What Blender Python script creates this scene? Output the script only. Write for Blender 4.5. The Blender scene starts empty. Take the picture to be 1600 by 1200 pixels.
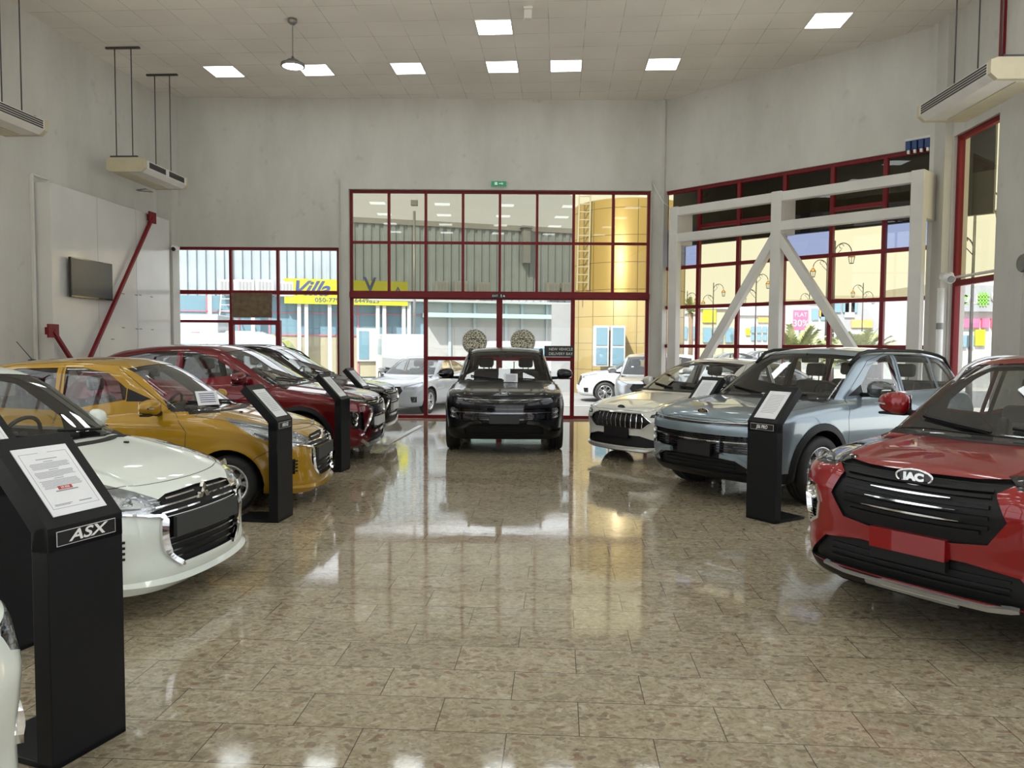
import bpy, bmesh, math, random
import numpy as np
from mathutils import Vector, Matrix
random.seed(7)
R = math.radians
SC = bpy.context.scene
COL = SC.collection

# ------------------------------------------------------------------ materials
MATS = {}
def nmat(name):
    m = bpy.data.materials.new(name); m.use_nodes = True
    nt = m.node_tree; nt.nodes.clear()
    out = nt.nodes.new('ShaderNodeOutputMaterial')
    MATS[name] = m
    return m, nt, out
def N(nt, typ, **kw):
    n = nt.nodes.new(typ)
    for k, v in kw.items():
        if k in n.inputs.keys() if hasattr(n.inputs, 'keys') else False:
            n.inputs[k].default_value = v
        else:
            setattr(n, k, v)
    return n
def pbr(name, col, rough=.5, metal=0., coat=0., spec=.5, emit=None, es=0., noise=None, coat_rough=.03, bump=None):
    """principled material; noise=(scale, amount) varies the colour, bump=(scale, strength)"""
    m, nt, out = nmat(name)
    b = nt.nodes.new('ShaderNodeBsdfPrincipled')
    c = (col[0], col[1], col[2], 1)
    b.inputs['Base Color'].default_value = c
    b.inputs['Roughness'].default_value = rough
    b.inputs['Metallic'].default_value = metal
    b.inputs['Coat Weight'].default_value = coat
    b.inputs['Coat Roughness'].default_value = coat_rough
    b.inputs['Specular IOR Level'].default_value = spec
    if emit:
        b.inputs['Emission Color'].default_value = (*emit, 1)
        b.inputs['Emission Strength'].default_value = es
    tc = nt.nodes.new('ShaderNodeTexCoord')
    sc, am = noise if noise else (7., .04)
    no = nt.nodes.new('ShaderNodeTexNoise'); no.inputs['Scale'].default_value = sc
    no.inputs['Detail'].default_value = 4
    nt.links.new(tc.outputs['Object'], no.inputs['Vector'])
    mr = nt.nodes.new('ShaderNodeMapRange')
    mr.inputs['From Min'].default_value = .3; mr.inputs['From Max'].default_value = .7
    mr.inputs['To Min'].default_value = 1 - am; mr.inputs['To Max'].default_value = 1 + am
    nt.links.new(no.outputs['Fac'], mr.inputs['Value'])
    mx = nt.nodes.new('ShaderNodeVectorMath'); mx.operation = 'SCALE'
    mx.inputs[0].default_value = col[:3]
    nt.links.new(mr.outputs['Result'], mx.inputs['Scale'])
    nt.links.new(mx.outputs['Vector'], b.inputs['Base Color'])
    if bump:
        n2 = nt.nodes.new('ShaderNodeTexNoise'); n2.inputs['Scale'].default_value = bump[0]
        nt.links.new(tc.outputs['Object'], n2.inputs['Vector'])
        bp = nt.nodes.new('ShaderNodeBump'); bp.inputs['Strength'].default_value = bump[1]
        bp.inputs['Distance'].default_value = .01
        nt.links.new(n2.outputs['Fac'], bp.inputs['Height'])
        nt.links.new(bp.outputs['Normal'], b.inputs['Normal'])
    nt.links.new(b.outputs['BSDF'], out.inputs['Surface'])
    return m
def glass(name, tint, refl=1.0, ior=1.45, rough=0., body=None):
    """thin pane: tinted transmission under a fresnel mirror layer"""
    m, nt, out = nmat(name)
    t = nt.nodes.new('ShaderNodeBsdfTransparent'); t.inputs['Color'].default_value = (*tint, 1)
    g = nt.nodes.new('ShaderNodeBsdfGlossy'); g.inputs['Roughness'].default_value = rough
    fr = nt.nodes.new('ShaderNodeFresnel'); fr.inputs['IOR'].default_value = ior
    # a pane reflects the same from both of its sides
    ge = nt.nodes.new('ShaderNodeNewGeometry'); mr = nt.nodes.new('ShaderNodeMapRange'); mr.inputs['To Min'].default_value = ior; mr.inputs['To Max'].default_value = 1 / ior
    nt.links.new(ge.outputs['Backfacing'], mr.inputs['Value']); nt.links.new(mr.outputs[0], fr.inputs['IOR'])
    mu = nt.nodes.new('ShaderNodeMath'); mu.operation = 'MULTIPLY'; mu.use_clamp = True
    mu.inputs[1].default_value = refl
    mx = nt.nodes.new('ShaderNodeMixShader')
    nt.links.new(fr.outputs['Fac'], mu.inputs[0]); nt.links.new(mu.outputs[0], mx.inputs['Fac'])
    last = t
    if body:
        d = nt.nodes.new('ShaderNodeBsdfDiffuse'); d.inputs['Color'].default_value = (*body[0], 1)
        m2 = nt.nodes.new('ShaderNodeMixShader'); m2.inputs['Fac'].default_value = body[1]
        nt.links.new(t.outputs[0], m2.inputs[1]); nt.links.new(d.outputs[0], m2.inputs[2]); last = m2
    nt.links.new(last.outputs[0], mx.inputs[1]); nt.links.new(g.outputs[0], mx.inputs[2])
    nt.links.new(mx.outputs[0], out.inputs['Surface'])
    return m
def emis(name, col, st):
    m, nt, out = nmat(name)
    e = nt.nodes.new('ShaderNodeEmission'); e.inputs['Color'].default_value = (*col, 1); e.inputs['Strength'].default_value = st
    nt.links.new(e.outputs[0], out.inputs['Surface'])
    return m
def paint(name, col, metal=0., rough=.3, coat=1.):
    m, nt, out = nmat(name)
    b = nt.nodes.new('ShaderNodeBsdfPrincipled')
    b.inputs['Base Color'].default_value = (*col, 1)
    b.inputs['Metallic'].default_value = metal; b.inputs['Roughness'].default_value = rough
    b.inputs['Coat Weight'].default_value = coat; b.inputs['Coat Roughness'].default_value = .015; b.inputs['Coat IOR'].default_value = 1.5; b.inputs['Specular IOR Level'].default_value = .2
    tc = nt.nodes.new('ShaderNodeTexCoord'); v = nt.nodes.new('ShaderNodeTexVoronoi'); v.inputs['Scale'].default_value = 900
    nt.links.new(tc.outputs['Object'], v.inputs['Vector'])
    mr = nt.nodes.new('ShaderNodeMapRange'); mr.inputs['To Min'].default_value = 1 - .25 * metal; mr.inputs['To Max'].default_value = 1 + .25 * metal
    nt.links.new(v.outputs['Distance'], mr.inputs['Value'])
    mx = nt.nodes.new('ShaderNodeVectorMath'); mx.operation = 'SCALE'; mx.inputs[0].default_value = col
    nt.links.new(mr.outputs['Result'], mx.inputs['Scale']); nt.links.new(mx.outputs['Vector'], b.inputs['Base Color'])
    nt.links.new(b.outputs['BSDF'], out.inputs['Surface'])
    return m

# ------------------------------------------------------------------ mesh helpers
def tag(o, label=None, cat=None, group=None, kind=None):
    if label: o['label'] = label
    if cat: o['category'] = cat
    if group: o['group'] = group
    if kind: o['kind'] = kind
    return o
def empty(name, loc=(0, 0, 0), rz=0., label=None, cat=None, group=None, parent=None):
    o = bpy.data.objects.new(name, None); COL.objects.link(o)
    o.location = loc; o.rotation_euler = (0, 0, rz); o.empty_display_size = .1
    if parent: o.parent = parent
    return tag(o, label, cat, group)
def link_mesh(name, me, parent=None, mat=None):
    o = bpy.data.objects.new(name, me); COL.objects.link(o)
    if parent is not None: o.parent = parent
    if mat is not None:
        for m in (mat if isinstance(mat, (list, tuple)) else [mat]): me.materials.append(m if not isinstance(m, str) else MATS[m])
    return o
class MB:
    """collects shapes in one bmesh"""
    def __init__(s): s.bm = bmesh.new(); s.mi = 0
    def _f(s, vs, smooth=False):
        try:
            f = s.bm.faces.new(vs); f.material_index = s.mi; f.smooth = smooth; return f
        except ValueError: return None
    def box(s, c, d, bev=0., M=None, seg=2):
        x, y, z = (d[0] / 2, d[1] / 2, d[2] / 2)
        co = [(-x,-y,-z),(x,-y,-z),(x,y,-z),(-x,y,-z),(-x,-y,z),(x,-y,z),(x,y,z),(-x,y,z)]
        vs = [s.bm.verts.new(p) for p in co]
        fs = [s._f([vs[i] for i in q]) for q in ((0,3,2,1),(4,5,6,7),(0,1,5,4),(1,2,6,5),(2,3,7,6),(3,0,4,7))]
        if bev > 0:
            es = set(e for f in fs for e in f.edges)
            r = bmesh.ops.bevel(s.bm, geom=list(es), offset=bev, segments=seg, affect='EDGES', profile=.5)
            vs = list(set(v for f in r['faces'] for v in f.verts) | set(v for v in vs if v.is_valid))
            for f in r['faces']: f.smooth = False
        T = Matrix.Translation(c)
        if M is not None: T = T @ M.to_4x4()
        for v in vs:
            if v.is_valid: v.co = T @ v.co
        return s
    def b2(s, p0, p1, bev=0.):
        p0 = Vector(p0); p1 = Vector(p1)
        return s.box((p0 + p1) / 2, tuple(abs(a) for a in (p1 - p0)), bev)
    def bar(s, a, b, w, h, up=(0, 0, 1), bev=0.):
        a = Vector(a); b = Vector(b); d = b - a; L = d.length; d.normalize()
        u = Vector(up); sd = d.cross(u)
        if sd.length < 1e-4: sd = d.cross(Vector((1, 0, 0)))
        sd.normalize(); u = sd.cross(d)
        M = Matrix((sd, d, u)).transposed()
        return s.box((a + b) / 2, (w, L, h), bev, M)
    def tube(s, pts, r, n=8, closed=False, caps=True):
        pts = [Vector(p) for p in pts]; rings = []; prev = None; m = len(pts)
        for i, p in enumerate(pts):
            a = pts[(i - 1) % m] if (closed or i > 0) else p
            b = pts[(i + 1) % m] if (closed or i < m - 1) else p
            t = (b - a).normalized()
            if prev is None:
                u = t.cross(Vector((0, 0, 1)));
                if u.length < 1e-3: u = t.cross(Vector((1, 0, 0)))
            else: u = prev - t * prev.dot(t)
            u.normalize(); prev = u; v = t.cross(u)
            rr = r[i] if isinstance(r, (list, tuple)) else r
            rings.append([s.bm.verts.new(p + (u * math.cos(2 * math.pi * k / n) + v * math.sin(2 * math.pi * k / n)) * rr) for k in range(n)])
        for i in range(m if closed else m - 1):
            A, B = rings[i], rings[(i + 1) % m]
            for k in range(n): s._f((A[k], A[(k + 1) % n], B[(k + 1) % n], B[k]), True)
        if caps and not closed:
            s._f(list(reversed(rings[0]))); s._f(rings[-1])
        return s
    def lathe(s, prof, n=24, M=None, smooth=True, ang=2 * math.pi):
        """prof list of (r, z); around Z"""
        M = M or Matrix.Identity(4); rings = []
        full = abs(ang - 2 * math.pi) < 1e-6; cnt = n if full else n + 1
        for r, z in prof:
            if r < 1e-6: rings.append([s.bm.verts.new(M @ Vector((0, 0, z)))])
            else: rings.append([s.bm.verts.new(M @ Vector((r * math.cos(ang * k / n), r * math.sin(ang * k / n), z))) for k in range(cnt)])
        for A, B in zip(rings, rings[1:]):
            for k in range(n):
                k2 = (k + 1) % cnt
                if len(A) == 1 and len(B) == 1: continue
                if len(A) == 1: s._f((A[0], B[k2], B[k]), smooth)
                elif len(B) == 1: s._f((A[k], A[k2], B[0]), smooth)
                else: s._f((A[k], A[k2], B[k2], B[k]), smooth)
        return s
    def prism(s, poly, h0, h1, M=None):
        """2D polygon extruded between h0 and h1 along local z"""
        M = M or Matrix.Identity(4)
        a = [s.bm.verts.new(M @ Vector((x, y, h0))) for x, y in poly]
        b = [s.bm.verts.new(M @ Vector((x, y, h1))) for x, y in poly]
        s._f(list(reversed(a))); s._f(b); n = len(poly)
        for i in range(n): s._f((a[i], a[(i + 1) % n], b[(i + 1) % n], b[i]))
        return s
    def quad(s, *ps): s._f([s.bm.verts.new(p) for p in ps]); return s
    def sphere(s, c, r, u=16, v=10, sc=(1, 1, 1)):
        M = Matrix.Translation(c) @ Matrix.Diagonal((*sc, 1))
        return s.lathe([(r * math.sin(math.pi * k / v), -r * math.cos(math.pi * k / v)) for k in range(v + 1)], u, M)
    def build(s, name, mat, parent=None, recalc=True):
        if recalc: bmesh.ops.recalc_face_normals(s.bm, faces=s.bm.faces)
        me = bpy.data.meshes.new(name); s.bm.to_mesh(me); s.bm.free()
        return link_mesh(name, me, parent, mat)
def text_mesh(name, body, size, M, mat, parent=None, ext=.002, align='CENTER', shear=0., sx=1., bold=0.):
    c = bpy.data.curves.new(name, 'FONT'); c.body = body; c.size = size; c.extrude = ext; c.align_x = align; c.align_y = 'CENTER'
    c.shear = shear; c.offset = bold
    tmp = bpy.data.objects.new(name, c); COL.objects.link(tmp)
    dg = bpy.context.evaluated_depsgraph_get(); dg.update()
    me = bpy.data.meshes.new_from_object(tmp.evaluated_get(dg)); COL.objects.unlink(tmp); bpy.data.objects.remove(tmp)
    me.transform(M @ Matrix.Diagonal((sx, 1, 1, 1))); me.name = name
    me.materials.clear()
    return link_mesh(name, me, parent, mat)
def frameM(o, x, y):
    """matrix with origin o, local x and y axes"""
    x = Vector(x).normalized(); y = Vector(y); y = (y - x * y.dot(x)).normalized(); z = x.cross(y)
    M = Matrix((x, y, z)).transposed().to_4x4(); M.translation = Vector(o); return M
def copy_tree(o, parent=None):
    c = o.copy(); COL.objects.link(c); c.parent = parent
    for ch in list(o.children): copy_tree(ch, c)
    return c

# ------------------------------------------------------------------ camera
FPX = 1190.; CAMZ = 1.6; PITCH = math.atan(60 / FPX); ROLL = .006
cam_d = bpy.data.cameras.new('camera'); cam = bpy.data.objects.new('camera', cam_d); COL.objects.link(cam)
cam_d.sensor_width = 36; cam_d.sensor_fit = 'HORIZONTAL'; cam_d.lens = FPX / 1600 * 36; cam_d.clip_start = .05; cam_d.clip_end = 500
Rcam = Matrix.Rotation(math.pi / 2 - PITCH, 4, 'X') @ Matrix.Rotation(ROLL, 4, 'Z')
cam.matrix_world = Matrix.Translation((0, 0, CAMZ)) @ Rcam
SC.camera = cam
R3 = Rcam.to_3x3()
def ray(px, py): return R3 @ Vector(((px - 800) / FPX, -(py - 600) / FPX, -1))
def at_y(px, py, Y):
    d = ray(px, py); return Vector((0, 0, CAMZ)) + d * (Y / d.y)
def at_z(px, py, z):
    d = ray(px, py); return Vector((0, 0, CAMZ)) + d * ((z - CAMZ) / d.z)
def at_plane(px, py, o, n):
    d = ray(px, py); o = Vector(o); n = Vector(n); c = Vector((0, 0, CAMZ))
    return c + d * ((o - c).dot(n) / d.dot(n))
def proj(p):
    q = R3.transposed() @ (Vector(p) - Vector((0, 0, CAMZ)))
    return (800 + FPX * q.x / -q.z, 600 - FPX * q.y / -q.z)
# ------------------------------------------------------------------ car bodies: an implicit surface, meshed and then cut into panels
def tab(pts, sm=.05):
    """smooth interpolation table through (x, v) points"""
    p = np.array(sorted(pts), float); x0, x1 = p[0, 0] - 1.5, p[-1, 0] + 1.5
    n = 1600; xs = np.linspace(x0, x1, n)
    xx = np.concatenate(([x0], p[:, 0], [x1]))
    s0 = (p[1, 1] - p[0, 1]) / (p[1, 0] - p[0, 0]); s1 = (p[-1, 1] - p[-2, 1]) / (p[-1, 0] - p[-2, 0])
    vv = np.concatenate(([p[0, 1] - s0 * 1.5], p[:, 1], [p[-1, 1] + s1 * 1.5]))
    v = np.interp(xs, xx, vv)
    h = (x1 - x0) / (n - 1); k = int(max(1, round(sm / h))) * 3
    ker = np.exp(-.5 * (np.arange(-k, k + 1) * h / sm) ** 2); ker /= ker.sum()
    vp = np.concatenate((v[0] + (np.arange(-k, 0)) * (v[1] - v[0]), v, v[-1] + np.arange(1, k + 1) * (v[-1] - v[-2])))
    v = np.convolve(vp, ker, 'valid')
    return lambda q: np.interp(q, xs, v)
def smax(a, b, k):
    h = np.maximum(k - np.abs(a - b), 0) / k; return np.maximum(a, b) + h * h * k * .25
def smin(a, b, k): return -smax(-a, -b, k)

class Car:
    """xn = distance behind the nose, y = to the car's left, z up. World-local x = L/2 - xn."""
    def __init__(s, P, cell=.03):
        s.P = P; s.L = P['L']; s.W = P['W'] / 2; s.H = P['H']; s.cell = cell
        s.tt = {k: tab(P[k], P.get('sm_' + k, d)) for k, d in (('top', .05), ('front', .02), ('rear', .04), ('wz', .03), ('wx', .15), ('roof', .12), ('ws', .04), ('rg', .05), ('bot', .06))}
        s.axf = P['fo']; s.axr = P['fo'] + P['wb']; s.wr = P['wr']
        s.wy = P.get('wy', s.W - .115)
        s.mesh()
    def F(s, p):
        P = s.P; t = s.tt; x = p[..., 0]; y = np.abs(p[..., 1]); z = p[..., 2]; W = s.W; yr = y / W
        ra = s.wr + .06; fl = P.get('flare', .015)
        rf = np.minimum(np.hypot(x - s.axf, z - s.wr), np.hypot(x - s.axr, z - s.wr))
        flare = fl * np.where(rf < ra, 1., np.exp(-((rf - ra) / .05) ** 2))
        yc = P.get('crease_y', .5)
        top = t['top'](x) - P.get('crown', .05) * np.clip(yr, 0, 1.2) ** 2.2 + P.get('crease', .006) * np.exp(-((y - yc) / .05) ** 2)
        f1 = (z - top) * .97
        f2 = y - (t['wz'](z) - t['wx'](x) + flare)
        f3 = t['front'](z) + P.get('cf', .3) * yr ** P.get('pf', 2.6) - x
        f4 = x - (s.L - t['rear'](z) - P.get('cr', .22) * yr ** 2.8)
        f5 = t['bot'](x) - z
        a = smax(f2, f3, P.get('kc', .22)); a = smax(a, f4, .2); a = smax(a, f1, P.get('kt', .07)); low = smax(a, f5, .05)
        tw = P['tumble']
        g2 = (y - (P['gw'] - (z - P['belt']) * tw - P.get('gtf', .05) * np.clip((P['ws'][0][1] + 1.0 - x), 0, 1) ** 2 - P.get('gtr', .10) * np.clip((x - (s.L - 1.5)) / 1.2, 0, 1.3) ** 2)) * .95
        rw = P['gw'] - (s.H - P['belt']) * tw
        g1 = z - (t['roof'](x) - P.get('rcrown', .045) * (y / rw) ** 2)
        wsl = P.get('wslope', .5); g3 = (t['ws'](z) + P.get('cw', .22) * y * y - x) * wsl
        g4 = (x - (t['rg'](z) - .16 * y * y)) * P.get('rslope', .6)
        g = smax(g2, g3, P.get('kp', .10)); g = smax(g, g4, .12); g = smax(g, g1, .12); g = smax(g, P['belt'] - .22 - z, .05)
        return smin(low, g, .035)
    def grad(s, p, e=1.5e-3):
        g = np.empty_like(p)
        for i in range(3):
            d = np.zeros(3); d[i] = e; g[..., i] = (s.F(p + d) - s.F(p - d)) / (2 * e)
        return g
    def nrm(s, p):
        g = s.grad(p); return g / (np.linalg.norm(g, axis=-1, keepdims=True) + 1e-9)
    def mesh(s):
        c = s.cell; lo = np.array([-.12, -(s.W + .12), .02]); hi = np.array([s.L + .12, s.W + .12, s.H + .1])
        ny = int(math.ceil((hi[1] - lo[1]) / c)); lo[1] = -ny * c / 2
        n = [int((hi[0] - lo[0]) / c) + 1, ny + 1, int((hi[2] - lo[2]) / c) + 1]
        X, Y, Z = np.meshgrid(*[lo[i] + np.arange(n[i]) * c for i in range(3)], indexing='ij')
        V = s.F(np.stack([X, Y, Z], -1)); S = V < 0
        cs = tuple(k - 1 for k in n); cnt = np.zeros(cs); acc = np.zeros(cs + (3,))
        G = np.stack(np.meshgrid(*[np.arange(k) for k in cs], indexing='ij'), -1).astype(float)
        def corner(A, o): return A[o[0]:o[0] + cs[0], o[1]:o[1] + cs[1], o[2]:o[2] + cs[2]]
        for ax in range(3):
            for a in (0, 1):
                for b in (0, 1):
                    o = [0, 0, 0]; others = [i for i in range(3) if i != ax]; o[others[0]] = a; o[others[1]] = b
                    o2 = list(o); o2[ax] = 1
                    v0 = corner(V, o); v1 = corner(V, o2); m = (v0 < 0) != (v1 < 0)
                    t = np.where(m, v0 / np.where(m, v0 - v1, 1), 0)
                    pos = G + np.array(o); pos = pos.copy(); pos[..., ax] += t
                    cnt += m; acc += pos * m[..., None]
        act = cnt > 0; idx = -np.ones(cs, int); idx[act] = np.arange(act.sum())
        P = acc[act] / cnt[act][:, None] * c + lo
        for _ in range(4):
            f = s.F(P); g = s.grad(P); P = P - np.clip(f / ((g * g).sum(-1) + 1e-6), -c, c)[:, None] * g
        quads = []
        for ax in range(3):
            o1, o2 = [i for i in range(3) if i != ax]
            sl = [slice(1, k - 1) for k in n]; sl[ax] = slice(0, n[ax] - 1)
            A = S[tuple(sl)]; s2 = list(sl); s2[ax] = slice(1, n[ax]); B = S[tuple(s2)]
            ii = np.argwhere(A != B); base = ii + 1; base[:, ax] = ii[:, ax]
            inside = A[tuple(ii.T)]
            def cid(d1, d2):
                q = base.copy(); q[:, o1] -= d1; q[:, o2] -= d2; return idx[q[:, 0], q[:, 1], q[:, 2]]
            q = np.stack([cid(1, 1), cid(0, 1), cid(0, 0), cid(1, 0)], 1)
            flip = inside ^ (ax == 1); q[~flip] = q[~flip][:, ::-1]
            quads.append(q)
        Q = np.concatenate(quads)
        me = bpy.data.meshes.new('t'); me.from_pydata(P.tolist(), [], Q.tolist())
        s.bm = bmesh.new(); s.bm.from_mesh(me); bpy.data.meshes.remove(me)
        s.bm.normal_update(); s.bm.faces.ensure_lookup_table(); F_ = list(s.bm.faces)[::37]
        cc = np.array([f.calc_center_median()[:] for f in F_]); nn = np.array([f.normal[:] for f in F_]); dt = (nn * s.nrm(cc)).sum(1)
        print('ORIENT', (dt > 0).mean())
        s.lay = s.bm.faces.layers.int.new('part'); s.parts = ['body']; s.opts = {0: {}}
    # -------- projections
    def view(s, v):
        """in-plane axes and facing direction, in (xn, y, z)"""
        if v == 'F': return (0, 1, 0), (0, 0, 1), (-1, 0, 0)
        if v == 'B': return (0, 1, 0), (0, 0, 1), (1, 0, 0)
        if v in 'LR':
            return (1, 0, 0), (0, 0, 1), (0, 1 if v == 'L' else -1, 0)
        if v == 'T': return (1, 0, 0), (0, 1, 0), (0, 0, 1)
        sg = 1 if v[1] == 'L' else -1; a = R(float(v[2:]) if len(v) > 2 else 45)
        return (math.sin(a), sg * math.cos(a), 0), (0, 0, 1), (-math.cos(a), sg * math.sin(a), 0)
    def cut(s, part, v, poly, opt=None, xr=None, thr=.15, fill=None, only=None, keepin=None):
        """cut poly (3D points, projected along the view) out of the body and give it to part"""
        bm = s.bm; u, w, f = [Vector(a) for a in s.view(v)]
        pl = [(Vector(p).dot(u), Vector(p).dot(w)) for p in poly]
        if part not in s.parts: s.parts.append(part); s.opts[len(s.parts) - 1] = opt or {}
        pi = s.parts.index(part); n = len(pl)
        x0 = min(p[0] for p in pl) - .1; x1 = max(p[0] for p in pl) + .1; z0 = min(p[1] for p in pl) - .1; z1 = max(p[1] for p in pl) + .1
        def sel():
            r = []
            for fc in bm.faces:
                if fc.normal.dot(f) < thr: continue
                c = fc.calc_center_median(); a = c.dot(u)
                if a < x0 or a > x1: continue
                b = c.dot(w)
                if b < z0 or b > z1: continue
                if xr and not (xr[0] < c.x < xr[1]): continue
                if v in ('F',) and not xr and c.x > s.L * .5: continue
                if only is not None and s.parts[fc[s.lay]] not in only: continue
                r.append((fc, a, b))
            return r
        bm.normal_update(); cand = sel()
        for i in range(n):
            a = Vector(pl[i]); b = Vector(pl[(i + 1) % n]); d = b - a; Ln = d.length
            if Ln < 1e-5: continue
            d /= Ln; nn = Vector((-d.y, d.x)); fs = []
            mg = s.cell * 1.3
            for fc, ca, cb in cand:
                q = Vector((ca, cb)) - a; tpar = q.dot(d)
                if -mg < tpar < Ln + mg and abs(q.dot(nn)) < mg: fs.append(fc)
            if not fs: continue
            no = u * nn.x + w * nn.y; geom = set(fs)
            for fc in fs: geom.update(fc.edges); geom.update(fc.verts)
            co = u * a.x / u.dot(u) + w * a.y
            before = set(fs)
            r = bmesh.ops.bisect_plane(bm, geom=list(geom), dist=1e-5, plane_co=co, plane_no=no)
            bm.normal_update() if False else None
            new = [g for g in r['geom'] if isinstance(g, bmesh.types.BMFace)]
            known = set(id(c[0]) for c in cand)
            cs2 = []
            newset = set(new)
            for c in cand:
                if c[0].is_valid and c[0] not in newset: cs2.append(c)
            for fc in newset:
                cc = fc.calc_center_median(); cs2.append((fc, cc.dot(u), cc.dot(w)))
            cand = cs2
        k = 0
        for fc, a, b in cand:
            if not fc.is_valid: continue
            cc = fc.calc_center_median(); a = cc.dot(u); b = cc.dot(w)
            ins = False; j = n - 1
            for i in range(n):
                xi, yi = pl[i]; xj, yj = pl[j]
                if ((yi > b) != (yj > b)) and (a < (xj - xi) * (b - yi) / (yj - yi) + xi): ins = not ins
                j = i
            if ins: fc[s.lay] = pi; k += 1
        return k
    def surf(s, v, pts):
        """points on the surface under 3D guide points, and normals"""
        u, w, f = [np.array(a, float) for a in s.view(v)]; pts = np.array(pts, float)
        # slide along the facing direction: start outside and march in
        base = pts - np.outer(pts @ f, f)
        # reference outside distance
        lim = {'F': .15, 'B': s.L + .15, 'L': s.W + .15, 'R': s.W + .15, 'T': s.H + .15}.get(v, 1.4)
        end = {'F': -s.L * .6, 'B': s.L * .5, 'T': 0.1}.get(v, -.2 if v in 'LR' else -2.2)
        ts = np.linspace(lim, end, 260); out = np.zeros(len(pts)); done = np.zeros(len(pts), bool); prev = np.full(len(pts), ts[0])
        A = np.stack([base + t * f for t in ts]); V = s.F(A)
        hit = V < 0; first = np.argmax(hit, 0); ok = hit.any(0); first = np.where(ok & (first > 0), first, 1)
        a = ts[first - 1]; b = ts[first]
        for _ in range(18):
            m = (a + b) / 2; vv = s.F(base + m[:, None] * f); ins = vv < 0
            b = np.where(ins, m, b); a = np.where(ins, a, m)
        p = base + b[:, None] * f
        p[~ok] = pts[~ok]
        return p, s.nrm(p)
    def loc(s, p):
        p = np.asarray(p, float); q = p.copy(); q[..., 0] = s.L / 2 - p[..., 0]; return q
    def locn(s, n):
        n = np.asarray(n, float).copy(); n[..., 0] *= -1; return n
    def poly(s, pts, closed=False, step=.03):
        """resample a 3D guide polyline"""
        out = []; m = len(pts)
        for i in range(m if closed else m - 1):
            a = np.array(pts[i], float); b = np.array(pts[(i + 1) % m], float); k = max(1, int(np.linalg.norm(b - a) / step))
            out += [a + (b - a) * j / k for j in range(k)]
        if not closed: out.append(np.array(pts[-1], float))
        return out
    def curve(s, pts, n=6, closed=False):
        """catmull-rom through 3D guide points"""
        P = [np.array(p, float) for p in pts]; m = len(P); out = []
        for i in range(m if closed else m - 1):
            p1 = P[i]; p2 = P[(i + 1) % m]; p0 = P[i - 1] if (i > 0 or closed) else 2 * p1 - p2
            p3 = P[(i + 2) % m] if (i + 2 < m or closed) else 2 * p2 - p1
            for j in range(n):
                t = j / n
                out.append(.5 * ((2 * p1) + (-p0 + p2) * t + (2 * p0 - 5 * p1 + 4 * p2 - p3) * t * t + (-p0 + 3 * p1 - 3 * p2 + p3) * t ** 3))
        if not closed: out.append(P[-1])
        return out
    def trim(s, mb, v, pts, w, h0, h1, closed=False, step=.03, smooth=False, taper=False):
        """a strip that lies on the surface: width w, from depth h0 to height h1"""
        g = s.curve(pts, 6, closed) if smooth else s.poly(pts, closed, step)
        p, n = s.surf(v, g); P = s.loc(p); Nn = s.locn(n); m = len(P); rings = []
        for i in range(m):
            a = P[(i - 1) % m] if (closed or i > 0) else P[i]; b = P[(i + 1) % m] if (closed or i < m - 1) else P[i]
            t = b - a; t /= np.linalg.norm(t) + 1e-9; bn = np.cross(t, Nn[i]); bn /= np.linalg.norm(bn) + 1e-9
            ww = w[i * (len(w) - 1) // max(1, m - 1)] if isinstance(w, (list, tuple)) else w
            if taper: ww = ww * max(.15, math.sin(math.pi * (i + .3) / (m - 1 + .6)) ** .5)
            q = [P[i] + bn * ww / 2 + Nn[i] * h0, P[i] + bn * ww * .42 + Nn[i] * h1, P[i] - bn * ww * .42 + Nn[i] * h1, P[i] - bn * ww / 2 + Nn[i] * h0]
            rings.append([mb.bm.verts.new(k) for k in q])
        for i in range(m if closed else m - 1):
            A, B = rings[i], rings[(i + 1) % m]
            for k in range(4): mb._f((A[k], A[(k + 1) % 4], B[(k + 1) % 4], B[k]))
        if not closed: mb._f(rings[0]); mb._f(list(reversed(rings[-1])))
    def mirror_y(s, pts): return [(p[0], -p[1], p[2]) for p in pts]
    # -------- output
    def finish(s, root, matmap, lining='lining'):
        """turn the tagged faces into one mesh object per part"""
        bm = s.bm; bm.verts.ensure_lookup_table(); bm.verts.index_update(); out = {}
        V = np.array([v.co[:] for v in bm.verts]); NN = s.nrm(V); VL = s.loc(V); NL = s.locn(NN)
        groups = {}
        for f in bm.faces: groups.setdefault(f[s.lay], []).append([v.index for v in f.verts][::-1])
        allin = []
        isl = []
        for pi, fl in groups.items():
            if pi == 0 or s.opts[pi].get('delete'): isl.append((pi, fl)); continue
            par = {}
            def find(a):
                while par.setdefault(a, a) != a: par[a] = par[par[a]]; a = par[a]
                return a
            for f in fl:
                r0 = find(f[0])
                for i in f[1:]: par[find(i)] = r0
            g = {}
            for f in fl: g.setdefault(find(f[0]), []).append(f)
            big = [k for k in g if len(g[k]) > 5] or list(g)[:1]
            for k in g:
                if k not in big: groups[0].extend(g[k]) if s.opts[pi].get('mat') is None else g[big[0]].extend(g[k])
            isl += [(pi, g[k]) for k in big]
        isl.sort(key=lambda t: t[0] == 0)
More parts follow.
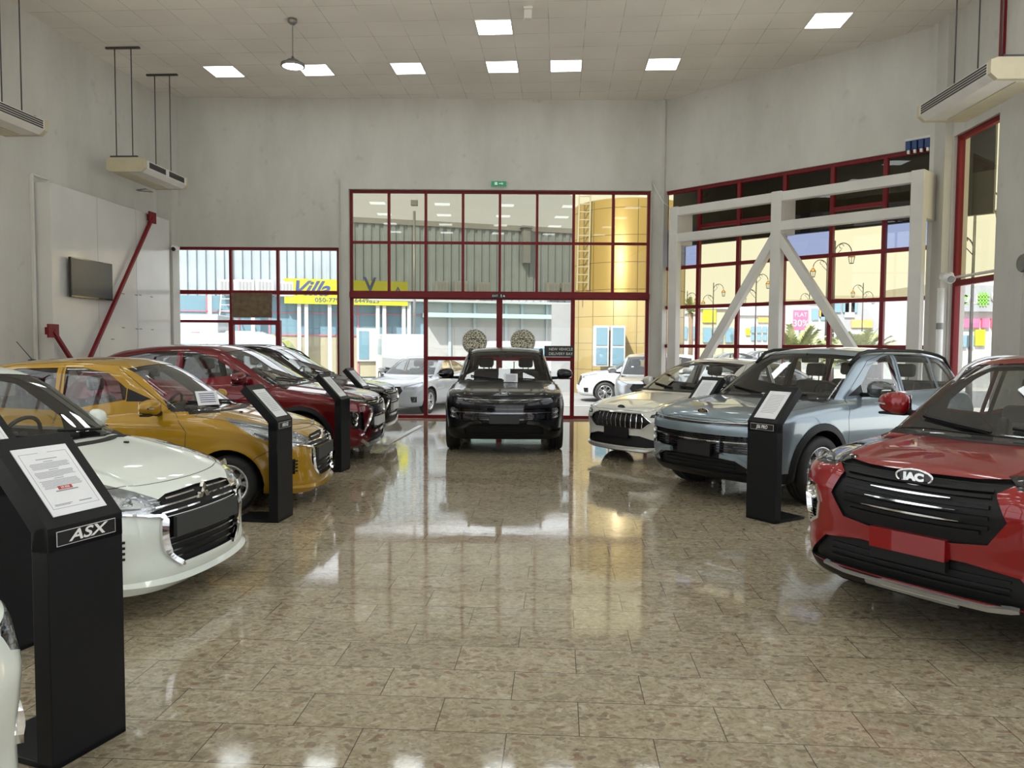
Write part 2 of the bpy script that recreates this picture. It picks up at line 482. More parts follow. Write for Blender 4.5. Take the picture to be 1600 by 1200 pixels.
        for pi, fl in isl:
            name = s.parts[pi]; o = s.opts[pi]
            if o.get('delete'): continue
            off = o.get('off', 0.)
            for key, oo, mt in ([(name, off, o.get('mat'))] + o.get('extra', [])):
                used = sorted(set(i for f in fl for i in f)); mp = {g: k for k, g in enumerate(used)}
                vp = VL[used] + NL[used] * oo; fc = [[mp[i] for i in f] for f in fl]; vn = NL[used]
                verts = vp.tolist(); nl = []
                for f in fc: nl += [tuple(vn[i]) for i in f]
                if abs(oo) > 1e-6 and not o.get('nowall'):
                    cnt = {}
                    for f in fc:
                        for i in range(len(f)): cnt[(f[i], f[(i + 1) % len(f)])] = 1
                    bd = [e for e in cnt if (e[1], e[0]) not in cnt]
                    fw = []
                    for a, b in bd:
                        k = len(verts)
                        p = [vp[a], vp[b], VL[used[b]], VL[used[a]]]
                        verts += [q.tolist() for q in p]; fw.append([k, k + 3, k + 2, k + 1])
                        nr = np.cross(p[3] - p[0], p[1] - p[0]); nr = nr / (np.linalg.norm(nr) + 1e-12)
                        if oo > 0 : pass
                        nl += [tuple(nr)] * 4
                    fc = fc + fw
                me = bpy.data.meshes.new(key); me.from_pydata(verts, [], fc)
                me.polygons.foreach_set('use_smooth', [True] * len(me.polygons)); me.update()
                if len(nl) == len(me.loops): me.normals_split_custom_set(nl)
                ob = link_mesh(key, me, root, mt or matmap.get(name) or matmap['body'])
                out[key] = ob
            if o.get('lin', True) and name not in ('windshield', 'side_window', 'rear_window'): allin += fl
        if lining:
            used = sorted(set(i for f in allin for i in f)); mp = {g: k for k, g in enumerate(used)}
            vp = VL[used] - NL[used] * .055; fc = [[mp[i] for i in f][::-1] for f in allin]
            me = bpy.data.meshes.new('cabin_lining'); me.from_pydata(vp.tolist(), [], fc)
            me.polygons.foreach_set('use_smooth', [True] * len(me.polygons))
            link_mesh('cabin_lining', me, root, lining)
        bm.free()
        return out
# ------------------------------------------------------------------ car kit: wheels, cabin, mirrors, common cuts
def wheel_mesh(r, rr, w, style, n=5):
    """returns (tyre, rim, brake) meshes, axle along Y, outer face towards +Y"""
    M = Matrix.Rotation(-math.pi / 2, 4, 'X')
    t = MB(); h = w / 2
    t.lathe([(rr, -h * .9), (rr + .01, -h), (r - .03, -h), (r - .008, -h * .85), (r, -h * .6), (r, -h * .25), (r - .008, -h * .22), (r - .008, -h * .16), (r, -h * .13), (r, h * .13), (r - .008, h * .16), (r - .008, h * .22), (r, h * .25),
             (r, h * .6), (r - .008, h * .85), (r - .03, h), (rr + .03, h * 1.03), (rr + .012, h), (rr, h * .9)], 48, M)
    bmesh.ops.recalc_face_normals(t.bm, faces=t.bm.faces); a = bpy.data.meshes.new('tyre'); t.bm.to_mesh(a); t.bm.free()
    m = MB(); m.lathe([(rr - .002, -h * .9), (rr - .012, -h * .8), (rr - .03, 0), (rr - .028, h * .7), (rr - .012, h * .86), (rr + .004, h * .95), (rr + .004, h * .88)], 48, M)
    m.lathe([(0, h * .72), (.028, h * .72), (.034, h * .66), (.055, h * .6), (.06, h * .3), (0, h * .3)], 24, M)
    for k in range(n):
        a0 = 2 * math.pi * k / n + math.pi / 2
        for sgn in ((-1, 1) if style == 'twin' else (0,)):
            da = .19 * sgn * (5 / n) ** .3; w0, w1 = (.016, .022) if style == 'twin' else (.03, .055 if n < 8 else .03)
            def pt(rad, ang, z): return Vector((rad * math.cos(ang), z, rad * math.sin(ang)))
            def rib(q0, q1, wa, wb, z0, z1, z2):
                d = (q1 - q0).normalized(); sd = Vector((-d.z, 0, d.x)); vs = []
                for q, ww, zt in ((q0, wa, z0), (q1, wb, z1)):
                    for s_ in (-1, 1):
                        for dz, k2 in ((0, .6), (-.03, 1.)): vs.append(m.bm.verts.new(q + sd * s_ * ww * k2 + Vector((0, zt + dz, 0))))
                A, B, C_, D, E, F_, G, H_ = vs
                for f in ((A, C_, G, E), (A, E, F_, B), (C_, D, H_, G), (B, F_, H_, D)): m._f(f)
            rib(pt(.035, a0 + da * .3, 0), pt(rr - .014, a0 + da, 0), w0, w1, h * .68, h * .72, 0)
            if style == 'twin': rib(pt(rr * .52, a0 + da * .7, 0), pt(rr - .014, a0 + da * 2.1, 0), w0 * .8, w1 * .7, h * .66, h * .7, 0)
    for k in range(5):
        a0 = 2 * math.pi * (k + .5) / 5; m.sphere((.042 * math.cos(a0), h * .64, .042 * math.sin(a0)), .007, 8, 5)
    bmesh.ops.recalc_face_normals(m.bm, faces=m.bm.faces); b = bpy.data.meshes.new('rim'); m.bm.to_mesh(b); m.bm.free()
    d = MB(); d.lathe([(0, -h * .1), (rr * .72, -h * .1), (rr * .72, h * .05), (0, h * .05)], 32, M); d.box((rr * .55, h * .05, .02), (.07, .09, .17), .01)
    c = bpy.data.meshes.new('brake_disc'); bmesh.ops.recalc_face_normals(d.bm, faces=d.bm.faces); d.bm.to_mesh(c); d.bm.free()
    return a, b, c
def put_wheels(c, root, tyre_mat, rim_mat, style='twin', n=5, w=.21, rr=None, steer=0.):
    r = c.wr; rr = rr or r * .68
    a, b, d = wheel_mesh(r, rr, w, style, n)
    a.materials.append(MATS[tyre_mat]); b.materials.append(MATS[rim_mat]); d.materials.append(MATS['brake_metal'])
    for ax, fr in ((c.axf, 1), (c.axr, 0)):
        for sg in (1, -1):
            e = empty('wheel', (c.L / 2 - ax, sg * (c.wy), r), 0 if sg > 0 else math.pi, parent=root)
            if fr: e.rotation_euler = (0, 0, (0 if sg > 0 else math.pi) + steer)
            for me, nm in ((a, 'tyre'), (b, 'rim'), (d, 'brake_disc')):
                o = bpy.data.objects.new(nm, me); COL.objects.link(o); o.parent = e
def arches(c, root, trim=None, tw=.05, gap=.055):
    """wheel openings, liners and an optional dark plastic flare"""
    ro = c.wr + gap
    for ax in (c.axf, c.axr):
        for v, sg in (('L', 1), ('R', -1)):
            n = 30
            if trim:
                r2 = ro + tw
                pl = [(ax + r2 * math.cos(a), sg, c.wr + .01 + r2 * math.sin(a)) for a in np.linspace(-.55, math.pi + .55, n)]
                c.cut('arch_trim', v, pl, {'mat': trim, 'off': .008}, thr=.02)
            pl = [(ax + ro * math.cos(a), sg, c.wr + .01 + ro * math.sin(a)) for a in np.linspace(0, 2 * math.pi, n, False)]
            c.cut('wheel_opening', v, pl, {'delete': True}, thr=.02)
            M = Matrix.Translation((c.L / 2 - ax, sg * (c.W - .02), c.wr + .01)) @ Matrix.Rotation(-sg * math.pi / 2, 4, 'X')
            l = MB(); cx, cz = c.L / 2 - ax, c.wr + .01; rr_ = ro + .003; k = 24; A = []
            for i in range(k + 1):
                a = -.1 + (math.pi + .2) * i / k; A.append([l.bm.verts.new((cx + rr_ * math.cos(a), sg * yy, cz + rr_ * math.sin(a))) for yy in (c.W - .045, c.W - .34)])
            for i in range(k): l._f((A[i][0], A[i + 1][0], A[i + 1][1], A[i][1]), True)
            l._f([q[1] for q in A]); l.build('wheel_arch_liner', 'black_plastic', root)
def seat(root, x, y, z, mat, bench=None):
    e = empty('seat', (x, y, z), parent=root)
    w = bench or .48
    m = MB(); m.box((0.02, 0, .06), (.50, w, .15), .05, Matrix.Rotation(R(-6), 3, 'Y'), 3); m.build('cushion', mat, e)
    m = MB(); m.box((-.29, 0, .38), (.13, w, .58), .055, Matrix.Rotation(R(-14), 3, 'Y'), 3)
    if not bench:
        for s_ in (-1, 1): m.box((-.25, s_ * (w / 2 - .04), .35), (.14, .09, .44), .04, Matrix.Rotation(R(-14), 3, 'Y'), 2)
    m.build('backrest', mat, e)
    for yy in ([0] if not bench else [-.38, .38]):
        m = MB(); m.box((-.40, yy, .80), (.10, .27, .17), .045, Matrix.Rotation(R(-10), 3, 'Y'), 3)
        m.tube([(-.385, yy - .05, .62), (-.39, yy - .05, .76)], .007); m.tube([(-.385, yy + .05, .62), (-.39, yy + .05, .76)], .007)
        m.build('headrest', mat, e)
def cabin(c, root, seat_mat='seat_dark', dash='dash_black', lhd=True, zseat=None):
    P = c.P; X = lambda xn: c.L / 2 - xn
    zb = P['belt']; xw = P['ws'][0][1]; zs = zseat or (zb - .52)
    m = MB(); hw = P['gw'] - .06
    prof = [(X(xw + .05), zb - .02), (X(xw + .28), zb + .015), (X(xw + .46), zb - .005), (X(xw + .60), zb - .09), (X(xw + .56), zb - .28), (X(xw + .40), zb - .42), (X(xw + .05), zb - .42)]
    Mx = Matrix(((1, 0, 0, 0), (0, 0, 1, 0), (0, 1, 0, 0), (0, 0, 0, 1)))
    m.prism(prof, -hw, hw, Mx); m.box((X(xw + .50), (.38 if lhd else -.38), zb + .02), (.18, .36, .05), .02)
    m.box((X(xw + .55), 0, zb + .03), (.03, .24, .13), .01); m.build('dashboard', dash, root)
    ys = .37 if lhd else -.37
    e = empty('steering_wheel', (X(xw + .78), ys, zb + .0), parent=root); e.rotation_euler = (0, R(-65), 0)
    m = MB(); m.tube([(.185 * math.cos(a), .185 * math.sin(a), 0) for a in np.linspace(0, 2 * math.pi, 28, False)], .015, 8, closed=True); m.build('rim', dash, e)
    m = MB(); m.sphere((0, 0, -.01), .07, sc=(1, 1, .45)); m.bar((0, -.17, 0), (0, .17, 0), .04, .012); m.bar((0, 0, 0), (-.17, 0, 0), .04, .012); m.build('hub', dash, e)
    for y in (-.37, .37):
        seat(root, X(xw + 1.22), y, zs, seat_mat)
    seat(root, X(xw + 2.02), 0, zs, seat_mat, bench=1.2)
    m = MB(); m.b2((X(xw + .3), -hw, zs - .1), (X(xw + 2.6), hw, zs - .06)); m.box((X(xw + .95), 0, zs + .1), (.6, .2, .26), .03); m.build('cabin_floor', dash, root)
    # inner mirror
    xm = P['ws'][-1][1]; m = MB(); m.box((X(xm + .02), 0, P['H'] - .17), (.03, .23, .065), .012); m.tube([(X(xm + .0), 0, P['H'] - .16), (X(xm - .05), 0, P['H'] - .09)], .01); m.build('inner_mirror', dash, root)
def door_mirror(c, root, xn, z, mat, side, w=.20, h=.13, base='black_plastic', out=None, glass_m='mirror_glass'):
    w *= 1.22; h *= 1.15
    p, n = c.surf('L' if side > 0 else 'R', [(xn, side, z - .02)]); y0 = abs(p[0][1]); x = c.L / 2 - xn
    yc = out or (c.W + .10)
    e = empty('door_mirror', (x, side * yc, z + .045), parent=root)
    m = MB(); s_ = side
    # egg-like cap, flat at the rear
    prof = []
    for i in range(9):
        a = math.pi * i / 8; 
        prof.append((math.sin(a), -math.cos(a)))
    rings = []
    for r_, t_ in prof:
        ring = []
        for k in range(18):
            an = 2 * math.pi * k / 18; cx = math.cos(an); cz = math.sin(an)
            sx = (abs(cx) ** .75) * (1 if cx > 0 else -1); sz = (abs(cz) ** .75) * (1 if cz > 0 else -1)
            X_ = (.075 if sx > 0 else .045) * sx * r_ ** .7; Z_ = h / 2 * sz * r_ ** .6 * (1 - .18 * t_)
            ring.append(m.bm.verts.new((X_ - .03 * t_ * s_ * s_, s_ * t_ * w / 2, Z_)))
        rings.append(ring)
    for A, B in zip(rings, rings[1:]):
        for k in range(18): m._f((A[k], A[(k + 1) % 18], B[(k + 1) % 18], B[k]), True)
    m.build('cap', mat, e)
    m = MB(); m.tube([(0.0, -s_ * (yc - y0 + .02), -.075), (0, -s_ * (yc - y0) * .6, -.07), (0, -s_ * .04, -.05), (0, s_ * .02, -.03)], [.028, .024, .024, .02], 8)
    m.box((-.005, 0, -h / 2 + .005), (.09, w * .8, .02), .008); m.build('arm', base, e)
    m = MB(); m.box((-.047, 0, 0), (.006, w * .82, h * .74), .002); m.build('mirror_glass', glass_m, e)
    m = MB(); m.bar((.068, -s_ * w * .1, -.012), (.042, s_ * w * .46, -.004), .012, .012); m.build('indicator', 'chrome', e)
def side_glass(c, panes, trim_mat=None, lin=None, mat='car_glass', frame='gloss_black', fw=.02):
    """panes: lists of (xn, z); cut on both sides"""
    for v, sg in (('L', 1), ('R', -1)):
        x0, z0 = panes[0][1]; x1, z1 = panes[0][2]; sx = (x1 - x0) / (z1 - z0)
        c.cut('mirror_sail', v, [(x0 - .16, sg, z0 - .015), (x0 + .13, sg, z0 - .015), (x0 + .13, sg, z0 + .13 / sx + .01)], {'mat': 'black_plastic', 'off': .001, 'nowall': True}, thr=.1)
        panes = [[(x0 + .14, z0), (x0 + .14, z0 + .14 / sx)] + list(panes[0][2:])] + list(panes[1:])
        for pl in panes:
            c.cut('side_window', v, [(x, sg, z) for x, z in pl], {'mat': mat, 'nowall': True, 'off': -.004}, thr=.1)
def screen_glass(c, zlo, zhi, ylo, yhi, mat='screen_glass', rear=None, arc=.03, blackout=None):
    """windscreen and rear screen (front view / back view)"""
    pl = [(0, y, zlo - arc * .3 * (1 - (y / ylo) ** 2)) for y in np.linspace(-ylo, ylo, 9)] + [(0, y, zhi + arc * (1 - (y / yhi) ** 2)) for y in np.linspace(yhi, -yhi, 9)]
    c.cut('windshield', 'F', pl, {'mat': mat, 'nowall': True, 'off': -.004}, xr=(.5, c.L * .62), thr=.12)
    if rear:
        zl, zh, yl, yh = rear
        pl = [(0, -yl, zl), (0, yl, zl), (0, yh, zh), (0, -yh, zh)]
        c.cut('rear_window', 'B', pl, {'mat': mat, 'nowall': True, 'off': -.004}, xr=(c.L * .6, c.L + 1), thr=.12)
def gaps(c, root, lines):
    m = MB()
    for v, pts, sm in lines:
        vv = [(v, pts)] if v in 'FTB' else [(v, pts)]
        if v == 'S': vv = [('L', [(x, 1, z) for x, z in pts]), ('R', [(x, -1, z) for x, z in pts])]
        for a, b in vv: c.trim(m, a, b, .006, -.002, .0008, smooth=sm)
    m.build('panel_gap', 'gap_black', root)
def handles(c, root, pos, mat):
    for v, sg in (('L', 1), ('R', -1)):
        for x, z in pos:
            p, n = c.surf(v, [(x, sg, z)]); p = c.loc(p)[0]
            m = MB(); m.tube([(p[0] + .09, p[1] - sg * .01, p[2]), (p[0] + .075, p[1] + sg * .028, p[2]), (p[0] - .075, p[1] + sg * .028, p[2]), (p[0] - .09, p[1] - sg * .01, p[2])], .011, 8)
            m.build('door_handle', mat, root)
def wipers(c, root, zlo, halfw):
    m = MB(); c.trim(m, 'F', [(1, halfw * .75, zlo + .015), (1, .05, zlo + .045)], .018, .004, .02); c.trim(m, 'F', [(1, -.05, zlo + .015), (1, -halfw * .85, zlo + .07)], .018, .004, .02)
    m.build('wiper', 'black_plastic', root)
def cowl(c, root, zlo, halfw):
    m = MB(); c.trim(m, 'F', [(1, y, zlo - .012) for y in np.linspace(-halfw, halfw, 15)], .07, -.003, .004); m.build('cowl', 'black_plastic', root)
def plate_on(c, root, name, v, center, w, h, mat, depth=.012, tilt=None, up=0.):
    """flat plate standing on the surface"""
    p, n = c.surf(v, [center]); p = c.loc(p)[0]; n = c.locn(n)[0]; n[1] = 0 if abs(center[1]) < .01 else n[1]; n[2] *= .3; n /= np.linalg.norm(n)
    M = frameM(p + n * depth, np.cross((0, 0, 1), n), (0, 0, 1))
    m = MB(); m.prism([(-w / 2, -h / 2), (w / 2, -h / 2), (w / 2, h / 2), (-w / 2, h / 2)], -depth - .02, 0, M); return m.build(name, mat, root), M
def diamonds(c, root, center, s_, mat='chrome', v='F'):
    p, n = c.surf(v, [center]); p = c.loc(p)[0]; n = c.locn(n)[0]; n /= np.linalg.norm(n)
    M = frameM(p + n * .006, np.cross((0, 0, 1), n), (0, 0, 1)); m = MB()
    for a in (90, 210, 330):
        d = R(a); e = (math.cos(d), math.sin(d)); q = (-e[1], e[0]); L = s_ * .5
        m.prism([(0, 0), (e[0] * L * .5 - q[0] * L * .29, e[1] * L * .5 - q[1] * L * .29), (e[0] * L, e[1] * L), (e[0] * L * .5 + q[0] * L * .29, e[1] * L * .5 + q[1] * L * .29)], -.01, .012, M)
    return m.build('badge', mat, root)
def jac_badge(c, root, center, w, mat='chrome', ring=True, v='F'):
    p, n = c.surf(v, [center]); p = c.loc(p)[0]; n = c.locn(n)[0]; n /= np.linalg.norm(n)
    M = frameM(p + n * .008, np.cross((0, 0, 1), n), (0, 0, 1)); h = w * .42
    e = empty('badge', parent=root)
    m = MB(); m.tube([M @ Vector((w / 2 * math.cos(a), h / 2 * math.sin(a), 0)) for a in np.linspace(0, 2 * math.pi, 40, False)], w * .035, 8, closed=True); m.build('ring', mat, e)
    m = MB(); m.prism([(w * .48 * math.cos(a), h * .48 * math.sin(a)) for a in np.linspace(0, 2 * math.pi, 32, False)], -.01, .001, M); m.build('backing', 'gloss_black', e)
    text_mesh('lettering', 'JAC', h * .66, M @ Matrix.Translation((0, 0, .004)), mat, e, ext=.003, sx=1.25, bold=.004)
    return e
def lamp_cell(c, root, pos, r, v='F', depth=.03, mat='chrome'):
    """a round reflector with a projector lens seated behind a lamp cover"""
    p, n = c.surf(v, [pos]); p = c.loc(p)[0]; n = c.locn(n)[0]; n = n * .45 + np.array([.55, 0, 0]); n /= np.linalg.norm(n)
    M = frameM(p - n * depth, np.cross((0, 0, 1), n), (0, 0, 1)); m = MB()
    m.lathe([(r * 1.2, .012), (r, .006), (r * .8, -.02), (r * .4, -.03), (0, -.032)], 20, M); o = m.build('reflector', mat, root)
    m = MB(); m.lathe([(r * .62, -.012), (r * .58, .0), (r * .4, .01), (0, .015)], 20, M); m.build('projector', 'lens_glass', root)
pbr('black_plastic', (.006, .006, .007), .5, spec=.3)
pbr('gloss_black', (.004, .004, .005), .06, coat=.5)
pbr('gap_black', (.004, .004, .004), .6)
pbr('lining', (.02, .02, .021), .8)
pbr('dash_black', (.015, .015, .016), .6)
pbr('seat_dark', (.03, .03, .032), .7)
pbr('seat_plastic_wrap', (.22, .23, .22), .25, coat=.4, noise=(14, .35), bump=(30, .5))
pbr('chrome', (.80, .81, .82), .07, 1.)
pbr('dark_chrome', (.30, .31, .33), .15, 1.)
pbr('silver_paint', (.50, .51, .52), .28, .8)
pbr('tyre_rubber', (.012, .012, .012), .65, bump=(60, .3))
pbr('rim_silver', (.55, .56, .58), .22, .9)
pbr('rim_dark', (.05, .05, .055), .3, .6)
pbr('brake_metal', (.18, .18, .18), .4, .8)
pbr('mirror_glass', (.6, .62, .65), .03, 1.)
pbr('lamp_dark', (.02, .02, .024), .12, .3)
pbr('lamp_chrome', (.62, .63, .65), .22, .85, bump=(40, .6))
pbr('amber', (.55, .18, .02), .2, coat=1)
pbr('white_plastic', (.75, .76, .76), .3)
glass('car_glass', (.76, .79, .80), 2.6)
glass('screen_glass', (.93, .95, .94), 1.5)
glass('lens_glass', (.90, .92, .93), 1.5)
glass('privacy_glass', (.10, .11, .12), 1.4)
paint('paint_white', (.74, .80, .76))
paint('paint_yellow', (.36, .20, .006), .1)
paint('paint_darkred', (.13, .002, .008), .4)
paint('paint_brown', (.020, .013, .011), .4)
paint('paint_black', (.0015, .0022, .0042), coat=.7)
paint('paint_cream', (.66, .66, .62), .15)
paint('paint_blue', (.23, .29, .335), .5)
paint('paint_red', (.24, .003, .005), .2)
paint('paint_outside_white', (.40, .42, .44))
pbr('plate_grey', (.035, .037, .04), .5)
pbr('plate_black', (.008, .008, .01), .35)
pbr('gloss_grey', (.10, .105, .11), .15, .5, coat=1)
# ------------------------------------------------------------------ the individual cars
def mirage(root, paint_m, cell=.022, seats='seat_dark', mx=1.46, mw=.20):
    L, W, H = 3.845, 1.665, 1.50
    P = dict(L=L, W=W, H=H, wb=2.45, fo=.78, wr=.285, belt=.93, gw=.735, tumble=.30, kc=.28, cf=.20, pf=2.2, crown=.07, crease_y=.47, crease=.012,
        top=[(0, .70), (.10, .755), (.45, .875), (.95, .98), (1.2, 1.0), (1.5, .985), (2.4, .97), (3.3, 1.0), (3.75, .98), (3.845, .93)],
        front=[(.12, .10), (.20, .02), (.28, .0), (.40, .015), (.52, .01), (.64, .035), (.72, .075), (.80, .16), (.90, .4)],
        rear=[(.15, .10), (.3, .02), (.55, .0), (.75, .06), (1.0, .13)],
        wz=[(.15, .74), (.25, .79), (.42, .815), (.60, .83), (.74, .825), (.86, .795), (.95, .765), (1.1, .74)],
        wx=[(0, .10), (.35, .04), (.8, .005), (1.2, 0), (2.8, 0), (3.3, .01), (3.6, .04), (3.845, .10)],
        roof=[(.6, 1.18), (1.2, 1.33), (1.6, 1.455), (1.95, 1.498), (2.4, 1.505), (3.0, 1.475), (3.6, 1.39)],
        ws=[(.93, 1.02), (1.46, 1.80)], wslope=.54, cw=.20,
        rg=[(.9, 3.78), (1.15, 3.68), (1.45, 3.35)], rslope=.85,
        bot=[(0, .19), (.25, .17), (.6, .20), (1.0, .19), (3.0, .19), (3.5, .24), (3.845, .3)])
    c = Car(P, cell)
    screen_glass(c, .985, 1.40, .70, .545, rear=(1.05, 1.36, .55, .47))
    side_glass(c, [[(1.66, .99), (1.52, .99), (1.99, 1.355), (2.24, 1.405), (2.42, 1.41), (2.40, .995)], [(2.48, 1.0), (2.50, 1.405), (2.9, 1.395), (3.22, 1.33), (3.20, 1.08), (3.1, 1.02)]])
    # lamps: sweep back round the corner
    hl = [(.03, .40, .655), (.05, .41, .70), (.14, .52, .765), (.30, .68, .84), (.66, .80, .925), (.68, .81, .885), (.52, .80, .76), (.36, .75, .69), (.2, .64, .645), (.1, .52, .64)]
    gr = [(0, 0, .735), (0, .30, .725), (0, .42, .695), (0, .50, .655), (0, .44, .625), (0, .40, .61), (0, .385, .60), (0, -.385, .60), (0, -.40, .61), (0, -.44, .625), (0, -.50, .655), (0, -.42, .695), (0, -.30, .725)]
    c.cut('upper_grille', 'F', gr, {'mat': 'black_plastic', 'off': -.02})
    low = [(0, .385, .595), (0, .40, .50), (0, .36, .38), (0, .27, .30), (0, -.27, .30), (0, -.36, .38), (0, -.40, .50), (0, -.385, .595)]
    c.cut('lower_grille', 'F', low, {'mat': 'black_plastic', 'off': -.03})
    for sg, v in ((1, 'DL40'), (-1, 'DR40')):
        pl = [(a, sg * b, z) for a, b, z in hl]
        c.cut('headlight', v, pl, {'mat': 'lamp_chrome', 'off': -.035, 'extra': [('headlight_lens', -.001, 'lens_glass')], 'nowall': False}, thr=-.1)
        fg = [(.2, .62, .52), (.3, .70, .52), (.3, .70, .37), (.2, .62, .37)]
        c.cut('front_vent', v, [(a, sg * b, z) for a, b, z in fg], {'mat': 'black_plastic', 'off': -.02})
    # hood as its own panel
    hd = [(.30, -.55, 0), (.21, -.3, 0), (.18, 0, 0), (.21, .3, 0), (.30, .55, 0), (.45, .67, 0), (1.03, .72, 0), (1.12, .62, 0), (1.06, 0, 0), (1.12, -.62, 0), (1.03, -.72, 0), (.45, -.67, 0)]
    c.cut('hood', 'T', hd, {}, thr=.3, only=('body',))
    fd = [(1.18, .30), (1.17, .80), (1.30, .96), (1.93, 1.43), (2.40, 1.46), (2.44, 1.43), (2.44, .24), (1.3, .22)]
    rd = [(2.45, .24), (2.45, 1.46), (2.95, 1.43), (3.26, 1.36), (3.26, .86), (3.05, .55), (2.86, .24)]
    for v, sg in (('L', 1), ('R', -1)):
        c.cut('front_door', v, [(x, sg, z) for x, z in fd], {}, only=('body',)); c.cut('rear_door', v, [(x, sg, z) for x, z in rd], {}, only=('body',))
    arches(c, root)
    c.finish(root, {'body': paint_m})
    gaps(c, root, [('S', fd + fd[:1], False), ('S', rd, False), ('T', hd[5:] + hd[:6], True), ('DL40', [(.26, .70, .70), (.5, .8, .56), (.62, .82, .46)], False), ('DR40', [(.26, -.70, .70), (.5, -.8, .56), (.62, -.82, .46)], False)])
    # grille bars, chrome C shapes, badge
    m = MB()
    for z, y in ((.706, .33), (.668, .43), (.630, .40)):
        for sg in (1, -1): c.trim(m, 'F', [(0, sg * .07, z), (0, sg * y, z - .006)], .012, -.02, .006)
    m.build('grille_bar', 'chrome', root)
    m = MB()
    for z in (.46, .42, .38, .34): c.trim(m, 'F', [(0, -.35, z), (0, .35, z)], .012, -.03, -.012)
    m.build('grille_slat', 'gloss_black', root)
    for sg in (1, -1):
        m = MB(); c.trim(m, 'F', [(0, sg * .62, .655), (0, sg * .50, .628), (0, sg * .415, .612), (0, sg * .395, .585), (0, sg * .410, .50), (0, sg * .37, .37), (0, sg * .27, .285)], [.012, .02, .035, .06, .06, .035, .012], -.01, .02, smooth=True)
        m.build('chrome_trim', 'chrome', root)
        m = MB()
        for k in range(4): c.trim(m, 'DL40' if sg > 0 else 'DR40', [(.18, sg * .60, .50 - .033 * k), (.28, sg * .68, .50 - .033 * k)], .016, -.018, .008)
        m.build('vent_fin', 'black_plastic', root)
        lamp_cell(c, root, (.3, sg * .62, .755), .05, 'DL40' if sg > 0 else 'DR40'); lamp_cell(c, root, (.2, sg * .53, .71), .032, 'DL40' if sg > 0 else 'DR40')
        m = MB(); c.trim(m, 'DL40' if sg > 0 else 'DR40', [(.12, sg * .50, .685), (.3, sg * .68, .722), (.5, sg * .78, .81)], .016, -.035, -.02); m.build('light_strip', 'white_plastic', root)
    m = MB(); c.trim(m, 'F', [(0, -.70, .225), (0, -.56, .215), (0, -.3, .20), (0, 0, .195), (0, .3, .20), (0, .56, .215), (0, .70, .225)], .07, -.01, .03, smooth=True); m.build('front_lip', paint_m, root)
    plate_on(c, root, 'plate_holder', 'F', (0, 0, .532), .68, .125, 'plate_grey', .004)
    diamonds(c, root, (0, 0, .685), .135)
    cowl(c, root, .985, .66); wipers(c, root, .995, .6)
    for sg in (1, -1): door_mirror(c, root, mx, 1.0, paint_m, sg, mw)
    handles(c, root, [(2.28, .84), (3.12, .86)], paint_m)
    cabin(c, root, seats)
    m = MB()
    for sg in (-1, 1):
        p, n = c.surf('T', [(.82, sg * .27, 1)]); p = c.loc(p)[0]; m.box((p[0], p[1], p[2] + .006), (.035, .022, .014), .005)
    m.build('washer_nozzle', 'black_plastic', root)
    m = MB(); p = c.loc(c.surf('T', [(3.1, 0, 2)])[0])[0]; m.sphere(p, .03, sc=(1.6, 1, .6)); m.tube([p + np.array([0, 0, .01]), p + np.array([-.16, 0, .2])], .004, 6); m.build('antenna', 'black_plastic', root)
    put_wheels(c, root, 'tyre_rubber', 'rim_silver', 'twin', 5, .18)
    return c

def rails(c, root, x0, x1, y, mat, h=.035, r=.014):
    for sg in (1, -1):
        xs = np.linspace(x0, x1, 14); p, n = c.surf('T', [(x, sg * (y + .02 * math.sin(math.pi * i / 13)), 2) for i, x in enumerate(xs)]); p = c.loc(p)
        m = MB(); m.tube([(q[0], q[1], q[2] + h * min(1, 4.5 * math.sin(math.pi * i / 13)) - .005) for i, q in enumerate(p)], r, 8)
        m.build('roof_rail', mat, root)
def fin(c, root, x, mat):
    p = c.loc(c.surf('T', [(x, 0, 2)])[0])[0]; m = MB()
    m.prism([(-.09, -.01), (.11, -.01), (.05, .02), (-.06, .075), (-.085, .06)], -.018, .018, frameM(p, (1, 0, 0), (0, 0, 1))); m.build('shark_fin', mat, root)

def suv_side(c, root, fd, rd, wins, chrome_line=None, trim='black_plastic', tw=.06):
    for v, sg in (('L', 1), ('R', -1)):
        c.cut('front_door', v, [(x, sg, z) for x, z in fd], {}, only=('body',)); c.cut('rear_door', v, [(x, sg, z) for x, z in rd], {}, only=('body',))
        sill = [(c.axf + .3, sg, .40), (c.axr - .3, sg, .40), (c.axr - .3, sg, .1), (c.axf + .3, sg, .1)]
        if trim: c.cut('sill_cladding', v, sill, {'mat': trim, 'off': .006}, thr=-.2)
    arches(c, root, trim, tw)

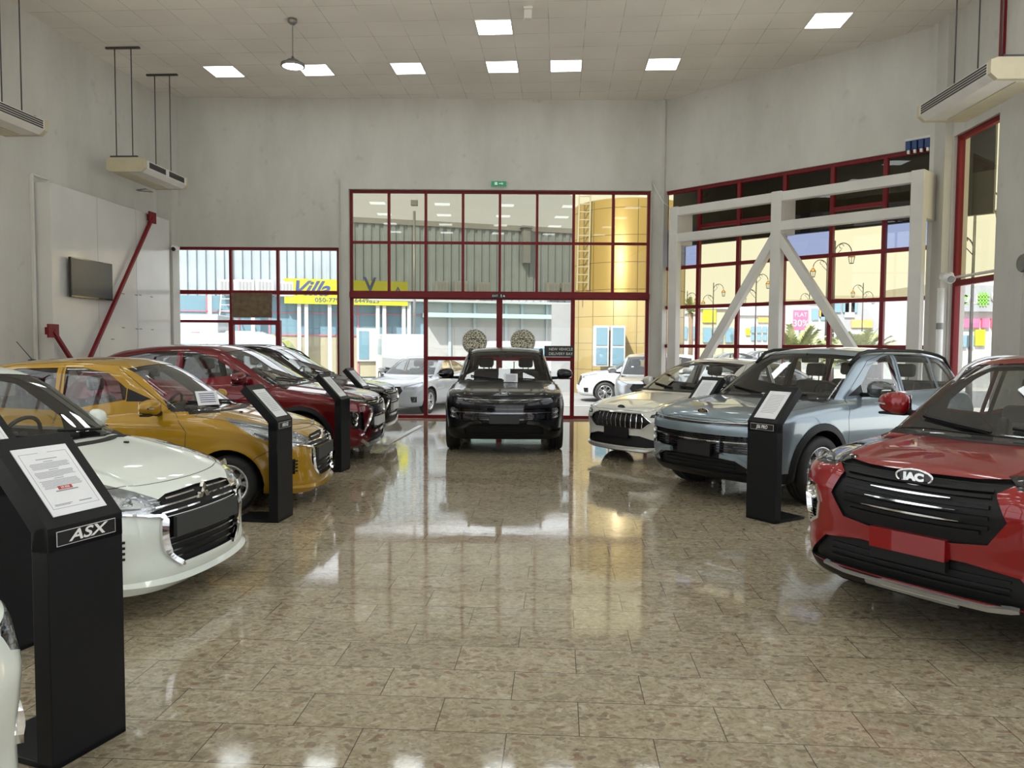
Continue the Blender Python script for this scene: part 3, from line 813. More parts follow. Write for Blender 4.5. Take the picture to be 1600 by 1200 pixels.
def eclipse(root, paint_m, cell=.028, seats='seat_dark', rail=None):
    L, W, H = 4.405, 1.805, 1.655
    P = dict(L=L, W=W, H=H, wb=2.67, fo=.93, wr=.345, belt=1.07, gw=.80, tumble=.30, kc=.25, cf=.20, pf=2.4, crown=.06, crease_y=.45, crease=.014,
        top=[(0, .88), (.10, .93), (.5, 1.0), (1.1, 1.075), (1.3, 1.09), (2.4, 1.10), (3.4, 1.15), (4.2, 1.15), (4.405, 1.08)],
        front=[(.18, .16), (.26, .05), (.34, .02), (.5, .03), (.70, .01), (.84, .04), (.92, .10), (1.0, .3)],
        rear=[(.2, .12), (.4, .02), (.8, .02), (1.0, .10), (1.2, .2)],
        wz=[(.2, .82), (.35, .87), (.5, .885), (.72, .90), (.88, .895), (1.0, .865), (1.1, .83), (1.3, .8)],
        wx=[(0, .08), (.4, .03), (.9, .005), (1.4, 0), (3.4, 0), (4.0, .02), (4.4, .08)],
        roof=[(.8, 1.36), (1.5, 1.52), (2.0, 1.62), (2.5, 1.655), (3.1, 1.635), (4.1, 1.50)],
        ws=[(1.05, 1.10), (1.61, 2.06)], wslope=.52, cw=.20, rg=[(1.1, 4.3), (1.3, 4.1), (1.6, 3.6)], rslope=.8,
        bot=[(0, .24), (.3, .22), (.7, .25), (1.1, .24), (3.4, .24), (3.9, .3), (4.4, .4)])
    c = Car(P, cell)
    screen_glass(c, 1.09, 1.535, .76, .60, rear=(1.2, 1.48, .6, .5))
    side_glass(c, [[(1.72, 1.13), (1.62, 1.13), (2.16, 1.46), (2.45, 1.54), (2.62, 1.555), (2.60, 1.14)], [(2.68, 1.14), (2.70, 1.555), (3.1, 1.53), (3.55, 1.45), (3.62, 1.28), (3.35, 1.17)]])
    c.cut('upper_grille', 'F', [(0, -.62, .90), (0, -.42, .885), (0, .42, .885), (0, .62, .90), (0, .62, .86), (0, .44, .80), (0, .36, .66), (0, -.36, .66), (0, -.44, .80), (0, -.62, .86)], {'mat': 'black_plastic', 'off': -.02})
    c.cut('lower_grille', 'F', [(0, -.36, .64), (0, .36, .64), (0, .44, .56), (0, .40, .44), (0, -.40, .44), (0, -.44, .56)], {'mat': 'black_plastic', 'off': -.03})
    c.cut('bumper_grille', 'F', [(0, -.42, .40), (0, .42, .40), (0, .52, .28), (0, -.52, .28)], {'mat': 'black_plastic', 'off': -.02})
    for sg, v in ((1, 'DL40'), (-1, 'DR40')):
        c.cut('headlight', v, [(a, sg * b, z) for a, b, z in [(.08, .52, .855), (.08, .52, .91), (.3, .72, .945), (.62, .84, .985), (.60, .86, .955), (.35, .78, .895), (.15, .62, .85)]], {'mat': 'lamp_dark', 'off': -.04, 'extra': [('headlight_lens', -.001, 'lens_glass')]}, thr=-.1)
        c.cut('fog_bezel', v, [(a, sg * b, z) for a, b, z in [(.18, .60, .72), (.3, .76, .74), (.34, .80, .66), (.28, .74, .50), (.14, .56, .46)]], {'mat': 'gloss_black', 'off': -.03})
    hd = [(.16, -.55, 0), (.08, -.3, 0), (.06, 0, 0), (.08, .3, 0), (.16, .55, 0), (.4, .72, 0), (1.08, .79, 0), (1.2, .66, 0), (1.12, 0, 0), (1.2, -.66, 0), (1.08, -.79, 0), (.4, -.72, 0)]
    c.cut('hood', 'T', hd, {}, thr=.3, only=('body',))
    fd = [(1.36, .36), (1.34, .9), (1.42, 1.10), (2.12, 1.52), (2.6, 1.60), (2.64, 1.5), (2.64, .34)]; rd = [(2.65, .34), (2.65, 1.6), (3.1, 1.57), (3.66, 1.46), (3.66, 1.0), (3.42, .7), (3.22, .36)]
    suv_side(c, root, fd, rd, None)
    c.finish(root, {'body': paint_m})
    gaps(c, root, [('S', fd + fd[:1], False), ('S', rd, False), ('T', hd[5:] + hd[:6], True)])
    m = MB()
    for z, y in ((.87, .50), (.84, .47), (.81, .42)):
        for sg in (1, -1): c.trim(m, 'F', [(0, sg * .08, z), (0, sg * y, z + .004)], .012, -.02, .004)
    for k in range(-7, 8):
        for sg in (1, -1): c.trim(m, 'F', [(0, .048 * k, .775), (0, max(-.34, min(.34, .048 * k + sg * .11)), .665)], .008, -.02, -.004)
    for k in range(-7, 8):
        for sg in (1, -1): c.trim(m, 'F', [(0, .05 * k, .62), (0, max(-.38, min(.38, .05 * k + sg * .15)), .46)], .008, -.03, -.012)
    m.build('grille_mesh', 'dark_chrome', root)
    for sg in (1, -1):
        m = MB(); c.trim(m, 'F', [(0, sg * .70, .83), (0, sg * .52, .80), (0, sg * .43, .76), (0, sg * .40, .68), (0, sg * .47, .56), (0, sg * .60, .44), (0, sg * .70, .40)], [.012, .03, .06, .07, .05, .028, .015], -.01, .02, smooth=True)
        m.build('chrome_trim', 'chrome', root)
        for zz, rr in ((.66, .045), (.575, .038)): lamp_cell(c, root, (.26, sg * .68, zz), rr, 'DL40' if sg > 0 else 'DR40', .02)
        m = MB(); c.trim(m, 'DL40' if sg > 0 else 'DR40', [(.1, sg * .56, .875), (.35, sg * .76, .925)], .014, -.03, -.012); m.build('light_strip', 'white_plastic', root)
    m = MB(); c.trim(m, 'F', [(0, -.66, .33), (0, -.54, .27), (0, -.4, .245), (0, .4, .245), (0, .54, .27), (0, .66, .33)], .05, -.01, .035); m.build('skid_plate', 'silver_paint', root)
    plate_on(c, root, 'plate_holder', 'F', (0, 0, .56), .50, .12, 'white_plastic', .03)
    diamonds(c, root, (0, 0, .835), .13)
    cowl(c, root, 1.09, .72); wipers(c, root, 1.10, .64)
    for sg in (1, -1): door_mirror(c, root, 1.72, 1.14, paint_m, sg, .22, .15)
    handles(c, root, [(2.48, .96), (3.45, .98)], paint_m)
    cabin(c, root, seats); fin(c, root, 3.9, paint_m)
    if rail: rails(c, root, 1.75, 3.9, .60, rail)
    put_wheels(c, root, 'tyre_rubber', 'rim_silver', 'twin', 5, .215)
    return c

def js6(root, paint_m, cell=.026, seats='seat_dark', dark=False):
    L, W, H = 4.605, 1.88, 1.665
    P = dict(L=L, W=W, H=H, wb=2.72, fo=.91, wr=.36, belt=1.08, gw=.83, tumble=.31, kc=.24, cf=.22, pf=2.3, crown=.045, crease_y=.62, crease=.016, kt=.08,
        top=[(0, .89), (.12, .965), (.5, 1.02), (1.1, 1.08), (1.3, 1.09), (2.4, 1.10), (3.4, 1.12), (4.3, 1.12), (4.605, 1.05)],
        front=[(.22, .14), (.32, .04), (.42, .02), (.52, .0), (.66, .015), (.80, .02), (.90, .05), (.97, .13), (1.05, .35)],
        rear=[(.2, .12), (.4, .02), (.8, .02), (1.0, .08), (1.2, .16)],
        wz=[(.2, .86), (.35, .905), (.5, .92), (.75, .94), (.92, .935), (1.02, .90), (1.1, .86), (1.3, .83)],
        wx=[(0, .06), (.4, .02), (.9, .0), (1.4, 0), (3.6, 0), (4.2, .02), (4.6, .07)],
        roof=[(.8, 1.36), (1.5, 1.53), (2.0, 1.625), (2.6, 1.66), (3.4, 1.645), (4.4, 1.54)],
        ws=[(1.05, 1.10), (1.62, 2.02)], wslope=.53, cw=.20, rg=[(1.1, 4.5), (1.3, 4.35), (1.6, 3.95)], rslope=.8,
        bot=[(0, .26), (.3, .23), (.7, .27), (1.1, .25), (3.6, .25), (4.1, .32), (4.6, .4)])
    c = Car(P, cell)
    screen_glass(c, 1.085, 1.545, .78, .64, rear=(1.2, 1.5, .62, .54))
    wins = [[(1.83, 1.13), (1.72, 1.13), (2.14, 1.44), (2.40, 1.535), (2.62, 1.565), (2.62, 1.14)], [(2.72, 1.14), (2.72, 1.565), (3.1, 1.56), (3.45, 1.54), (3.50, 1.15)], [(3.56, 1.16), (3.53, 1.53), (3.95, 1.47), (4.12, 1.25), (3.95, 1.18)]]
    side_glass(c, wins)
    c.cut('light_bar', 'F', [(0, -.80, .885), (0, -.4, .865), (0, .4, .865), (0, .80, .885), (0, .80, .84), (0, .4, .825), (0, -.4, .825), (0, -.80, .84)], {'mat': 'gloss_black', 'off': -.012})
    c.cut('grille_band', 'F', [(0, -.86, .74), (0, -.5, .725), (0, .5, .725), (0, .86, .74), (0, .84, .56), (0, .62, .545), (0, -.62, .545), (0, -.84, .56)], {'mat': 'gloss_black', 'off': -.025})
    c.cut('lower_grille', 'F', [(0, -.36, .545), (0, .36, .545), (0, .42, .50), (0, .62, .42), (0, .60, .33), (0, -.60, .33), (0, -.62, .42), (0, -.42, .50)], {'mat': 'black_plastic', 'off': -.03})
    c.cut('bumper_skirt', 'F', [(0, -1.2, .37), (0, -.62, .36), (0, .62, .36), (0, 1.2, .37), (0, 1.2, .1), (0, -1.2, .1)], {'mat': 'black_plastic', 'off': .004}, thr=-.3, only=('body',))
    hd = [(.13, -.60, 0), (.075, -.3, 0), (.06, 0, 0), (.075, .3, 0), (.13, .60, 0), (.4, .78, 0), (1.08, .83, 0), (1.2, .7, 0), (1.12, 0, 0), (1.2, -.7, 0), (1.08, -.83, 0), (.4, -.78, 0)]
    c.cut('hood', 'T', hd, {}, thr=.3, only=('body',))
    fd = [(1.40, .42), (1.38, .9), (1.50, 1.10), (2.10, 1.50), (2.62, 1.60), (2.67, 1.5), (2.67, .42)]; rd = [(2.68, .42), (2.68, 1.6), (3.2, 1.6), (3.53, 1.56), (3.53, 1.0), (3.40, .75), (3.18, .42)]
    suv_side(c, root, fd, rd, None, tw=.075)
    c.finish(root, {'body': paint_m})
    gaps(c, root, [('S', fd + fd[:1], False), ('S', rd, False), ('T', hd[5:] + hd[:6], True)])
    brt = 'dark_chrome' if dark else 'chrome'
    m = MB(); c.trim(m, 'F', [(0, y, .852 + .02 * (y / .7) ** 2) for y in np.linspace(-.72, .72, 19)], .012, -.012, .004); m.build('light_strip', 'silver_paint' if not dark else 'dark_chrome', root)
    m = MB(); c.trim(m, 'F', [(0, y, .655 + .01 * (y / .7) ** 2) for y in np.linspace(-.72, .72, 19)], .014, -.025, .004)
    m.build('grille_bar', brt, root)
    m = MB()
    for z in (.70, .68, .63, .605, .58): c.trim(m, 'F', [(0, y, z) for y in np.linspace(-.62, .62, 9)], .008, -.025, -.01)
    for z in (.50, .46, .42, .38): c.trim(m, 'F', [(0, y, z) for y in np.linspace(-.48, .48, 9)], .012, -.03, -.012)
    m.build('grille_slat', 'black_plastic', root)
    for sg in (1, -1):
        for yy, zz, rr in ((.80, .69, .032), (.74, .69, .032), (.80, .615, .032), (.74, .615, .032)): lamp_cell(c, root, (.2, sg * yy, zz), rr, 'DL50' if sg > 0 else 'DR50', .024, 'lamp_chrome')
        m = MB(); c.trim(m, 'F', [(0, sg * .34, .515), (0, sg * .52, .50), (0, sg * .66, .42), (0, sg * .84, .40)], [.05, .05, .06, .05], -.01, .03); m.build('bumper_wing', paint_m if not dark else 'gloss_black', root)
    plate_on(c, root, 'plate_holder', 'F', (0, 0, .56), .46, .13, 'plate_black', .02)
    jac_badge(c, root, (0, 0, .945), .15, brt)
    cowl(c, root, 1.085, .75); wipers(c, root, 1.095, .68)
    m = MB()
    for v, sg in (('L', 1), ('R', -1)):
        c.trim(m, v, [(x, sg, z) for x, z in ((1.80, 1.115), (2.7, 1.125), (3.6, 1.14), (4.0, 1.16))], .02, -.002, .008)
    m.build('window_trim', brt, root)
    for sg in (1, -1): door_mirror(c, root, 1.82, 1.15, 'gloss_grey' if not dark else paint_m, sg, .23, .155)
    handles(c, root, [(2.50, .97), (3.38, .98)], paint_m)
    cabin(c, root, seats); fin(c, root, 4.1, paint_m); rails(c, root, 1.85, 4.15, .64, 'black_plastic', .055, .02)
    put_wheels(c, root, 'tyre_rubber', 'rim_silver' if not dark else 'rim_dark', 'twin', 5, .225)
    return c

def j7(root, paint_m, cell=.026, seats='seat_dark'):
    L, W, H = 4.775, 1.82, 1.475
    P = dict(L=L, W=W, H=H, wb=2.76, fo=.92, wr=.33, belt=.97, gw=.81, tumble=.36, kc=.28, cf=.24, pf=2.2, crown=.06, crease_y=.55, crease=.014,
        top=[(0, .72), (.12, .785), (.5, .87), (1.2, .955), (1.45, .975), (2.6, .98), (3.6, 1.03), (4.5, 1.06), (4.775, 1.0)],
        front=[(.14, .10), (.20, .01), (.30, .02), (.45, .03), (.60, .0), (.70, .03), (.78, .09), (.9, .4)],
        rear=[(.2, .12), (.4, .02), (.8, .02), (.95, .08), (1.1, .2)],
        wz=[(.15, .82), (.28, .87), (.45, .89), (.65, .91), (.80, .905), (.9, .87), (1.0, .83), (1.2, .8)],
        wx=[(0, .08), (.4, .03), (.9, .0), (1.4, 0), (3.6, 0), (4.2, .02), (4.77, .09)],
        roof=[(.9, 1.16), (1.6, 1.33), (2.1, 1.43), (2.6, 1.475), (3.2, 1.44), (4.0, 1.27), (4.5, 1.10)],
        ws=[(.95, 1.20), (1.45, 2.22)], wslope=.46, cw=.20, rg=[(1.0, 4.6), (1.2, 4.25), (1.4, 3.7)], rslope=.5,
        bot=[(0, .19), (.3, .17), (.7, .20), (1.1, .19), (3.6, .19), (4.2, .24), (4.77, .3)])
    c = Car(P, cell)
    screen_glass(c, .985, 1.375, .76, .60, rear=(1.12, 1.33, .6, .5))
    side_glass(c, [[(1.85, 1.02), (1.74, 1.02), (2.34, 1.33), (2.6, 1.385), (2.75, 1.395), (2.74, 1.03)], [(2.82, 1.03), (2.83, 1.395), (3.3, 1.36), (3.95, 1.2), (4.0, 1.12), (3.7, 1.06)]])
    c.cut('upper_grille', 'F', [(0, -.42, .705), (0, .42, .705), (0, .58, .60), (0, .44, .50), (0, -.44, .50), (0, -.58, .60)], {'mat': 'black_plastic', 'off': -.03})
    c.cut('lower_grille', 'F', [(0, -.62, .35), (0, -.4, .40), (0, .4, .40), (0, .62, .35), (0, .72, .26), (0, .5, .24), (0, -.5, .24), (0, -.72, .26)], {'mat': 'black_plastic', 'off': -.03})
    for sg, v in ((1, 'DL40'), (-1, 'DR40')):
        c.cut('headlight', v, [(a, sg * b, z) for a, b, z in [(.1, .55, .665), (.12, .57, .705), (.3, .72, .76), (.60, .84, .825), (.58, .86, .79), (.35, .80, .715), (.18, .66, .665)]], {'mat': 'lamp_dark', 'off': -.04, 'extra': [('headlight_lens', -.001, 'lens_glass')]}, thr=-.1)
        c.cut('fog_bezel', v, [(a, sg * b, z) for a, b, z in [(.26, .76, .55), (.36, .82, .55), (.34, .82, .36), (.28, .78, .36)]], {'mat': 'gloss_black', 'off': -.03})
    hd = [(.16, -.55, 0), (.10, -.3, 0), (.08, 0, 0), (.10, .3, 0), (.16, .55, 0), (.4, .74, 0), (1.2, .79, 0), (1.32, .66, 0), (1.24, 0, 0), (1.32, -.66, 0), (1.2, -.79, 0), (.4, -.74, 0)]
    c.cut('hood', 'T', hd, {}, thr=.3, only=('body',))
    fd = [(1.44, .28), (1.42, .8), (1.50, .98), (2.28, 1.38), (2.7, 1.44), (2.78, 1.4), (2.78, .26)]; rd = [(2.79, .26), (2.79, 1.44), (3.3, 1.41), (3.9, 1.25), (3.95, .95), (3.6, .7), (3.38, .28)]
    suv_side(c, root, fd, rd, None, trim=None)
    c.finish(root, {'body': paint_m})
    gaps(c, root, [('S', fd + fd[:1], False), ('S', rd, False), ('T', hd[5:] + hd[:6], True)])
    m = MB()
    for k in range(-5, 6):
        y = k * .088; top = .70 if abs(y) < .42 else .66; bt = .505 if abs(y) < .44 else .54
        c.trim(m, 'F', [(0, y, top), (0, y * 1.04, .60), (0, y * .99, bt)], .012, -.028, .002)
    m.build('grille_bar', 'chrome', root)
    m = MB(); c.trim(m, 'F', [(0, -.42, .71), (0, .42, .71), (0, .585, .60), (0, .44, .495), (0, -.44, .495), (0, -.585, .60)], .012, -.01, .008, closed=True); m.build('grille_frame', 'chrome', root)
    for sg in (1, -1):
        for a, b, z in ((.2, .66, .705), (.32, .76, .735)): lamp_cell(c, root, (a, sg * b, z), .026, 'DL40' if sg > 0 else 'DR40', .02)
    m = MB(); c.trim(m, 'F', [(0, -.76, .235), (0, -.5, .20), (0, .5, .20), (0, .76, .235)], .035, -.01, .03); m.build('front_lip', 'silver_paint', root)
    plate_on(c, root, 'plate_holder', 'F', (0, 0, .43), .46, .14, 'plate_black', .02)
    jac_badge(c, root, (.1, 0, .775), .13, 'dark_chrome')
    cowl(c, root, .985, .72); wipers(c, root, .995, .64)
    for sg in (1, -1): door_mirror(c, root, 1.86, 1.03, paint_m, sg, .21, .135)
    cabin(c, root, seats)
    p = c.loc(c.surf('T', [(2.35, 0, 2)])[0])[0]
    put_wheels(c, root, 'tyre_rubber', 'rim_silver', 'twin', 5, .215)
    return c

def js4(root, paint_m, cell=.022, seats='seat_dark'):
    L, W, H = 4.41, 1.80, 1.63
    P = dict(L=L, W=W, H=H, wb=2.62, fo=.90, wr=.35, belt=1.06, gw=.80, tumble=.30, kc=.20, cf=.16, pf=2.6, crown=.075, crease_y=.50, crease=.016, kt=.08,
        top=[(0, .92), (.12, .985), (.5, 1.045), (1.05, 1.085), (1.3, 1.09), (2.4, 1.09), (3.4, 1.14), (4.2, 1.14), (4.41, 1.07)],
        front=[(.20, .16), (.30, .05), (.40, .02), (.52, .03), (.66, .01), (.80, .0), (.92, .03), (.99, .11), (1.06, .35)],
        rear=[(.2, .12), (.4, .02), (.8, .02), (1.0, .10), (1.2, .2)],
        wz=[(.2, .82), (.35, .87), (.5, .885), (.72, .90), (.90, .895), (1.0, .865), (1.1, .83), (1.3, .8)],
        wx=[(0, .15), (.4, .09), (.9, .02), (1.4, 0), (3.4, 0), (4.0, .02), (4.4, .08)],
        roof=[(.8, 1.34), (1.5, 1.50), (2.0, 1.59), (2.5, 1.63), (3.1, 1.61), (4.1, 1.49)],
        ws=[(1.05, .95), (1.60, 1.98)], wslope=.47, cw=.20, rg=[(1.1, 4.3), (1.3, 4.1), (1.6, 3.65)], rslope=.8,
        bot=[(0, .25), (.3, .22), (.7, .26), (1.1, .24), (3.4, .24), (3.9, .3), (4.4, .4)])
    c = Car(P, cell)
    screen_glass(c, 1.085, 1.52, .79, .62, rear=(1.2, 1.46, .6, .5))
    side_glass(c, [[(1.68, 1.12), (1.54, 1.12), (2.08, 1.42), (2.34, 1.52), (2.5, 1.54), (2.5, 1.13)], [(2.58, 1.13), (2.58, 1.54), (3.0, 1.52), (3.5, 1.44), (3.6, 1.25), (3.3, 1.16)]])
    c.cut('upper_grille', 'F', [(0, -.52, .985), (0, -.3, .965), (0, 0, .96), (0, .3, .965), (0, .52, .985), (0, .42, .91), (0, .485, .775), (0, .40, .645), (0, .22, .62), (0, -.22, .62), (0, -.40, .645), (0, -.485, .775), (0, -.42, .91)], {'mat': 'black_plastic', 'off': -.02})
    c.cut('lower_grille', 'F', [(0, -.54, .50), (0, -.3, .53), (0, .3, .53), (0, .54, .50), (0, .70, .34), (0, -.70, .34)], {'mat': 'black_plastic', 'off': -.03})
    c.cut('bumper_skirt', 'F', [(0, -1.2, .40), (0, -.82, .38), (0, -.66, .33), (0, .66, .33), (0, .82, .38), (0, 1.2, .40), (0, 1.2, .1), (0, -1.2, .1)], {'mat': 'black_plastic', 'off': .004}, thr=-.3, only=('body',))
    fogs = [(.10, .56, .80), (.16, .64, .815), (.20, .69, .73), (.19, .69, .62), (.15, .64, .555), (.10, .57, .60), (.09, .54, .70)]
    for sg, v in ((1, 'DL45'), (-1, 'DR45')):
        c.cut('headlight', v, [(a, sg * b, z) for a, b, z in [(.10, .50, .935), (.10, .52, .985), (.3, .72, 1.03), (.62, .84, 1.06), (.60, .86, 1.03), (.36, .80, .965), (.2, .68, .93)]], {'mat': 'lamp_dark', 'off': -.04, 'extra': [('headlight_lens', -.001, 'lens_glass')]}, thr=-.1)
        c.cut('fog_bezel', v, [(a, sg * b, z) for a, b, z in fogs], {'mat': 'gloss_black', 'off': -.05})
    hd = [(.16, -.58, 0), (.095, -.3, 0), (.08, 0, 0), (.095, .3, 0), (.16, .58, 0), (.36, .74, 0), (1.0, .79, 0), (1.12, .66, 0), (1.04, 0, 0), (1.12, -.66, 0), (1.0, -.79, 0), (.36, -.74, 0)]
    c.cut('hood', 'T', hd, {}, thr=.3, only=('body',))
    fd = [(1.34, .38), (1.32, .9), (1.38, 1.09), (1.98, 1.49), (2.5, 1.58), (2.54, 1.5), (2.54, .36)]; rd = [(2.55, .36), (2.55, 1.58), (3.0, 1.56), (3.6, 1.45), (3.6, 1.0), (3.36, .7), (3.16, .38)]
    suv_side(c, root, fd, rd, None)
    c.finish(root, {'body': paint_m})
    gaps(c, root, [('S', fd + fd[:1], False), ('S', rd, False), ('T', hd[5:] + hd[:6], True)])
    m = MB()
    for z, y in ((.855, .22), (.80, .25), (.745, .27)): c.trim(m, 'F', [(0, q * y, z + .004 * q * q) for q in np.linspace(-1, 1, 9)], .014, -.02, .012, taper=True)
    m.build('grille_bar', 'chrome', root)
    m = MB()
    for z in (.915, .885, .83, .77, .72, .69): c.trim(m, 'F', [(0, q * (.40 if z > .7 else .36), z + .01 * q * q) for q in np.linspace(-1, 1, 9)], .022, -.02, -.004)
    for z in (.47, .43, .39): c.trim(m, 'F', [(0, q * .5, z) for q in np.linspace(-1, 1, 9)], .014, -.03, -.012)
    m.build('grille_slat', 'black_plastic', root)
    for sg in (1, -1):
        v = 'DL45' if sg > 0 else 'DR45'
        m = MB(); c.trim(m, v, [(a, sg * b, z) for a, b, z in fogs], .022, -.02, .010, closed=True, step=.02); m.build('fog_frame', 'chrome', root)
        m = MB()
        for k in range(5): c.trim(m, v, [(.11, sg * .57, .66 - k * .018), (.18, sg * .66, .665 - k * .018)], .006, -.045, -.03)
        m.build('fog_slat', 'black_plastic', root)
        lamp_cell(c, root, (.14, sg * .62, .745), .036, v, .03)
        m = MB(); c.trim(m, v, [(.13, sg * .60, .965), (.35, sg * .76, 1.0), (.58, sg * .85, 1.045)], .012, -.03, -.01); m.build('light_strip', 'white_plastic', root)
        lamp_cell(c, root, (.2, sg * .67, .965), .022, v, .02)
    m = MB(); c.trim(m, 'F', [(0, -.54, .335), (0, -.40, .315), (0, .40, .315), (0, .54, .335)], [.02, .035, .035, .02], -.01, .018); m.build('skid_plate', 'silver_paint', root)
    m = MB(); c.trim(m, 'F', [(0, -.26, .295), (0, .26, .295)], .03, -.01, .02); m.build('skid_edge', 'silver_paint', root)
    plate_on(c, root, 'plate_holder', 'F', (0, 0, .575), .42, .115, paint_m, .03)
    plate_on(c, root, 'plate_base', 'F', (0, 0, .485), .42, .06, 'black_plastic', .025)
    jac_badge(c, root, (0, 0, .93), .20, 'chrome')
    cowl(c, root, 1.085, .72); wipers(c, root, 1.095, .66)
    for sg in (1, -1): door_mirror(c, root, 1.62, 1.18, paint_m, sg, .22, .15)
    handles(c, root, [(2.38, .96), (3.4, .98)], paint_m)
    cabin(c, root, seats); fin(c, root, 3.9, paint_m); rails(c, root, 1.7, 3.9, .60, 'silver_paint')
    put_wheels(c, root, 'tyre_rubber', 'rim_silver', 'twin', 5, .215)
    return c

def asx(root, paint_m, cell=.026):
    L, W, H = 4.23, 1.80, 1.56
    P = dict(L=L, W=W, H=H, wb=2.64, fo=.85, wr=.33, belt=1.0, gw=.80, tumble=.30, kc=.24, cf=.20, pf=2.4, crown=.06, crease_y=.50, crease=.012,
        top=[(0, .86), (.10, .93), (.5, 1.0), (1.05, 1.05), (1.3, 1.06), (4.0, 1.1), (4.23, 1.03)],
        front=[(.18, .16), (.26, .05), (.34, .02), (.5, .03), (.70, .01), (.84, .04), (.92, .12), (1.0, .35)],
        rear=[(.2, .12), (.4, .02), (.8, .02), (1.0, .10), (1.2, .2)],
        wz=[(.2, .82), (.35, .87), (.5, .885), (.72, .90), (.86, .895), (.96, .865), (1.05, .83), (1.3, .8)],
        wx=[(0, .08), (.4, .03), (.9, .005), (1.4, 0), (3.4, 0), (4.0, .05)],
        roof=[(.8, 1.30), (1.5, 1.46), (2.0, 1.54), (2.5, 1.56), (3.1, 1.54), (4.1, 1.42)],
        ws=[(1.0, 1.02), (1.52, 1.95)], wslope=.52, cw=.20, rg=[(1.1, 4.1), (1.3, 3.95), (1.6, 3.5)], rslope=.8,
        bot=[(0, .24), (.3, .21), (.7, .24), (4.2, .26)])
    c = Car(P, cell)
    screen_glass(c, 1.06, 1.45, .74, .60, rear=(1.15, 1.4, .6, .5))
    side_glass(c, [[(1.66, 1.08), (1.55, 1.08), (2.04, 1.36), (2.3, 1.46), (2.5, 1.475), (2.5, 1.09)], [(2.58, 1.09), (2.58, 1.475), (3.0, 1.45), (3.4, 1.37), (3.2, 1.11)]])
    c.cut('upper_grille', 'F', [(0, -.55, .86), (0, .55, .86), (0, .46, .62), (0, -.46, .62)], {'mat': 'black_plastic', 'off': -.02})
    c.cut('lower_grille', 'F', [(0, -.5, .50), (0, .5, .50), (0, .62, .30), (0, -.62, .30)], {'mat': 'black_plastic', 'off': -.03})
    for sg, v in ((1, 'DL45'), (-1, 'DR45')):
        c.cut('headlight', v, [(a, sg * b, z) for a, b, z in [(.10, .56, .84), (.3, .74, .87), (.60, .88, .89), (.50, .87, .78), (.44, .86, .50), (.24, .72, .50), (.20, .68, .72), (.12, .58, .77)]], {'mat': 'lamp_dark', 'off': -.04, 'extra': [('headlight_lens', -.001, 'lens_glass')]}, thr=-.1)
    arches(c, root, 'black_plastic', .05)
    c.finish(root, {'body': paint_m})
    for sg, v in ((1, 'DL45'), (-1, 'DR45')):
        m = MB(); c.trim(m, v, [(.14, sg * .62, .50), (.22, sg * .70, .52), (.34, sg * .82, .56)], [.03, .05, .02], -.01, .02); m.build('chrome_trim', 'chrome', root)
        m = MB(); c.trim(m, v, [(.29, sg * .77, .62), (.29, sg * .77, .78), (.4, sg * .83, .86)], .02, -.035, -.02); m.build('light_strip', 'white_plastic', root)
        for z in (.66, .72, .82): lamp_cell(c, root, (.3, sg * .79, z), .028, v, .02)
        door_mirror(c, root, 1.62, 1.09, paint_m, sg, .22, .15)
    m = MB(); c.trim(m, 'F', [(0, -.62, .27), (0, -.3, .25), (0, .3, .25), (0, .62, .27)], .05, -.01, .03); m.build('skid_plate', 'silver_paint', root)
    cowl(c, root, 1.06, .72); cabin(c, root)
    put_wheels(c, root, 'tyre_rubber', 'rim_silver', 'twin', 5, .21)
    return c

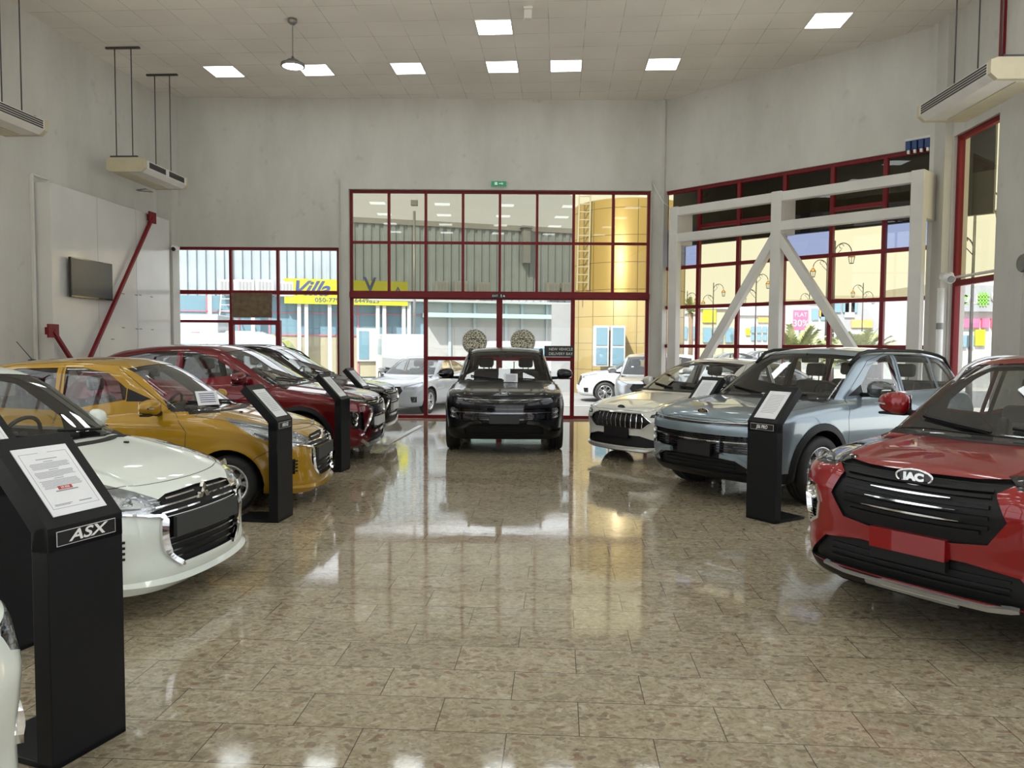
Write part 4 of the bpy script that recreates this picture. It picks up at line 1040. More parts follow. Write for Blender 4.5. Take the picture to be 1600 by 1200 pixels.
def parked(root, paint_m, kind='sedan', cell=.05):
    """simpler cars of the street outside"""
    if kind == 'sedan':
        L, W, H = 4.60, 1.80, 1.46
        P = dict(L=L, W=W, H=H, wb=2.70, fo=.88, wr=.32, belt=.95, gw=.78, tumble=.34, kc=.26, crown=.06,
            top=[(0, .70), (.12, .77), (.5, .86), (1.2, .94), (2.6, .96), (3.7, 1.02), (4.4, 1.03), (4.6, .97)], front=[(.15, .1), (.3, .0), (.6, .02), (.76, .1), (.9, .4)], rear=[(.2, .12), (.5, .0), (.9, .06), (1.1, .2)],
            wz=[(.15, .80), (.3, .87), (.6, .90), (.8, .89), (.95, .83), (1.2, .8)], wx=[(0, .08), (.9, 0), (3.8, 0), (4.6, .08)],
            roof=[(.9, 1.15), (1.6, 1.33), (2.1, 1.43), (2.6, 1.46), (3.2, 1.42), (4.0, 1.22)], ws=[(.94, 1.2), (1.42, 2.15)], wslope=.46, rg=[(1.0, 4.2), (1.2, 3.95), (1.4, 3.5)], rslope=.55, bot=[(0, .2), (4.6, .24)])
        gl = (.98, 1.36, .72, .56); wn = [[(1.8, 1.0), (1.72, 1.0), (2.28, 1.31), (2.55, 1.37), (2.68, 1.38), (2.66, 1.01)], [(2.74, 1.01), (2.76, 1.38), (3.2, 1.34), (3.7, 1.18), (3.6, 1.06)]]
    else:
        L, W, H = 4.25, 1.76, 1.56
        P = dict(L=L, W=W, H=H, wb=2.60, fo=.82, wr=.32, belt=1.0, gw=.78, tumble=.30, kc=.26, crown=.06,
            top=[(0, .80), (.12, .87), (.5, .95), (1.1, 1.0), (2.6, 1.02), (3.9, 1.05), (4.25, 1.0)], front=[(.15, .1), (.3, .0), (.6, .02), (.86, .1), (1.0, .4)], rear=[(.2, .12), (.5, .0), (.9, .06), (1.3, .2)],
            wz=[(.15, .78), (.3, .84), (.6, .88), (.85, .87), (1.0, .81), (1.3, .78)], wx=[(0, .08), (.9, 0), (3.4, 0), (4.25, .08)],
            roof=[(.8, 1.27), (1.4, 1.43), (1.9, 1.53), (2.4, 1.56), (3.0, 1.54), (4.1, 1.44)], ws=[(.98, 1.0), (1.5, 1.85)], wslope=.5, rg=[(1.0, 4.2), (1.25, 4.05), (1.5, 3.7)], rslope=.8, bot=[(0, .2), (4.25, .26)])
        gl = (1.02, 1.45, .70, .56); wn = [[(1.6, 1.05), (1.5, 1.05), (2.0, 1.37), (2.3, 1.46), (2.45, 1.47), (2.45, 1.06)], [(2.53, 1.06), (2.53, 1.47), (3.0, 1.45), (3.5, 1.38), (3.4, 1.10)]]
    c = Car(P, cell); screen_glass(c, *gl, rear=(gl[0] + .1, gl[1] - .05, .55, .48)); side_glass(c, wn)
    zt = P['top'][1][1]
    c.cut('upper_grille', 'F', [(0, -.40, zt - .05), (0, .40, zt - .05), (0, .48, zt - .16), (0, .34, zt - .36), (0, -.34, zt - .36), (0, -.48, zt - .16)], {'mat': 'black_plastic', 'off': -.02})
    for sg, v in ((1, 'DL40'), (-1, 'DR40')):
        c.cut('headlight', v, [(a, sg * b, zt + z) for a, b, z in [(.1, .50, -.12), (.12, .52, -.05), (.3, .68, .0), (.60, .80, .05), (.5, .82, -.03), (.25, .70, -.12)]], {'mat': 'lamp_chrome', 'off': -.02, 'extra': [('headlight_lens', -.001, 'lens_glass')]}, thr=-.1)
        c.cut('fog_bezel', v, [(a, sg * b, z) for a, b, z in [(.2, .62, .46), (.3, .76, .46), (.3, .76, .32), (.2, .66, .32)]], {'mat': 'gloss_black', 'off': -.02})
    arches(c, root); c.finish(root, {'body': paint_m}); cabin(c, root)
    for sg in (1, -1): door_mirror(c, root, P['ws'][0][1] + .62, P['belt'] + .07, paint_m, sg)
    plate_on(c, root, 'plate_holder', 'F', (0, 0, .45), .5, .12, 'white_plastic', .02); handles(c, root, [(2.4, .84), (3.3, .86)], paint_m)
    m = MB(); c.trim(m, 'F', [(0, -.4, zt - .05), (0, .4, zt - .05)], .014, -.01, .01); m.build('grille_bar', 'chrome', root)
    put_wheels(c, root, 'tyre_rubber', 'rim_silver', 'twin', 5, .2)
    return c
# ------------------------------------------------------------------ the showroom shell
TH = math.atan(74 / FPX); HC = 6.87; BY = 16.6
TD = Vector((math.sin(TH), math.cos(TH), 0)); TR = Vector((math.cos(TH), -math.sin(TH), 0))
def LX(Y): return -7.516 - (BY - Y) * math.tan(TH)
P_lb = Vector((LX(BY), BY, 0)); P_rb = Vector((3.27, BY, 0)); P_rc = Vector((7.0, 12.67, 0))
YB = -7.0
P_rf = P_rc - TD * ((12.67 - YB) / TD.y); P_lf = Vector((LX(YB), YB, 0))

def wall_material():
    m, nt, out = nmat('wall_plaster')
    b = nt.nodes.new('ShaderNodeBsdfPrincipled'); b.inputs['Roughness'].default_value = .6
    tc = nt.nodes.new('ShaderNodeTexCoord'); mp = nt.nodes.new('ShaderNodeMapping'); mp.inputs['Scale'].default_value = (1, 1, .35)
    n1 = nt.nodes.new('ShaderNodeTexNoise'); n1.inputs['Scale'].default_value = .9; n1.inputs['Detail'].default_value = 8; n1.inputs['Roughness'].default_value = .65
    n2 = nt.nodes.new('ShaderNodeTexNoise'); n2.inputs['Scale'].default_value = 4; n2.inputs['Detail'].default_value = 6
    r1 = nt.nodes.new('ShaderNodeValToRGB'); r1.color_ramp.elements[0].position = .3; r1.color_ramp.elements[0].color = (.455, .445, .41, 1)
    r1.color_ramp.elements[1].position = .62; r1.color_ramp.elements[1].color = (.565, .555, .52, 1)
    r2 = nt.nodes.new('ShaderNodeValToRGB'); r2.color_ramp.elements[0].position = .22; r2.color_ramp.elements[0].color = (.72, .70, .66, 1)
    r2.color_ramp.elements[1].position = .36; r2.color_ramp.elements[1].color = (1, 1, 1, 1)
    mx = nt.nodes.new('ShaderNodeMixRGB'); mx.blend_type = 'MULTIPLY'; mx.inputs['Fac'].default_value = .55
    L = nt.links.new
    L(tc.outputs['Object'], mp.inputs['Vector']); L(mp.outputs[0], n1.inputs['Vector']); L(tc.outputs['Object'], n2.inputs['Vector'])
    L(n1.outputs['Fac'], r1.inputs['Fac']); L(n2.outputs['Fac'], r2.inputs['Fac']); L(r1.outputs[0], mx.inputs['Color1']); L(r2.outputs[0], mx.inputs['Color2'])
    L(mx.outputs[0], b.inputs['Base Color'])
    bp = nt.nodes.new('ShaderNodeBump'); bp.inputs['Strength'].default_value = .08; L(n2.outputs['Fac'], bp.inputs['Height']); L(bp.outputs[0], b.inputs['Normal'])
    L(b.outputs[0], out.inputs['Surface'])
wall_material()

def grid_nodes(nt, w, h, uA, vA, stagger, lw):
    """rotated tile coordinates -> (u, v, joint mask, cell id vector)"""
    L = nt.links.new; g = nt.nodes.new('ShaderNodeNewGeometry')
    def dot(vec, off):
        d = nt.nodes.new('ShaderNodeVectorMath'); d.operation = 'DOT_PRODUCT'; d.inputs[1].default_value = vec; L(g.outputs['Position'], d.inputs[0])
        s = nt.nodes.new('ShaderNodeMath'); s.operation = 'SUBTRACT'; s.inputs[1].default_value = off; L(d.outputs['Value'], s.inputs[0]); return s.outputs[0]
    def mth(op, a, b=None, c=None):
        n = nt.nodes.new('ShaderNodeMath'); n.operation = op
        for i, q in enumerate((a, b, c)):
            if q is None: continue
            if isinstance(q, (int, float)): n.inputs[i].default_value = q
            else: L(q, n.inputs[i])
        return n.outputs[0]
    u = dot(TR[:], uA); v = dot(TD[:], vA)
    vr = mth('DIVIDE', v, h); row = mth('FLOOR', vr)
    par = mth('MODULO', mth('ADD', row, 1000), 2)
    ur = mth('ADD', mth('DIVIDE', u, w), mth('MULTIPLY', par, stagger)); colm = mth('FLOOR', ur)
    fu = mth('FRACT', ur); fv = mth('FRACT', vr)
    du = mth('MULTIPLY', mth('MINIMUM', fu, mth('SUBTRACT', 1, fu)), w); dv = mth('MULTIPLY', mth('MINIMUM', fv, mth('SUBTRACT', 1, fv)), h)
    jt = mth('LESS_THAN', mth('MINIMUM', du, dv), lw / 2)
    cb = nt.nodes.new('ShaderNodeCombineXYZ'); L(colm, cb.inputs[0]); L(row, cb.inputs[1])
    wn = nt.nodes.new('ShaderNodeTexWhiteNoise'); L(cb.outputs[0], wn.inputs['Vector'])
    return g, jt, wn, mth

def floor_material():
    m, nt, out = nmat('floor_marble'); L = nt.links.new
    A = at_z(905.3, 1150.6, 0)
    g, jt, wn, mth = grid_nodes(nt, .6, .3, A.dot(TR), A.dot(TD), .5, .0042)
    b = nt.nodes.new('ShaderNodeBsdfPrincipled')
    # every slab shifts the stone pattern
    sh = nt.nodes.new('ShaderNodeVectorMath'); sh.operation = 'SCALE'; sh.inputs['Scale'].default_value = 7; L(wn.outputs['Color'], sh.inputs[0])
    ad = nt.nodes.new('ShaderNodeVectorMath'); ad.operation = 'ADD'; L(g.outputs['Position'], ad.inputs[0]); L(sh.outputs[0], ad.inputs[1])
    wp = nt.nodes.new('ShaderNodeTexNoise'); wp.inputs['Scale'].default_value = 9; wp.inputs['Detail'].default_value = 3; L(ad.outputs[0], wp.inputs['Vector'])
    ws = nt.nodes.new('ShaderNodeVectorMath'); ws.operation = 'SCALE'; ws.inputs['Scale'].default_value = .09; L(wp.outputs['Color'], ws.inputs[0])
    a2 = nt.nodes.new('ShaderNodeVectorMath'); a2.operation = 'ADD'; L(ad.outputs[0], a2.inputs[0]); L(ws.outputs[0], a2.inputs[1])
    def vor(scale, sx, rnd=1.):
        mp = nt.nodes.new('ShaderNodeMapping'); mp.inputs['Scale'].default_value = (sx, 1, 1); mp.inputs['Rotation'].default_value = (0, 0, .35); L(a2.outputs[0], mp.inputs['Vector'])
        v = nt.nodes.new('ShaderNodeTexVoronoi'); v.voronoi_dimensions = '2D'; v.inputs['Scale'].default_value = scale; v.inputs['Randomness'].default_value = rnd; L(mp.outputs[0], v.inputs['Vector']); return v
    def sep(v, ch):
        s = nt.nodes.new('ShaderNodeSeparateColor'); L(v.outputs['Color'], s.inputs[0]); return s.outputs[ch]
    def mask(v, lo, thr):   # chips: inside radius and lucky
        a = mth('LESS_THAN', v.outputs['Distance'], lo); c = mth('GREATER_THAN', sep(v, 0), thr); return mth('MULTIPLY', a, c)
    base = nt.nodes.new('ShaderNodeTexNoise'); base.inputs['Scale'].default_value = 28; base.inputs['Detail'].default_value = 8; base.inputs['Roughness'].default_value = .7; L(a2.outputs[0], base.inputs['Vector'])
    r = nt.nodes.new('ShaderNodeValToRGB'); e = r.color_ramp.elements
    e[0].position = .30; e[0].color = (.215, .172, .115, 1); e[1].position = .70; e[1].color = (.455, .40, .30, 1)
    e2 = e.new(.50); e2.color = (.335, .287, .20, 1)
    L(base.outputs['Fac'], r.inputs['Fac']); cur = r.outputs[0]
    def mix(cur, fac, col, f=1., ramp=None):
        mx = nt.nodes.new('ShaderNodeMixRGB'); mx.inputs['Color2'].default_value = (*col, 1)
        L(mth('MULTIPLY', fac, f), mx.inputs['Fac']); L(cur, mx.inputs['Color1'])
        if ramp: L(ramp, mx.inputs['Color2'])
        return mx.outputs[0]
    def cramp(src, cols):
        q = nt.nodes.new('ShaderNodeValToRGB'); q.color_ramp.interpolation = 'CONSTANT'; el = q.color_ramp.elements
        el[0].color = (*cols[0], 1); el[1].position = 1 / len(cols); el[1].color = (*cols[1], 1)
        for i, c in enumerate(cols[2:]): z = el.new((i + 2) / len(cols)); z.color = (*c, 1)
        L(src, q.inputs['Fac']); return q.outputs[0]
    vb = vor(11, .62); cur = mix(cur, mask(vb, .33, .58), (0, 0, 0), .34, cramp(sep(vb, 1), [(.20, .155, .10), (.42, .38, .30), (.26, .23, .165), (.15, .12, .085), (.36, .30, .21)]))
    v2 = vor(26, .6); cur = mix(cur, mask(v2, .36, .62), (0, 0, 0), .50, cramp(sep(v2, 1), [(.14, .105, .07), (.50, .45, .36), (.22, .19, .13), (.17, .07, .045), (.40, .36, .27), (.10, .075, .055)]))
    v3 = vor(60, .7); cur = mix(cur, mask(v3, .36, .60), (0, 0, 0), .35, cramp(sep(v3, 1), [(.12, .09, .06), (.56, .52, .44), (.24, .20, .14), (.10, .08, .06), (.46, .41, .32)]))
    # slab to slab tone
    tn = mth('ADD', mth('MULTIPLY', wn.outputs['Value'], .16), .92)
    sc = nt.nodes.new('ShaderNodeVectorMath'); sc.operation = 'SCALE'; L(cur, sc.inputs[0]); L(tn, sc.inputs['Scale']); cur = sc.outputs[0]
    cur = mix(cur, jt, (.05, .04, .03), .85)
    L(cur, b.inputs['Base Color'])
    sm = nt.nodes.new('ShaderNodeTexNoise'); sm.inputs['Scale'].default_value = 1.3; sm.inputs['Detail'].default_value = 5; L(g.outputs['Position'], sm.inputs['Vector'])
    mr = nt.nodes.new('ShaderNodeMapRange'); mr.inputs['From Min'].default_value = .35; mr.inputs['From Max'].default_value = .7; mr.inputs['To Min'].default_value = .045; mr.inputs['To Max'].default_value = .10
    L(sm.outputs['Fac'], mr.inputs['Value']); L(mr.outputs[0], b.inputs['Roughness'])
    b.inputs['IOR'].default_value = 1.5; b.inputs['Coat Weight'].default_value = .12; b.inputs['Coat Roughness'].default_value = .04
    # gentle waviness of the polished slabs
    w1 = nt.nodes.new('ShaderNodeTexNoise'); w1.inputs['Scale'].default_value = 3.5; L(ad.outputs[0], w1.inputs['Vector'])
    bp = nt.nodes.new('ShaderNodeBump'); bp.inputs['Strength'].default_value = .035; bp.inputs['Distance'].default_value = .02; L(w1.outputs['Fac'], bp.inputs['Height']); L(bp.outputs[0], b.inputs['Normal']); L(bp.outputs[0], b.inputs['Coat Normal'])
    L(b.outputs[0], out.inputs['Surface'])
floor_material()
def ceiling_material():
    m, nt, out = nmat('ceiling_tiles'); L = nt.links.new
    A = at_z(741, 30.5, HC)
    g, jt, wn, mth = grid_nodes(nt, .6, .6, A.dot(TR), A.dot(TD), 0, .010)
    b = nt.nodes.new('ShaderNodeBsdfPrincipled'); b.inputs['Roughness'].default_value = .8
    n = nt.nodes.new('ShaderNodeTexNoise'); n.inputs['Scale'].default_value = .6; n.inputs['Detail'].default_value = 5; L(g.outputs['Position'], n.inputs['Vector'])
    r = nt.nodes.new('ShaderNodeValToRGB'); r.color_ramp.elements[0].position = .35; r.color_ramp.elements[0].color = (.74, .705, .655, 1); r.color_ramp.elements[1].position = .7; r.color_ramp.elements[1].color = (.84, .805, .755, 1); L(n.outputs['Fac'], r.inputs['Fac'])
    tn = mth('ADD', mth('MULTIPLY', wn.outputs['Value'], .05), .975)
    sc = nt.nodes.new('ShaderNodeVectorMath'); sc.operation = 'SCALE'; L(r.outputs[0], sc.inputs[0]); L(tn, sc.inputs['Scale'])
    n2 = nt.nodes.new('ShaderNodeTexNoise'); n2.inputs['Scale'].default_value = 2.2; L(g.outputs['Position'], n2.inputs['Vector'])
    jf = mth('MULTIPLY', jt, mth('MULTIPLY', mth('SUBTRACT', n2.outputs['Fac'], .30), 1.6))
    mx = nt.nodes.new('ShaderNodeMixRGB'); mx.inputs['Color2'].default_value = (.12, .105, .09, 1); L(jf, mx.inputs['Fac']); L(sc.outputs[0], mx.inputs['Color1'])
    L(mx.outputs[0], b.inputs['Base Color']); L(b.outputs[0], out.inputs['Surface'])
ceiling_material()
pbr('red_frame', (.17, .006, .012), .45, spec=.3, noise=(3, .08))
pbr('white_steel', (.62, .61, .58), .4, noise=(2, .05))
pbr('panel_white', (.62, .62, .60), .22, coat=.3, noise=(1.2, .05))
pbr('concrete_white', (.55, .55, .53), .7, noise=(2, .08), bump=(8, .2))
glass('window_clear', (.93, .96, .97), 1.5, body=((.9, .93, .95), .03))
glass('window_bronze', (.48, .44, .28), 1.0)
glass('window_blue', (.17, .20, .30), 2.2)
glass('window_grey', (.27, .26, .20), 2.2)

o = MB(); cs = [P_lf, P_rf, P_rc, P_rb, P_lb]
o._f([o.bm.verts.new((p.x, p.y, 0)) for p in cs])
r_ = bmesh.ops.extrude_face_region(o.bm, geom=list(o.bm.faces)); bmesh.ops.translate(o.bm, vec=(0, 0, -.14), verts=[v for v in r_['geom'] if isinstance(v, bmesh.types.BMVert)])
tag(o.build('floor', 'floor_marble'), kind='structure')
o = MB(); o._f([o.bm.verts.new((p.x * 1.0, p.y, HC)) for p in cs])
r_ = bmesh.ops.extrude_face_region(o.bm, geom=list(o.bm.faces)); bmesh.ops.translate(o.bm, vec=(0, 0, .2), verts=[v for v in r_['geom'] if isinstance(v, bmesh.types.BMVert)])
tag(o.build('ceiling', 'ceiling_tiles'), kind='structure')

class Plane:
    """a wall plane from A to B seen from inside; s runs from A to B, n points into the room"""
    def __init__(s, A, B):
        s.A = Vector(A); s.B = Vector(B); s.d = (s.B - s.A).normalized(); s.L = (s.B - s.A).length
        s.n = Vector((s.d.y, -s.d.x, 0)); s.z = Vector((0, 0, 1))
        if (Vector((0, 4, 0)) - s.A).dot(s.n) < 0: s.n = -s.n
    def px(s, x, y, off=0.):
        p = at_plane(x, y, s.A + s.n * off, s.n); return ((p - s.A).dot(s.d), p.z)
    def P(s, u, z, off=0.): return s.A + s.d * u + Vector((0, 0, z)) + s.n * off
    def box(s, mb, u0, u1, z0, z1, o0, o1, bev=0.):
        c = s.P((u0 + u1) / 2, (z0 + z1) / 2, (o0 + o1) / 2); M = Matrix((s.d, s.n, s.z)).transposed()
        mb.box(c, (abs(u1 - u0), abs(o1 - o0), abs(z1 - z0)), bev, M)
    def frame(s, u, z, off=0.):
        """matrix: x runs to the viewer's right, y up, z into the room"""
        r = s.d if s.d.cross(s.z).dot(s.n) > 0 else -s.d
        return frameM(s.P(u, z, off), r, s.z)
    def wall(s, name, ops, th=.25, top=HC):
        mb = MB(); us = sorted(set([0, s.L] + [q for o in ops for q in o[:2]]))
        for a, b in zip(us, us[1:]):
            m = (a + b) / 2; col = sorted((o[2], o[3]) for o in ops if o[0] < m < o[1]); z = -.1
            for z0, z1 in col:
                if z0 > z + .01: s.box(mb, a, b, z, z0, -th, 0)
                z = z1
            if z < top: s.box(mb, a, b, z, top + .1, -th, 0)
        return tag(mb.build(name, 'wall_plaster'), kind='structure')
BK = Plane(P_lb, P_rb); DG = Plane(P_rb, P_rc); RT = Plane(P_rc, P_rf); LT = Plane(P_lf, P_lb); FR = Plane(P_rf, P_lf)

def window(n, pl, us, zs, pane, fw=.055, fd=.09, off=-.10, skip=(), hskip=(), ufw=None):
    """grid window; pane(i, j) -> glass material name or None"""
    root = empty('window_%d' % n); root['kind'] = 'structure'
    root.location = pl.P(us[0], 0, off); inv = Matrix.Translation(-root.location)
    m = MB()
    for i, u in enumerate(us):
        w = (ufw or {}).get(i, fw)
        pl.box(m, u - w / 2, u + w / 2, zs[0] - fw / 2, zs[-1] + fw / 2, off - fd / 2, off + fd / 2, .004)
    for j, z in enumerate(zs):
        for i in range(len(us) - 1):
            if (i, j) in hskip: continue
            pl.box(m, us[i] + fw / 2 - .005, us[i + 1] - fw / 2 + .005, z - fw / 2, z + fw / 2, off - fd / 2 + .004, off + fd / 2 - .004, .004)
    m.bm.transform(inv); m.build('window_frame', 'red_frame', root)
    groups = {}
    for i in range(len(us) - 1):
        for j in range(len(zs) - 1):
            g = pane(i, j)
            if g: groups.setdefault(g, []).append((i, j))
    for g, cells in groups.items():
        m = MB()
        for i, j in cells:
            a, b, c, d = us[i], us[i + 1], zs[j], zs[j + 1]
            m.quad(pl.P(a, c, off), pl.P(b, c, off), pl.P(b, d, off), pl.P(a, d, off))
        m.bm.transform(inv); m.build('pane', g, root)
    return root

# back wall -------------------------------------------------------
def U(pl, x, y=450): return pl.px(x, y, -.10)[0]
bu = [U(BK, x, 378) for x in (549.5, 608, 665.5, 723.5, 781, 839, 896, 957.5, 1012.5)]
zt = BK.px(780, 301, -.1)[1]; zm = BK.px(780, 380, -.1)[1]; zl = BK.px(780, 462, -.1)[1]; zd = BK.px(700, 560, -.1)[1]
lu = [U(BK, x, 420) for x in (271, 361, 434.5, 529)]
lzt = BK.px(400, 389, -.1)[1]; lz1 = BK.px(400, 456, -.1)[1]; lz2 = BK.px(320, 502, -.1)[1]
BK.wall('wall_back', [(lu[0] - .03, lu[-1] + .03, -.2, lzt + .03), (bu[0] - .03, bu[-1] + .03, -.2, zt + .03)])
window(1, BK, bu, [zl + .06, zm, zt], lambda i, j: 'window_bronze' if i >= 6 else 'window_grey')
window(2, BK, [bu[0], bu[2]], [.03, zl - .05], lambda i, j: 'window_clear', fw=.07)
window(3, BK, [bu[6], bu[8]], [.03, zl - .05], lambda i, j: 'window_clear', fw=.07)
dr = window(4, BK, [bu[2], bu[4], bu[6]], [.03, zd, zl - .05], lambda i, j: 'window_clear', fw=.085, ufw={1: .13}, fd=.11); dr.name = 'door_1'
m = MB(); BK.box(m, bu[0] - .04, bu[-1] + .05, zl - .06, zl + .05, -.16, .02, .005); tag(m.build('trim_1', 'red_frame'), kind='structure')
window(5, BK, lu, [lz1, lzt], lambda i, j: 'window_clear', fw=.06)
window(6, BK, lu[:2], [.03, 1.2, lz2, lz1 - .03], lambda i, j: 'window_clear', fw=.056, fd=.082)
window(7, BK, lu[2:], [.03, lz1 - .03], lambda i, j: 'window_clear', fw=.052, fd=.076)
window(8, BK, lu[1:3], [lz2, lz1 - .03], lambda i, j: 'window_clear', fw=.05, fd=.07)
d2 = window(9, BK, lu[1:3], [.03, lz2 - .02], lambda i, j: 'window_clear', fw=.10, fd=.12); d2.name = 'door_2'
for k, xx in enumerate((768, 803)):
    p = BK.P(BK.px(xx, 600)[0], 1.0, -.03); m = MB(); m.tube([p + Vector((0, 0, -.25)), p + Vector((0, .0, .25))], .014); m.tube([p + Vector((0, 0, -.2)), p + Vector((0, .05, -.2))], .01); m.tube([p + Vector((0, 0, .2)), p + Vector((0, .05, .2))], .01)
    m.bm.transform(Matrix.Translation(-dr.location)); m.build('door_handle', 'rim_silver', dr)
# raised surround of the middle window, pilasters
m = MB(); a = BK.px(533, 279)[0]; b = BK.px(1018, 282)[0]; zz = BK.px(780, 280)[1]
BK.box(m, a, bu[0] - .03, -.0, zz, 0, .06); BK.box(m, bu[-1] + .03, b, 0, zz, 0, .06); BK.box(m, bu[0] - .03, bu[-1] + .03, zt + .03, zz, 0, .06)
tag(m.build('trim_2', 'wall_plaster'), kind='structure')
m = MB(); BK.box(m, -.05, .30, 0, HC, 0, .33); tag(m.build('pilaster', 'wall_plaster'), kind='structure')
m = MB(); DG.box(m, -.26, .02, 0, HC, -.1, .06); tag(m.build('pilaster', 'wall_plaster'), kind='structure')

# angled wall -----------------------------------------------------
du = [DG.px(x, y, -.1)[0] for x, y in ((1040, 400), (1092, 400), (1154, 400), (1225, 400), (1299, 400), (1381, 400))] + [DG.L - .05]
dzt = DG.px(1094, 294, -.1)[1]; dz = [.03, .80, DG.px(1094, 541, -.1)[1], DG.px(1094, 479, -.1)[1], DG.px(1094, 416, -.1)[1], DG.px(1094, 354, -.1)[1], dzt]
DG.wall('wall_angled', [(du[0] - .03, du[-1] + .03, -.2, dzt + .03)])
blue = {(0, 4), (3, 4), (5, 4)}
window(10, DG, du, dz, lambda i, j: 'window_clear' if j < 3 else ('window_blue' if (i, j) in blue else 'window_bronze'), fw=.07, hskip={(3, 5), (5, 5), (0, 5)})
# right wall ------------------------------------------------------
ru0 = RT.px(1496, 400, -.1)[0]; ru1 = RT.px(1572, 400, -.1)[0]; rzt = RT.px(1540, 196, -.1)[1]; rzm = RT.px(1540, 436, -.1)[1]
RT.wall('wall_right', [(ru0 - .03, ru1 + .03, -.2, rzt + .03), (3.5, 10.4, .3, 6.2), (11.2, 18.6, .3, 6.2)])
window(11, RT, [ru0, ru1], [.03, rzm, rzt], lambda i, j: 'window_clear' if j == 0 else 'window_bronze', fw=.09)
m = MB(); RT.box(m, ru0, ru1, rzm + .07, rzm + .10, -.06, .02); tag(m.build('trim_3', 'white_steel'), kind='structure')
window(12, RT, [3.5, 5.2, 6.95, 8.7, 10.4], [.3, 2.3, 4.3, 6.2], lambda i, j: 'window_clear')
window(13, RT, [11.2, 13.0, 14.9, 16.8, 18.6], [.3, 2.3, 4.3, 6.2], lambda i, j: 'window_clear')
m = MB(); RT.box(m, -.02, ru0 - .06, 0, HC, -.02, .12); DG.box(m, DG.L - .12, DG.L + .05, 0, HC, -.02, .12); tag(m.build('pilaster', 'wall_plaster'), kind='structure')
m = MB(); RT.box(m, ru1 + .08, ru1 + .75, 0, HC, -.02, .10); tag(m.build('pilaster', 'wall_plaster'), kind='structure')
m = MB(); pz = RT.px(1581, 95)[1]; pu = RT.px(1581, 50)[0]; RT.box(m, pu - .05, pu + .05, rzt + .25, HC, .10, .14); tag(m.build('trim_4', 'red_frame'), kind='structure')
LT.wall('wall_left', [(1.0, 15.4, .3, 6.2)])
window(15, LT, [1.0 + 1.6 * k for k in range(10)], [.3, 2.3, 4.3, 6.2], lambda i, j: 'window_clear')  # out-of-view glazing, added to let fill daylight onto floor and cars
fo = [(.6, 13.8, .2, 2.6)]
FR.wall('wall_front', fo)
window(14, FR, [.6 + 1.65 * k for k in range(9)], [.2, 1.4, 2.6], lambda i, j: 'window_clear')
# ------------------------------------------------------------------ things on walls and ceiling
emis('panel_light', (.93, 1, .98), 4.5)
emis('lamp_light', (.95, 1, 1), 9.)
pbr('ac_beige', (.50, .45, .32), .45, noise=(4, .06)); pbr('ac_white', (.66, .64, .60), .4, noise=(4, .05)); pbr('ac_slot', (.02, .02, .02), .5)
pbr('steel_grey', (.22, .22, .21), .45, .6); pbr('dark_steel', (.06, .06, .06), .5, .4)
pbr('brown_paper', (.17, .12, .075), .8, noise=(9, .25), bump=(7, .9)); pbr('paper_white', (.74, .76, .80), .35, coat=.6)
pbr('stand_black', (.004, .0045, .006), .42, spec=.25); pbr('text_grey', (.25, .25, .28), .6); pbr('text_red', (.45, .04, .03), .6); pbr('text_white', (.8, .8, .8), .4)
pbr('sign_black', (.01, .01, .011), .3); pbr('exit_green', (.01, .10, .05), .4, emit=(.02, .25, .12), es=.35)
pbr('tv_screen', (.045, .060, .075), .18, spec=.35)
pbr('breaker_blue', (.01, .04, .16), .4)
def coin_mat():
    m, nt, out = nmat('medallion'); L = nt.links.new
    b = nt.nodes.new('ShaderNodeBsdfPrincipled'); b.inputs['Roughness'].default_value = .5
    tc = nt.nodes.new('ShaderNodeTexCoord'); v = nt.nodes.new('ShaderNodeTexVoronoi'); v.feature = 'DISTANCE_TO_EDGE'; v.inputs['Scale'].default_value = 22; L(tc.outputs['Object'], v.inputs['Vector'])
    r = nt.nodes.new('ShaderNodeValToRGB'); r.color_ramp.elements[0].position = .04; r.color_ramp.elements[0].color = (.80, .78, .62, 1); r.color_ramp.elements[1].position = .16; r.color_ramp.elements[1].color = (.13, .12, .07, 1)
    L(v.outputs['Distance'], r.inputs['Fac']); L(r.outputs[0], b.inputs['Base Color']); L(b.outputs[0], out.inputs['Surface'])
coin_mat()
# ceiling light panels: the eight in view first, then the rest of the room
Mr = Matrix((TR, TD, Vector((0, 0, 1)))).transposed()
A0 = at_z(741, 30.5, HC)
def snap(px, py):
    p = at_z(px, py, HC) - A0; u = round(p.dot(TR) / .6 - .5) * .6 + .3; v = round(p.dot(TD) / .6 + .5) * .6 - .3
    return A0 + TR * u + TD * v
vis = [((768, 42), 'ceiling light panel nearest the camera, alone above the middle bay'), ((345, 110), 'leftmost panel of the row of ceiling lights before the back wall'), ((494, 109), 'ceiling light panel directly behind the hanging round lamp'),
       ((635, 109), 'third panel of the back row of ceiling lights, above the left window panes'), ((783, 106), 'fourth panel of the back row of ceiling lights, above the glass door'), ((883, 104), 'fifth panel of the back row, above the right side of the tall window'),
       ((1033, 102), 'last panel of the back row, close to the back right corner'), ((1292, 31), 'square ceiling light panel above the angled window wall')]
spots = [(snap(*p), l) for p, l in vis]
k = 0
for iv in range(-26, -1, 4):
    for iu in (-11, -7, -3, 1, 5, 9):
        p = A0 + TR * (iu * .6 + .3) + TD * (iv * .6 + .3)
        if p.x < LX(p.y) + .6 or p.x > 6.0 or p.y > 10.2: continue
        if p.y > -6.6: spots.append((p, 'ceiling light panel over the near half of the showroom')); k += 1
first = None
